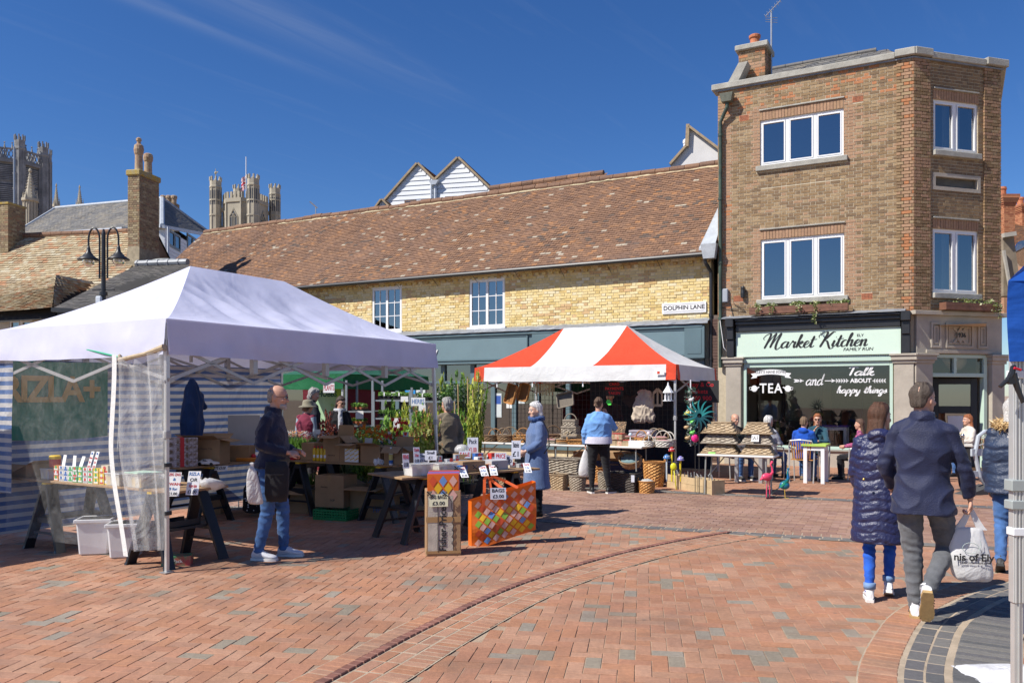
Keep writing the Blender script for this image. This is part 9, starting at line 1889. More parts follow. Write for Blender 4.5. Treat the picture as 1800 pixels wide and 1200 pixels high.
for k in range(14): mb=MB();x=-.22+k*.034;L=.14+.10*abs(sin(k*1.7));mb.tube([(x,0,-L-.03),(x,0,-.03)],.011,6);mb.B('bamboo_tube',mat('bamboo',(.48,.34,.16),.5,.2,20.),t)
mb=MB().box(-.24,.24,-.01,.01,-.03,-.01);mb.B('hanger',M_board,t)
def sign(name,lb,px,py,y,w,h,lines,m=M_ink,c=None,sz=.08):
 s,z=RP.sz(px,py,y);t=thing(name,lb,'sign',tuple(RP.w(s,y,z)),RA);mb=MB().box(-w/2,w/2,-.006,.006,-h/2,h/2);mb.B('board',m,t)
 for i,l_ in enumerate(lines): text(l_,sz,c or mat('sign_red',(.65,.02,.03),.5),t,(0,-.009,h/2-(i+.6)*h/(len(lines)+.2)),ext=.001,offset=.001)
 return t
sign('card_payment_sign','black sign with red words CARD PAYMENTS TAKEN under the canopy',1080,683,.8,.40,.30,['CARD','PAYMENTS','TAKEN'],sz=.085);sign('stall_name_sign','black sign with red words Poppy & Co Baskets at the right of the canopy',1228,688,1.6,.85,.46,['Poppy & Co','Baskets','07700 900'],sz=.13)
s,z=RP.sz(1070,707,.3);t=thing('green_leaf_tag','bright lime leaf shaped tag hanging right of the sweater woman head','tag',tuple(RP.w(s,.3,z)),RA);mb=MB();mb.prism([(-.06,0,0),(-.04,0,.05),(0,0,.06),(.06,0,.01),(.05,0,-.05),(0,0,-.06)],(0,.004,0));mb.B('leaf',mat('lime_neon',(.10,.75,.08),.5),t)
s,z=RP.sz(1107,704,.9);t=thing('heart_ornament','large dark wicker heart hanging on the stall grid','heart',tuple(RP.w(s,.9,z)),RA);mb=MB();mb.prism([(0.19*sin(a)**3*1.0,0,.16*(cos(a)*.81-.31*cos(2*a)-.12*cos(3*a)-.06*cos(4*a))) for a in [TAU*k/28 for k in range(28)]],(0,.04,0));mb.B('heart_body',mat('dark_wicker_heart',(.03,.022,.02),.8,.3,40.,.5,90.),t)
s,z=RP.sz(1131,712,.45);t=thing('hanging_linen_bag','beige crumpled linen laundry bag hanging under the canopy','bag',tuple(RP.w(s,.45,z)),RA);mb=MB();loft(mb,[(.0,0,-.34,.20,.08),(.0,0,-.28,.24,.12),(0,0,-.05,.21,.12),(.02,0,.12,.17,.10),(.02,0,.27,.12,.06),(.02,0,.30,.10,.03)],30,0,.85);me=fuse(mb,.014,2,'linen',[M_cloth('beige_linen',(.45,.38,.30))]);displace(me,folds(.03,(16,16,12),3.));link('linen',me,t)
s,z=RP.sz(1156,700,.5);t=thing('wooden_house_frame','pale wooden house shaped lantern frame hanging beside the linen bag','lantern',tuple(RP.w(s,.5,z)),RA);mb=MB()
for a,b in (((-.09,-.14),(.09,-.14)),((-.09,-.14),(-.09,.10)),((.09,-.14),(.09,.10)),((-.09,.10),(0,.19)),((.09,.10),(0,.19)),((0,-.14),(0,.19))): mb.bar((a[0],0,a[1]),(b[0],0,b[1]),.022,.05)
mb.B('frame',mat('pale_wood',(.52,.42,.28),.7,.1),t)
s,z=RP.sz(1175,690,-.10);t=thing('white_bird_house','white hanging bird feeder house beside the front right tent pole','bird house',tuple(RP.w(s,-.12,z)),RA);mb=MB().lathe([(.11,-.0),(.07,.06),(.02,.14),(.01,.2)],8);mb.lathe([(.11,-.16),(.11,-.145)],8)
for k in range(6): a=TAU*k/6;mb.tube([(.065*cos(a),.065*sin(a),-.15),(.065*cos(a),.065*sin(a),.0)],.010,5)
mb.B('house_body',M_white,t)
mb=MB();
for i in range(40): mb.box(i*.10,i*.10+.006,1.02,1.03,.9,2.0)
for i in range(12): mb.box(0,4.0,1.018,1.03,.9+i*.1,.906+i*.1)
t=thing('display_grid','black wire display grid at the back of the basket stall','display grid',tuple(RP.w(.3,0)),RA);t.location.z=0;o=mb.B('wire_grid',M_iron,t);o['kind']='stuff'
curt=thing('dark_back_sheet','dark navy back sheet behind the basket stall','sheet',tuple(RP.w(0,0)),RA);curtain('sheet',curt,fabric('dark_navy_sheet',(.012,.018,.032),.05,.3),(1.5,2.9),(4.45,2.9),.05,2.15,.02,8.,80)
curt2=thing('under_table_cloth','blue crates and dark cloth heap under the right basket table','storage heap',tuple(RP.w(3.1,.35)),RA);mb=MB().box(-1.0,1.2,-.1,.5,0,.36);mb.box(-.9,.2,-.05,.4,.361,.55,1);mb.B('crates',[mat('navy_crate',(.01,.03,.12),.5,.1),M_card],curt2,bevel=.01)
s,z=RP.sz(1214,700,-.15);gp_=RP.w(s,-.15,0);t=thing('ornament_garland','tall garland of green metal leaves and small birds hanging right of the tent pole','garland',(gp_.x,gp_.y,0),RA);Mtl=tmat('verdigris_leaf',[(.06,.16,.11),(.10,.22,.15),(.22,.30,.24),(.05,.11,.08),(.40,.44,.38)],.45,30.,.2,0,0,'CONSTANT')
mb=MB().tube([(0,0,2.0),(0,0,.75)],.012,6);mb.B('cord',M_wp,t);mb=MB()
for k in range(60): z=.78+1.05*k/60;lcl(mb,(rga(0,.05),rga(0,.04),z),(.07,.06,.04),4,.045)
mb.B('leaves',Mtl,t,tone=True)
for k,(x,z,c) in enumerate(((.03,1.62,'white'),(-.05,1.36,'y'),(.06,1.2,'g'),(-.06,1.1,'o'),(.05,1.0,'g'),(-.04,.9,'o'))): mb=MB();ball(mb,(x,-.08,z),.04,10,(1.3,.8,.9));ball(mb,(x+.04,-.08,z+.03),.022,8);mb.B('bird',[mat('bird_'+c,dict(white=(.6,.6,.6),y=(.6,.55,.1),g=(.15,.55,.1),o=(.45,.30,.15))[c],.4)],t,smooth=True)
q=G(1229,868);t=thing('teal_windmill','teal spiky petal garden windmill on a thin rod by the basket stacks','garden windmill',(q.x,q.y,0),0);zc_=Pz(0,730,q.y).z;mb=MB().tube([(0,0,0),(0,0,zc_)],.008,6);mb.B('rod',M_iron,t)
for k in range(14): a=TAU*k/14;d=Vc((cos(a),0,sin(a)));e=Vc((-sin(a),0,cos(a)));mb=MB();P=[];
for k in range(14):
 a=TAU*k/14;d=Vc((cos(a),0,sin(a)));e=Vc((-sin(a),0,cos(a)));mb=MB();mb.grid([[Vc((0,-.02-.02*sin(v*3),zc_))+d*(.04+.24*v)+e*(.07*sin(v*2.2)+w_*.022*(1-v)**.6) for w_ in (-1,1)] for v in [j/6 for j in range(7)]]);mb.B('petal',mat('teal_petal' if k<8 else 'dark_teal_petal',(.03,.30,.30) if k<8 else (.02,.09,.10),.3),t,smooth=True)
q=G(1222,866);t=thing('pink_flower_stake','bright pink metal flower on a rod below the teal windmill','garden ornament',(q.x,q.y,0),0);zc_=Pz(0,770,q.y).z;mb=MB().tube([(0,0,0),(0,0,zc_)],.006,5);mb.B('rod',M_iron,t);mb=MB();ball(mb,(0,-.01,zc_),.055,12,(1,.4,1.15));o=mb.B('flower_head',mat('hot_pink',(.80,.02,.22),.4),t,smooth=True);displace(o.data,folds(.02,(60,60,60),1.))
a_=G(1172,856);b_=G(1250,870);pa=atan2(b_.y-a_.y,b_.x-a_.x);Lp=(b_-a_).length;t=thing('wooden_stake_box','long pale wooden box holding garden stakes on the paving','wooden box',tuple(a_),pa)
for k in range(2): 
 mb=MB().box(0,Lp,0,.02,k*.125,k*.125+.12);mb.B('plank',mat('pale_planks',(.50,.37,.21),.8,.2,6.,.2,40.),t);mb=MB().box(0,Lp,.25,.27,k*.125,k*.125+.12);mb.B('plank',MATS['pale_planks'],t)
mb=MB().box(-.02,0,0,.27,0,.25);mb.box(Lp,Lp+.02,0,.27,0,.25);mb.box(0,Lp,.02,.25,0,.05);mb.B('ends',MATS['pale_planks'],t)
for k in range(12): mb=MB();x=.12+k*Lp/13;mb.tube([(x,.1,.05),(x+ru(-.03,.03),.08,.30+ru(0,.05)),(x+.03,.08,.26)],.008,5);mb.B('stake_hook',M_alud,t)
for px,py,c,sm,lb in ((1181,790,(.35,.02,.02),c_('yellow_stem',(.7,.55,.03)),'dark red spotted toadstool stake above the wooden box'),(1172,803,(.05,.16,.40),c_('grey_stem',(.5,.55,.6)),'blue spotted toadstool stake left of the red one'),(1196,806,(.22,.20,.50),c_('yellow_stem',(.7,.55,.03)),'purple spotted toadstool stake right of the red one')):
 Yq=14.9;p=Pz(px,py,Yq);toadstool(lb,(p.x,p.y,.15),p.z-.17,.065,mat('cap_'+lb.split()[0]+lb.split()[1],c,.3),sm)
t=thing('yellow_flower_stake','bright yellow flower head stake left of the wooden box','garden ornament',tuple(Pz(1184,820,14.85)*1.0),0);mb=MB();ball(mb,(0,0,0),.06,10,(1,.4,1.2));mb.tube([(0,0,0),(.06,0,-.5)],.010,5);mb.B('flower_head',mat('neon_yellow',(.75,.72,.03),.4),t,smooth=True)
q=G(1351,876);t=thing('flamingo_ornament','pink metal flamingo standing on thin legs beside the small folding table','garden ornament',(q.x,q.y,0),R(10));Mf=mat('flamingo_pink',(.78,.06,.14),.35,.12,20.);k_=.62/.60
mb=MB();ball(mb,(-.03,0,.36),.075,14,(1.25,.7,.85));mb.tube([(.03,0,.38),(.075,0,.44),(.06,0,.52),(.035,0,.565),(.06,0,.60)],[.035,.02,.014,.014,.02],8);ball(mb,(.06,0,.60),.024,10);mb.tube([(-.08,0,.36),(-.15,0,.31)],[.04,.01],8);mb.B('body',Mf,t,smooth=True)
mb=MB().tube([(.078,0,.60),(.105,0,.585),(.11,0,.56)],[.012,.009,.004],6);mb.B('beak',M_iron,t)
for x in (-.03,.035): mb=MB().tube([(x*.6-.01,0,.30),(x-.01,0,.01)],.008,6);mb.tube([(x-.01,0,.01),(x+.05,0,.008)],.006,5);mb.B('leg',Mf,t)
q=G(1379,876);t=thing('peacock_ornament','blue and green metal peacock with dark tail on the paving right of the flamingo','garden ornament',(q.x,q.y,0),R(-15));Mp=mat('peacock_blue',(.01,.10,.32),.3,.2,20.,col2=(.01,.22,.14))
mb=MB();ball(mb,(0,0,.22),.07,14,(1.2,.8,1.));mb.tube([(.02,0,.25),(.06,0,.34),(.05,0,.44),(.055,0,.48)],[.045,.025,.016,.018],8);ball(mb,(.06,0,.49),.022,8);mb.B('body',Mp,t,smooth=True);mb=MB().tube([(.07,0,.49),(.11,0,.478)],[.01,.002],6);mb.tube([(.055,0,.51),(.05,0,.55)],[.004,.012],6);mb.B('beak_and_crest',c_('gold_paint',(.6,.42,.08)),t)
for k in range(7): mb=MB();a=-.5+k/6;mb.grid([[(-.04-.26*v+.0*w_,a*.35*v+w_*.02,.2-.19*v+.01) for w_ in (-1,1)] for v in [j/4 for j in range(5)]]);mb.B('tail_feather',mat('dark_feather',(.02,.035,.04),.4,.2),t)
for s_ in (-1,1): mb=MB();mb.grid([[(-.09*v,s_*(.055+.02*v)+w_*.001,.27-.09*v+w_*.03*(1-v*.6)) for w_ in (-1,1)] for v in [j/4 for j in range(5)]]);mb.B('wing',mat('wing_green',(.05,.45,.12),.3,.1,20.,col2=(.02,.15,.5)),t);mb=MB().tube([(0,s_*.03,.16),(.01,s_*.035,.01),(.06,s_*.035,.008)],.006,5);mb.B('leg',c_('gold_paint',(.6,.42,.08)),t)
def cafe_chair(lb,loc,rz,backm=True):
 t=thing('rattan_chair',lb,'chair',tuple(loc),rz,'rattan and aluminium cafe chairs');mb=MB()
 for i in range(12): mb.box(-.21,.21,-.20+i*.034,-.172+i*.034,.44,.455,0,rnd()*.99)
 mb.B('seat',WO,t,tone=True)
 for k in range(9): mb=MB();x=-.16+k*.04;mb.tube([(x,-.20,.47),(x*1.15,-.26,.80)],.011,6);mb.t=[rnd()]*len(mb.f);mb.B('back_slat',WO,t,tone=True)
 mb=MB().tube([(-.24,-.05,.66),(-.24,-.20,.70),(-.20,-.26,.82),(0,-.28,.84),(.20,-.26,.82),(.24,-.20,.70),(.24,-.05,.66),(.24,.15,.64)],.014,8);mb.tube([(-.24,.15,.64),(-.24,-.05,.66)],.014,8);mb.B('arm_rail',M_alu,t)
 for sx in (-1,1):
  for y0,y1,zt in ((.17,.20,.64),(-.18,-.22,.70)): mb=MB().tube([(sx*.24,y0,zt),(sx*.225,y1,0)],.013,8);mb.B('leg',M_alu,t)
def seat_under(p,kind='chair'): return p
cafe_chair('rattan chair under the boy in the royal blue hoodie',(p12.location.x,p12.location.y,0),R(58)-PI/2)
for p,lb,f in ((p13,'rattan chair under the woman in sunglasses and teal top',R(-112)),(p14,'rattan chair under the bald man in the dark coat',R(-72)),(p15,'rattan chair under the white haired woman in stripes',R(40)),(p16,'rattan chair under the auburn haired customer by the doorway',R(185)),(p17,'rattan chair under the person in the floral jacket',R(150))): cafe_chair(lb,(p.location.x,p.location.y,0),f-PI/2)
def cafe_table(lb,loc,rz,w,d,h,topm,legm=M_white):
 t=thing('cafe_table',lb,'table',tuple(loc),rz);mb=MB().box(-w/2,w/2,-d/2,d/2,h-.04,h);mb.B('table_top',topm,t,bevel=.005);mb=MB().box(-w/2+.04,w/2-.04,-d/2+.04,d/2-.04,h-.12,h-.041);mb.B('apron',legm,t)
 for sx in (-1,1):
  for sy in (-1,1): mb=MB();x,y=sx*(w/2-.07),sy*(d/2-.07);mb.box(x-.035,x+.035,y-.035,y+.035,0,h-.041);mb.B('leg',legm,t,bevel=.004)
Mlime=mat('lime_paint',(.42,.60,.10),.4);Mpur=mat('purple_paint',(.16,.08,.42),.4)
q=G(1446,851);cafe_table('white cafe table with lime green top beside the boy in blue',(q.x,q.y+.35,0),BA,.46,.6,.76,Mlime)
cafe_table('white cafe table with purple top inside the cafe window',tuple(B.w(B.s(1466,.75),.75,0)),BA,.7,.6,.98,Mpur);cafe_table('small dark table by the doorway with yellow flowers',tuple(G(1690,848)+Vc((.1,.3,0))),BA,.5,.5,.74,mat('pale_top',(.55,.53,.48),.5),M_dark);cafe_table('grey cafe table behind the left pile of upturned baskets',tuple(at(1320,16.3)),BA,.6,.55,.72,mat('dark_top',(.06,.06,.07),.4),M_alud)
M_lf=lambda n,cs,tr=.3: tmat('leaf_'+n,[[min(.8,q*1.25) for q in c] for c in cs],.5,25.,.2,0,0,'CONSTANT',trans=tr)
LG=M_lf('fresh_green',[(.10,.22,.03),(.14,.28,.04),(.08,.17,.03),(.19,.33,.06)]);LDk=M_lf('dark_green',[(.03,.08,.02),(.045,.11,.03),(.025,.06,.02),(.08,.15,.05)]);LY=M_lf('yellow_green',[(.30,.36,.04),(.38,.42,.06),(.24,.31,.04),(.45,.46,.10)]);LR=M_lf('dark_red',[(.10,.02,.015),(.14,.03,.02),(.07,.015,.015),(.20,.05,.03)]);LP=M_lf('pink_tinged',[(.24,.26,.05),(.38,.18,.08),(.16,.24,.05),(.45,.25,.12)]);LGr=M_lf('grey_green',[(.16,.22,.12),(.22,.28,.16),(.12,.17,.09),(.28,.33,.20)])
FW=M_lf('white_petal',[(.75,.74,.66),(.80,.78,.60),(.70,.70,.62)],.2);FO=M_lf('orange_petal',[(.75,.20,.02),(.80,.30,.03),(.70,.12,.02)],.2);FP=M_lf('pink_petal',[(.70,.20,.22),(.75,.35,.28),(.70,.55,.15)],.2);FR=M_lf('red_petal',[(.6,.02,.03),(.7,.05,.04)],.2);FY=M_lf('yellow_petal',[(.8,.6,.03),(.75,.5,.02)],.2)
M_potb=mat('black_pot',(.02,.02,.022),.5,.1)
PMESH={}
def plant_mesh(kind,leaf,seed):
 key=(kind,leaf.name,seed)
 if key in PMESH: return PMESH[key]
 random.seed(seed*17+len(kind));mb=MB()
 if kind=='shrub':   # unit height 1, radius .5
  for c in range(11):
   a=ru(0,TAU);r=ru(0,.32);lcl(mb,(r*cos(a),r*sin(a),ru(.22,.88)),(.19,.19,.16),60,.058)
 elif kind=='ball': lcl(mb,(0,0,.5),(.5,.5,.5),520,.055)
 elif kind=='cone':
  for k in range(16): z=k/16;lcl(mb,(0,0,.05+z*.95),(.42*(1-z)+.04,.42*(1-z)+.04,.07),40,.045)
 elif kind=='bamboo':
  for k in range(9):
   a=ru(0,TAU);x,y=.14*cos(a),.14*sin(a);e=Vc((x*2.6,y*2.6,ru(.8,1.05)));mb.tube([(x*.5,y*.5,0),e*.6,e],.010,4,0,.1)
   for j in range(60): p=e*(ru(.25,1.));d=Vc((rga(0,1),rga(0,1),rga(-.3,.5))).normalized();s=Vc((-d.y,d.x,0))*.030;L=ru(.07,.13);mb.add([p,p+d*L*.4+s,p+d*L,p+d*L*.4-s],[(0,1,2,3)],0,rnd())
 elif kind=='strap':
  for j in range(70): a=ru(0,TAU);r=ru(0,.35);b=Vc((r*cos(a),r*sin(a),0));d=Vc((rga(0,.28),rga(0,.28),1));s=Vc((-d.y,d.x,0)).normalized()*.035;h_=ru(.5,.95);mb.add([b-s,b+s,b+d*h_*.6+s*.8,b+d*h_,b+d*h_*.6-s*.8],[(0,1,2,3,4)],0,rnd())
 elif kind=='airy':
  for k in range(16):
   a=ru(0,TAU);e=Vc((.38*cos(a)*rnd(),.38*sin(a)*rnd(),ru(.55,1.)));mb.tube([(0,0,0),e*.5,e],.008,4,0,.1)
   for j in range(20): p=e*ru(.25,1.)+Vc((rga(0,.02),rga(0,.02),0));lcl(mb,p,(.05,.05,.04),3,.055)
 me=mb.mesh('foliage',leaf,tone=True);PMESH[key]=me;return me
FMESH={}
def flower_mesh(m,n=26,size=.07):
 if m.name in FMESH: return FMESH[m.name]
 mb=MB()
 for j in range(n):
  a=ru(0,TAU);r=ru(0,.45);c=Vc((r*cos(a),r*sin(a),ru(.75,1.1)))
  for k in range(5): b=TAU*k/5;d=Vc((cos(b),sin(b),.5)).normalized();e=d.cross(Vc((0,0,1)))*size*.45;mb.add([c,c+d*size*.5+e,c+d*size+Vc((0,0,size*.5)),c+d*size*.5-e],[(0,1,2,3)],0,rnd())
 me=mb.mesh('blooms',m,tone=True);FMESH[m.name]=me;return me
def plant(label,loc,kind,h,r,leaf,pot=None,flowers=None,seed=1,group=None,ph=.18,trunk=0.,name='potted_plant'):
 st=random.getstate();me=plant_mesh(kind,leaf,seed);random.setstate(st);t=thing(name,label,'plant',tuple(loc),ru(0,TAU),group);z0=0
 if pot: mb=MB();pr=min(r*.75,ph*.65);mb.lathe([(pr*.75,0),(pr,ph*.85),(pr*1.08,ph*.86),(pr*1.08,ph)],14);mb.B('pot',pot,t);z0=ph*.9
 if trunk: mb=MB().tube([(0,0,z0),(0,0,z0+trunk+h*.3)],.013,6);mb.B('stem',MATS['dark_wood'],t);z0+=trunk
 link('foliage',me,t,(0,0,z0),None,(r*2,r*2,h))
 if flowers: link('blooms',flower_mesh(flowers),t,(0,0,z0),None,(r*2,r*2,h))
 return t
plant('cone shaped yellow green shrub in a terracotta pot in the cafe window',B.w(B.s(1367,.3),.3,sill_z+.05),'cone',.42,.16,LY,M_terra,ph=.2);plant('round yellow green ball shrub behind the woman in sunglasses',B.w(B.s(1436,.5),.5,1.0),'ball',.26,.14,LY,M_potb,ph=.12);plant('small yellow green plant between cafe window and coat woman head',B.w(B.s(1503,.4),.4,sill_z+.05),'ball',.24,.12,LY,M_potb,ph=.12)
plant('yellow daffodils in a green pot on the doorway table',G(1690,848)+Vc((.1,.3,.741)),'strap',.14,.07,LG,mat('lime_pot',(.45,.6,.15)),FY,ph=.08)
q=G(1692,862);t=thing('rope_post','chrome rope barrier post beside the man in the navy jacket','barrier post',tuple(q),0);Mch=mat('chrome',(.6,.6,.6),.12,.02,metal=1.);mb=MB().lathe([(.13,0),(.13,.015),(.03,.04),(.026,.05),(.026,.92),(.034,.93),(.034,.95),(.02,.96)],16);mb.B('post',Mch,t);mb=MB();ball(mb,(0,0,.985),.036,12);mb.B('finial',Mch,t,smooth=True);mb=MB().tube([(0,0,.9),(.08,.1,.5),(.12,.3,.3),(.3,.6,.9)],.014,6);mb.B('rope',M_black,t)
q=G(1724,868);t=thing('grey_barrier_frame','light grey plastic barrier frame behind the fur hooded person','barrier',tuple(q),R(15));Mbf=mat('pale_grey_plastic',(.42,.46,.50),.45,.06);mb=MB().tube([(.22,0,.02),(-.02,0,.3),(-.12,0,.7),(-.05,0,1.0),(.08,0,1.08),(.3,0,1.08)],.035,8);mb.box(-.2,.05,-.02,.02,.66,.78);mb.box(-.18,.08,-.02,.02,.3,.4);mb.B('frame',Mbf,t);mb=MB();mb.prism([(-.45,-.15,0),(.3,-.15,0),(.3,-.15,.12),(.1,-.15,.16)],(0,.3,0));mb.B('foot',mat('dark_rubber',(.06,.06,.06),.8),t)
Mg_=mat('trolley_steel',(.26,.29,.31),.45,.1,metal=.4)
def trolley(label,px0,px1,Y,ztop_,shelves,depth=.5):
 a=at(px0,Y);b=at(px1,Y-.0-(px1-px0)/200.*.55);d=b-a;L=Vc((d.x,d.y,0)).length;rz=atan2(d.y,d.x);t=thing('plant_trolley',label,'trolley',tuple(a),rz)
 for x in (0,L):
  for y in (0,depth): mb=MB().box(x-.02,x+.02,y-.015,y+.015,0,ztop_);mb.B('post',Mg_,t)
 for z in shelves:
  mb=MB().box(0,L,0,.02,z-.03,z);mb.box(0,L,depth-.02,depth,z-.03,z);mb.box(.02,L-.02,.02,depth-.02,z-.012,z-.004);mb.B('shelf',Mg_,t)
 return Pl(a.x,a.y,rz),L
TR=[]
for lb,p0,p1,Y,zt_s,sh in (('left galvanised plant trolley beside the woman in the grey scarf',609,655,16.2,2.0,[.55,.85,1.12,1.40]),('middle galvanised plant trolley with bright seedlings on top',657,721,15.6,1.78,[.5,.9,1.28,1.62]),('right galvanised plant trolley under the blue notice',724,800,15.3,1.85,[.5,.88,1.60])): TR.append((*trolley(lb,p0,p1,Y,zt_s,sh),sh))
mb=MB().lathe([(.030,0),(.040,.05),(.044,.05),(.044,.065)],10);pot_me=mb.mesh('pot',M_terra);mb=MB().lathe([(.030,0),(.040,.05),(.044,.05),(.044,.065)],10);potb_me=mb.mesh('pot',M_potb)
def tuft(m,seed):
 mb=MB();lcl(mb,(0,0,.045),(.045,.045,.05),34,.022);return mb.mesh('seedling',m,tone=True)
tufts={m.name:[tuft(m,k) for k in range(3)] for m in (LG,LDk,LY,LGr)}
mb=MB().box(-.012,.012,-.001,.001,.03,.10);lab_me=mb.mesh('plant_label',M_wp)
ntray=0
def tray_row(Pp,L,z,leafm,potm,label,n=None,rows=3,flw=None,w=.29):
 x=.04;k=0
 while x+w<=L+.03:
  q=Pp.w(x+w/2,.2,z);t=thing('seedling_tray',label,'plant tray',tuple(q),Pp.a,'trays of seedlings on the '+label.split(' on the ')[-1]);mb=MB();mb.frus((0,0),w*.46,.15,w*.48,.16,0,.03);mb.B('tray',M_potb,t)
  for i in range(3):
   for j in range(rows):
    px_,py_=-w*.32+i*w*.32,-.10+j*.10;link('pot',potm,t,(px_,py_,.006));o=link('seedling',random.choice(tufts[leafm.name]),t,(px_,py_,.055),(0,0,ru(0,6)),ru(.85,1.2))
    if flw and rnd()<.5: link('blooms',flower_mesh(flw),t,(px_,py_,.08),None,(.07,.07,.05))
   if i==1 and rnd()<.7: link('plant_label',lab_me,t,(-w*.32+i*w*.32,-.14,.04))
  x+=w+.01
for (Pp,L,sh),spec in zip([(a,b,c) for a,b,c in TR],([('g',LDk,pot_me,None),('g',LG,pot_me,FY),('g',LG,pot_me,FY),('b',LG,pot_me,None)],[('b',LDk,potb_me,FO),('b',LG,potb_me,None),('b',LG,potb_me,FY),('b',LG,potb_me,None)],[('b',LGr,potb_me,FR),('b',LG,pot_me,FO),('b',LG,potb_me,None)])):
 i_=TR.index((Pp,L,sh));nm_=('left','middle','right')[i_]
 for z,(a,lm,pm_,fl) in zip(sh,spec): tray_row(Pp,L,z+.002,lm,pm_,'black tray of small '+{'leaf_fresh_green':'bright green','leaf_dark_green':'dark green','leaf_grey_green':'grey green'}[lm.name]+' seedlings'+(' in terracotta pots' if pm_ is pot_me else ' in black pots')+' on the '+nm_+' trolley, '+('lowest','second','third','top')[sh.index(z) if len(sh)==4 else [0,1,3][sh.index(z)]]+' shelf',flw=fl)
SH=[(642,13.9,0,'ball',.42,.24,LDk,None,'dark rounded bay shrub in front of the middle trolley',.62),(671,13.9,0,'ball',.44,.26,LDk,None,'larger dark rounded bay shrub right of its twin before the middle trolley',.62),
(700,13.7,0,'airy',1.25,.22,LY,None,'airy yellow green shrub rising before the trolleys',0),(688,14.4,0,'airy',1.55,.20,LG,None,'tall thin light green shrub left of the blue notice',0),(716,13.5,0,'shrub',.75,.25,LY,FR,'yellow leafed shrub with red blooms near the front',0),(733,13.6,0,'airy',1.1,.24,LP,None,'pink tinged shrub behind the games carton',0),(748,13.9,0,'airy',1.35,.25,LP,None,'taller pink tinged shrub left of the tent pole',0),(759,14.2,0,'shrub',1.2,.22,LY,None,'bushy yellow shrub directly left of the tent pole',0),(745,14.9,0,'shrub',1.5,.27,LG,None,'green shrub against the right trolley under the notice',0),(722,14.9,0,'shrub',1.15,.26,LG,None,'dense green shrub in the shade of the right trolley',0),
(792,15.2,0,'ball',.52,.30,LDk,None,'standard bay tree ball left one above the grey haired man',1.28),(818,15.4,0,'ball',.55,.28,LDk,None,'standard bay tree ball right one before the bamboo',1.22),(829,15.8,0,'bamboo',1.95,.32,LY,None,'tall golden bamboo rising beside the red and white canopy',0),(838,16.2,0,'bamboo',1.75,.30,LG,None,'green bamboo half behind the white pole of the red canopy',0),(815,14.6,0,'airy',1.3,.24,LG,None,'green climber on canes right of the grey haired man',0),(826,14.3,0,'airy',1.55,.2,LY,None,'yellow climber on canes left of the basket stall pole',0),(806,16.3,0,'shrub',1.6,.3,LG,None,'tall green shrub in the back behind the grey haired man',0),(777,16.3,0,'airy',2.0,.28,LY,None,'tall yellow shrub above the tent pole',0),
(583,14.6,0,'shrub',.72,.26,LR,None,'dark red leafed shrub beside the burgundy gilet customer',.35),(575,14.9,0,'airy',1.35,.2,LR,None,'tall sparse dark red shrub between customer and scarf woman',0),(655,13.2,0,'airy',.9,.2,LG,FO,'orange flowered plant in front of the bay shrubs',0),(634,13.3,0,'shrub',.85,.2,LGr,None,'grey green leafy plant behind the plain low carton',0),(670,13.1,0,'airy',.95,.2,LG,FO,'second orange flowered plant nearer the open carton',0),(618,13.4,0,'strap',.85,.2,LGr,None,'spiky grey green plant behind the yellow taped carton',0),(604,13.5,0,'strap',.95,.2,LDk,None,'spiky dark green plant beside the dark red shrub',0),(688,13.0,0,'airy',.85,.22,LG,FW,'white flowered plant behind the spray can',0),(703,12.8,0,'shrub',.8,.24,LY,None,'low yellow green shrub just left of the games carton',0),(645,13.0,0,'airy',.82,.2,LY,FY,'yellow daisy plant behind the low carton',0),
(765,14.0,0,'shrub',1.0,.25,LG,None,'green bushy shrub behind the leaning tent pole',0),(708,14.2,0,'shrub',1.05,.26,LG,None,'mid green shrub between the airy yellow ones',0),(727,13.9,0,'shrub',.95,.25,LP,None,'reddish leaved bushy shrub near the games carton',0),(750,13.4,0,'shrub',.8,.24,LY,None,'low golden shrub left of the tent pole foot',0),(690,13.6,0,'shrub',.82,.22,LG,None,'bushy green plant behind the spray can',0),(809,15.0,0,'shrub',1.35,.26,LP,None,'tall pinkish shrub right of the grey haired man',0),(832,14.9,0,'shrub',1.85,.27,LY,None,'tall golden climber against the white pole of the red canopy',0),(800,15.9,0,'airy',2.1,.28,LG,None,'tall light green shrub over the grey haired man',0),
(628,12.9,0,'shrub',.98,.24,LG,FO,'bushy plant with orange blooms behind the middle carton',0),(662,12.8,0,'shrub',1.0,.24,LY,None,'bushy lime plant behind the open carton',0),(680,13.9,0,'shrub',1.2,.27,LG,None,'tall leafy shrub before the middle trolley',0),(698,12.6,0,'airy',1.05,.25,LG,FR,'bright green plant with red buds by the trestle end',0),(738,12.9,0,'shrub',.98,.26,LY,None,'lime shrub just over the black games carton',0),(755,13.1,0,'airy',1.25,.27,LP,None,'peach tinted airy shrub at the tent corner pole',0),(712,15.0,0,'shrub',1.45,.26,LY,None,'yellow green shrub under the blue notice',0)]
for k,(px,Y,_,kind,h,r,lf_,fl,lb,tr_) in enumerate(SH): plant(lb,at(px,Y),kind,h,r,lf_,M_potb,fl,seed=k%4+1,trunk=tr_)
q0,q1=at(500,13.6),at(580,13.2);t=thing('flower_bench','low dark bench under the tulips and daffodils','bench',tuple((q0+q1)/2),atan2((q1-q0).y,(q1-q0).x));L=(q1-q0).length/2;mb=MB().box(-L-.1,L+.1,-.25,.25,.66,.70);mb.B('bench_top',M_dark,t)
for x in (-L,L): mb=MB().box(x-.03,x+.03,-.2,.2,0,.66);mb.B('leg',M_dark,t)
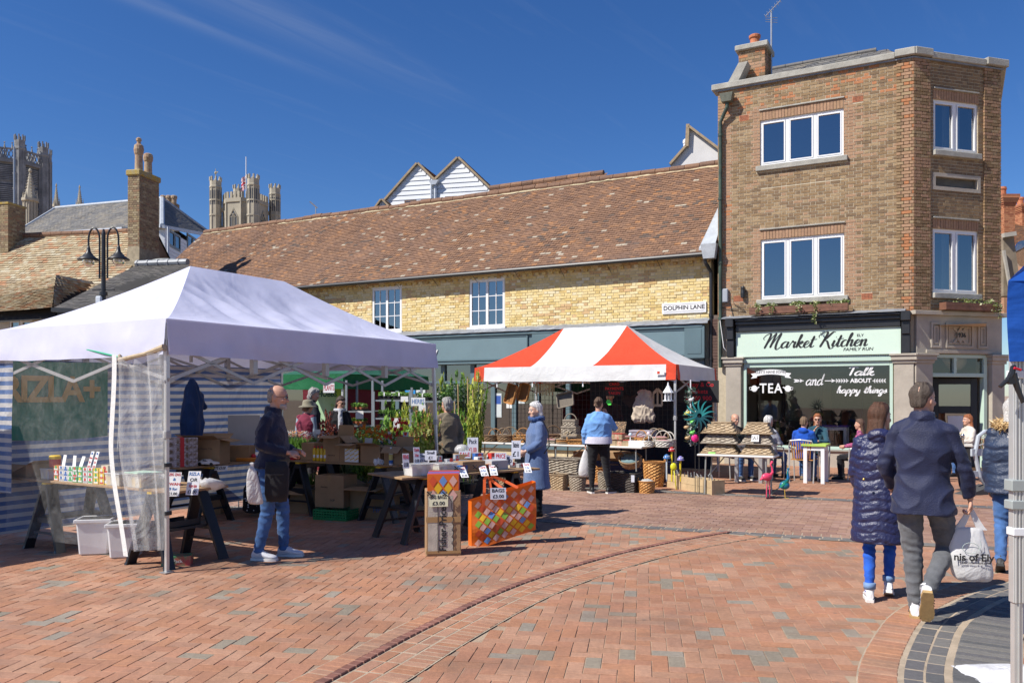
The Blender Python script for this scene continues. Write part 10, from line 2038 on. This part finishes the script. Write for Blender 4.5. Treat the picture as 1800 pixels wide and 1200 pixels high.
for k,(px,fl,lf_,lb) in enumerate(((506,FW,LG,'white tulips in a pot at the left end of the flower bench'),(516,FP,LG,'peach and yellow tulips beside the white tulips'),(527,FP,LG,'pink tulips in the middle of the flower bench, left of the daffodils'),(538,FW,LG,'cream daffodils beside the pink tulips'),(552,FW,LG,'cream daffodils right of the small red and blue bucket'),(566,FW,LGr,'white daffodils by the tall carton'),(575,FO,LG,'orange flowered pot at the right end of the bench'))): plant(lb,at(px,13.6-.4*k/6,.70),'strap',.28,.12,lf_,M_potb,fl,seed=k%3+1,ph=.12)
t=thing('blue_red_bucket','small blue and red bucket among the daffodils','bucket',tuple(at(545,13.2,.82)),0);mb=MB().lathe([(.06,0),(.075,.06)],14,m=0);mb.lathe([(.076,.06),(.085,.12)],14,m=1);mb.B('bucket_body',[MATS['red_plastic'],M_blu],t)
for k,px in enumerate(range(500,560,13)): plant(('first','second','third','fourth','fifth')[k]+' leafy pot from the left in the row under the carton table',at(px,13.4),'strap',.34,.17,LG,mat('grey_trough',(.4,.4,.42),.6),None,seed=k%3+1,ph=.16)
for k,(px,Y) in enumerate(((624,12.95),(640,12.9),(654,12.6),(662,12.9),(674,12.8),(686,12.5),(700,12.4))): plant(('small potted perennial under the table at the left of the ground pots','potted shrub with pale stems under the carton table','short twiggy plant in a black pot, third on the ground','twiggy plant in a black pot behind the third','leafy black pot at the middle of the ground row','low black pot with sparse leaves near the right trestle','last black pot before the front table trestle')[k],at(px,Y),'airy',.34,.13,(LG,LGr,LP,LG,LDk,LG,LY)[k],M_potb,None,seed=k%4+1,ph=.15)
for k,(x,h) in enumerate(((805,1.9),(822,2.0),(831,1.8),(799,1.6))): q=at(x,14.5);t=thing('bamboo_cane',('thin cane left of the climbers','tallest thin cane among the climbers','thin cane by the stall pole','short cane right of the grey haired man')[k],'cane',tuple(q),0);mb=MB().tube([(0,0,0),(.02,0,h*.5),(.0,0,h)],.012,6);mb.B('cane_rod',MATS['bamboo'],t)
for px,py,Y,w_,h_,lb,ln in ((578,690,15.6,.22,.18,'white notice hanging beside the green tent post',[('PLANTS',M_red)]),(632,736,13.4,.13,.13,'pale green tag clipped on the bay shrub',[]),(697,752,13.3,.10,.16,'white double tag among the yellow shrubs',[]),(742,722,14.0,.12,.10,'pale tag on the pink tinged shrub',[]),(713,768,13.,.09,.08,'small white tag near the games carton',[]),(711,706,15.2,.14,.10,'pale green ticket on the top shelf',[]),(735,713,15.0,.26,.15,'blue printed notice on the right trolley shelf',[('HERBS',M_blu)]),(558,762,13.2,.10,.07,'small white tag on a wire among the daffodils',[])): pcard(lb,Pz(px,py,Y),w_,h_,R(-8),ln,0,stake=(.25 if h_<.12 else 0))
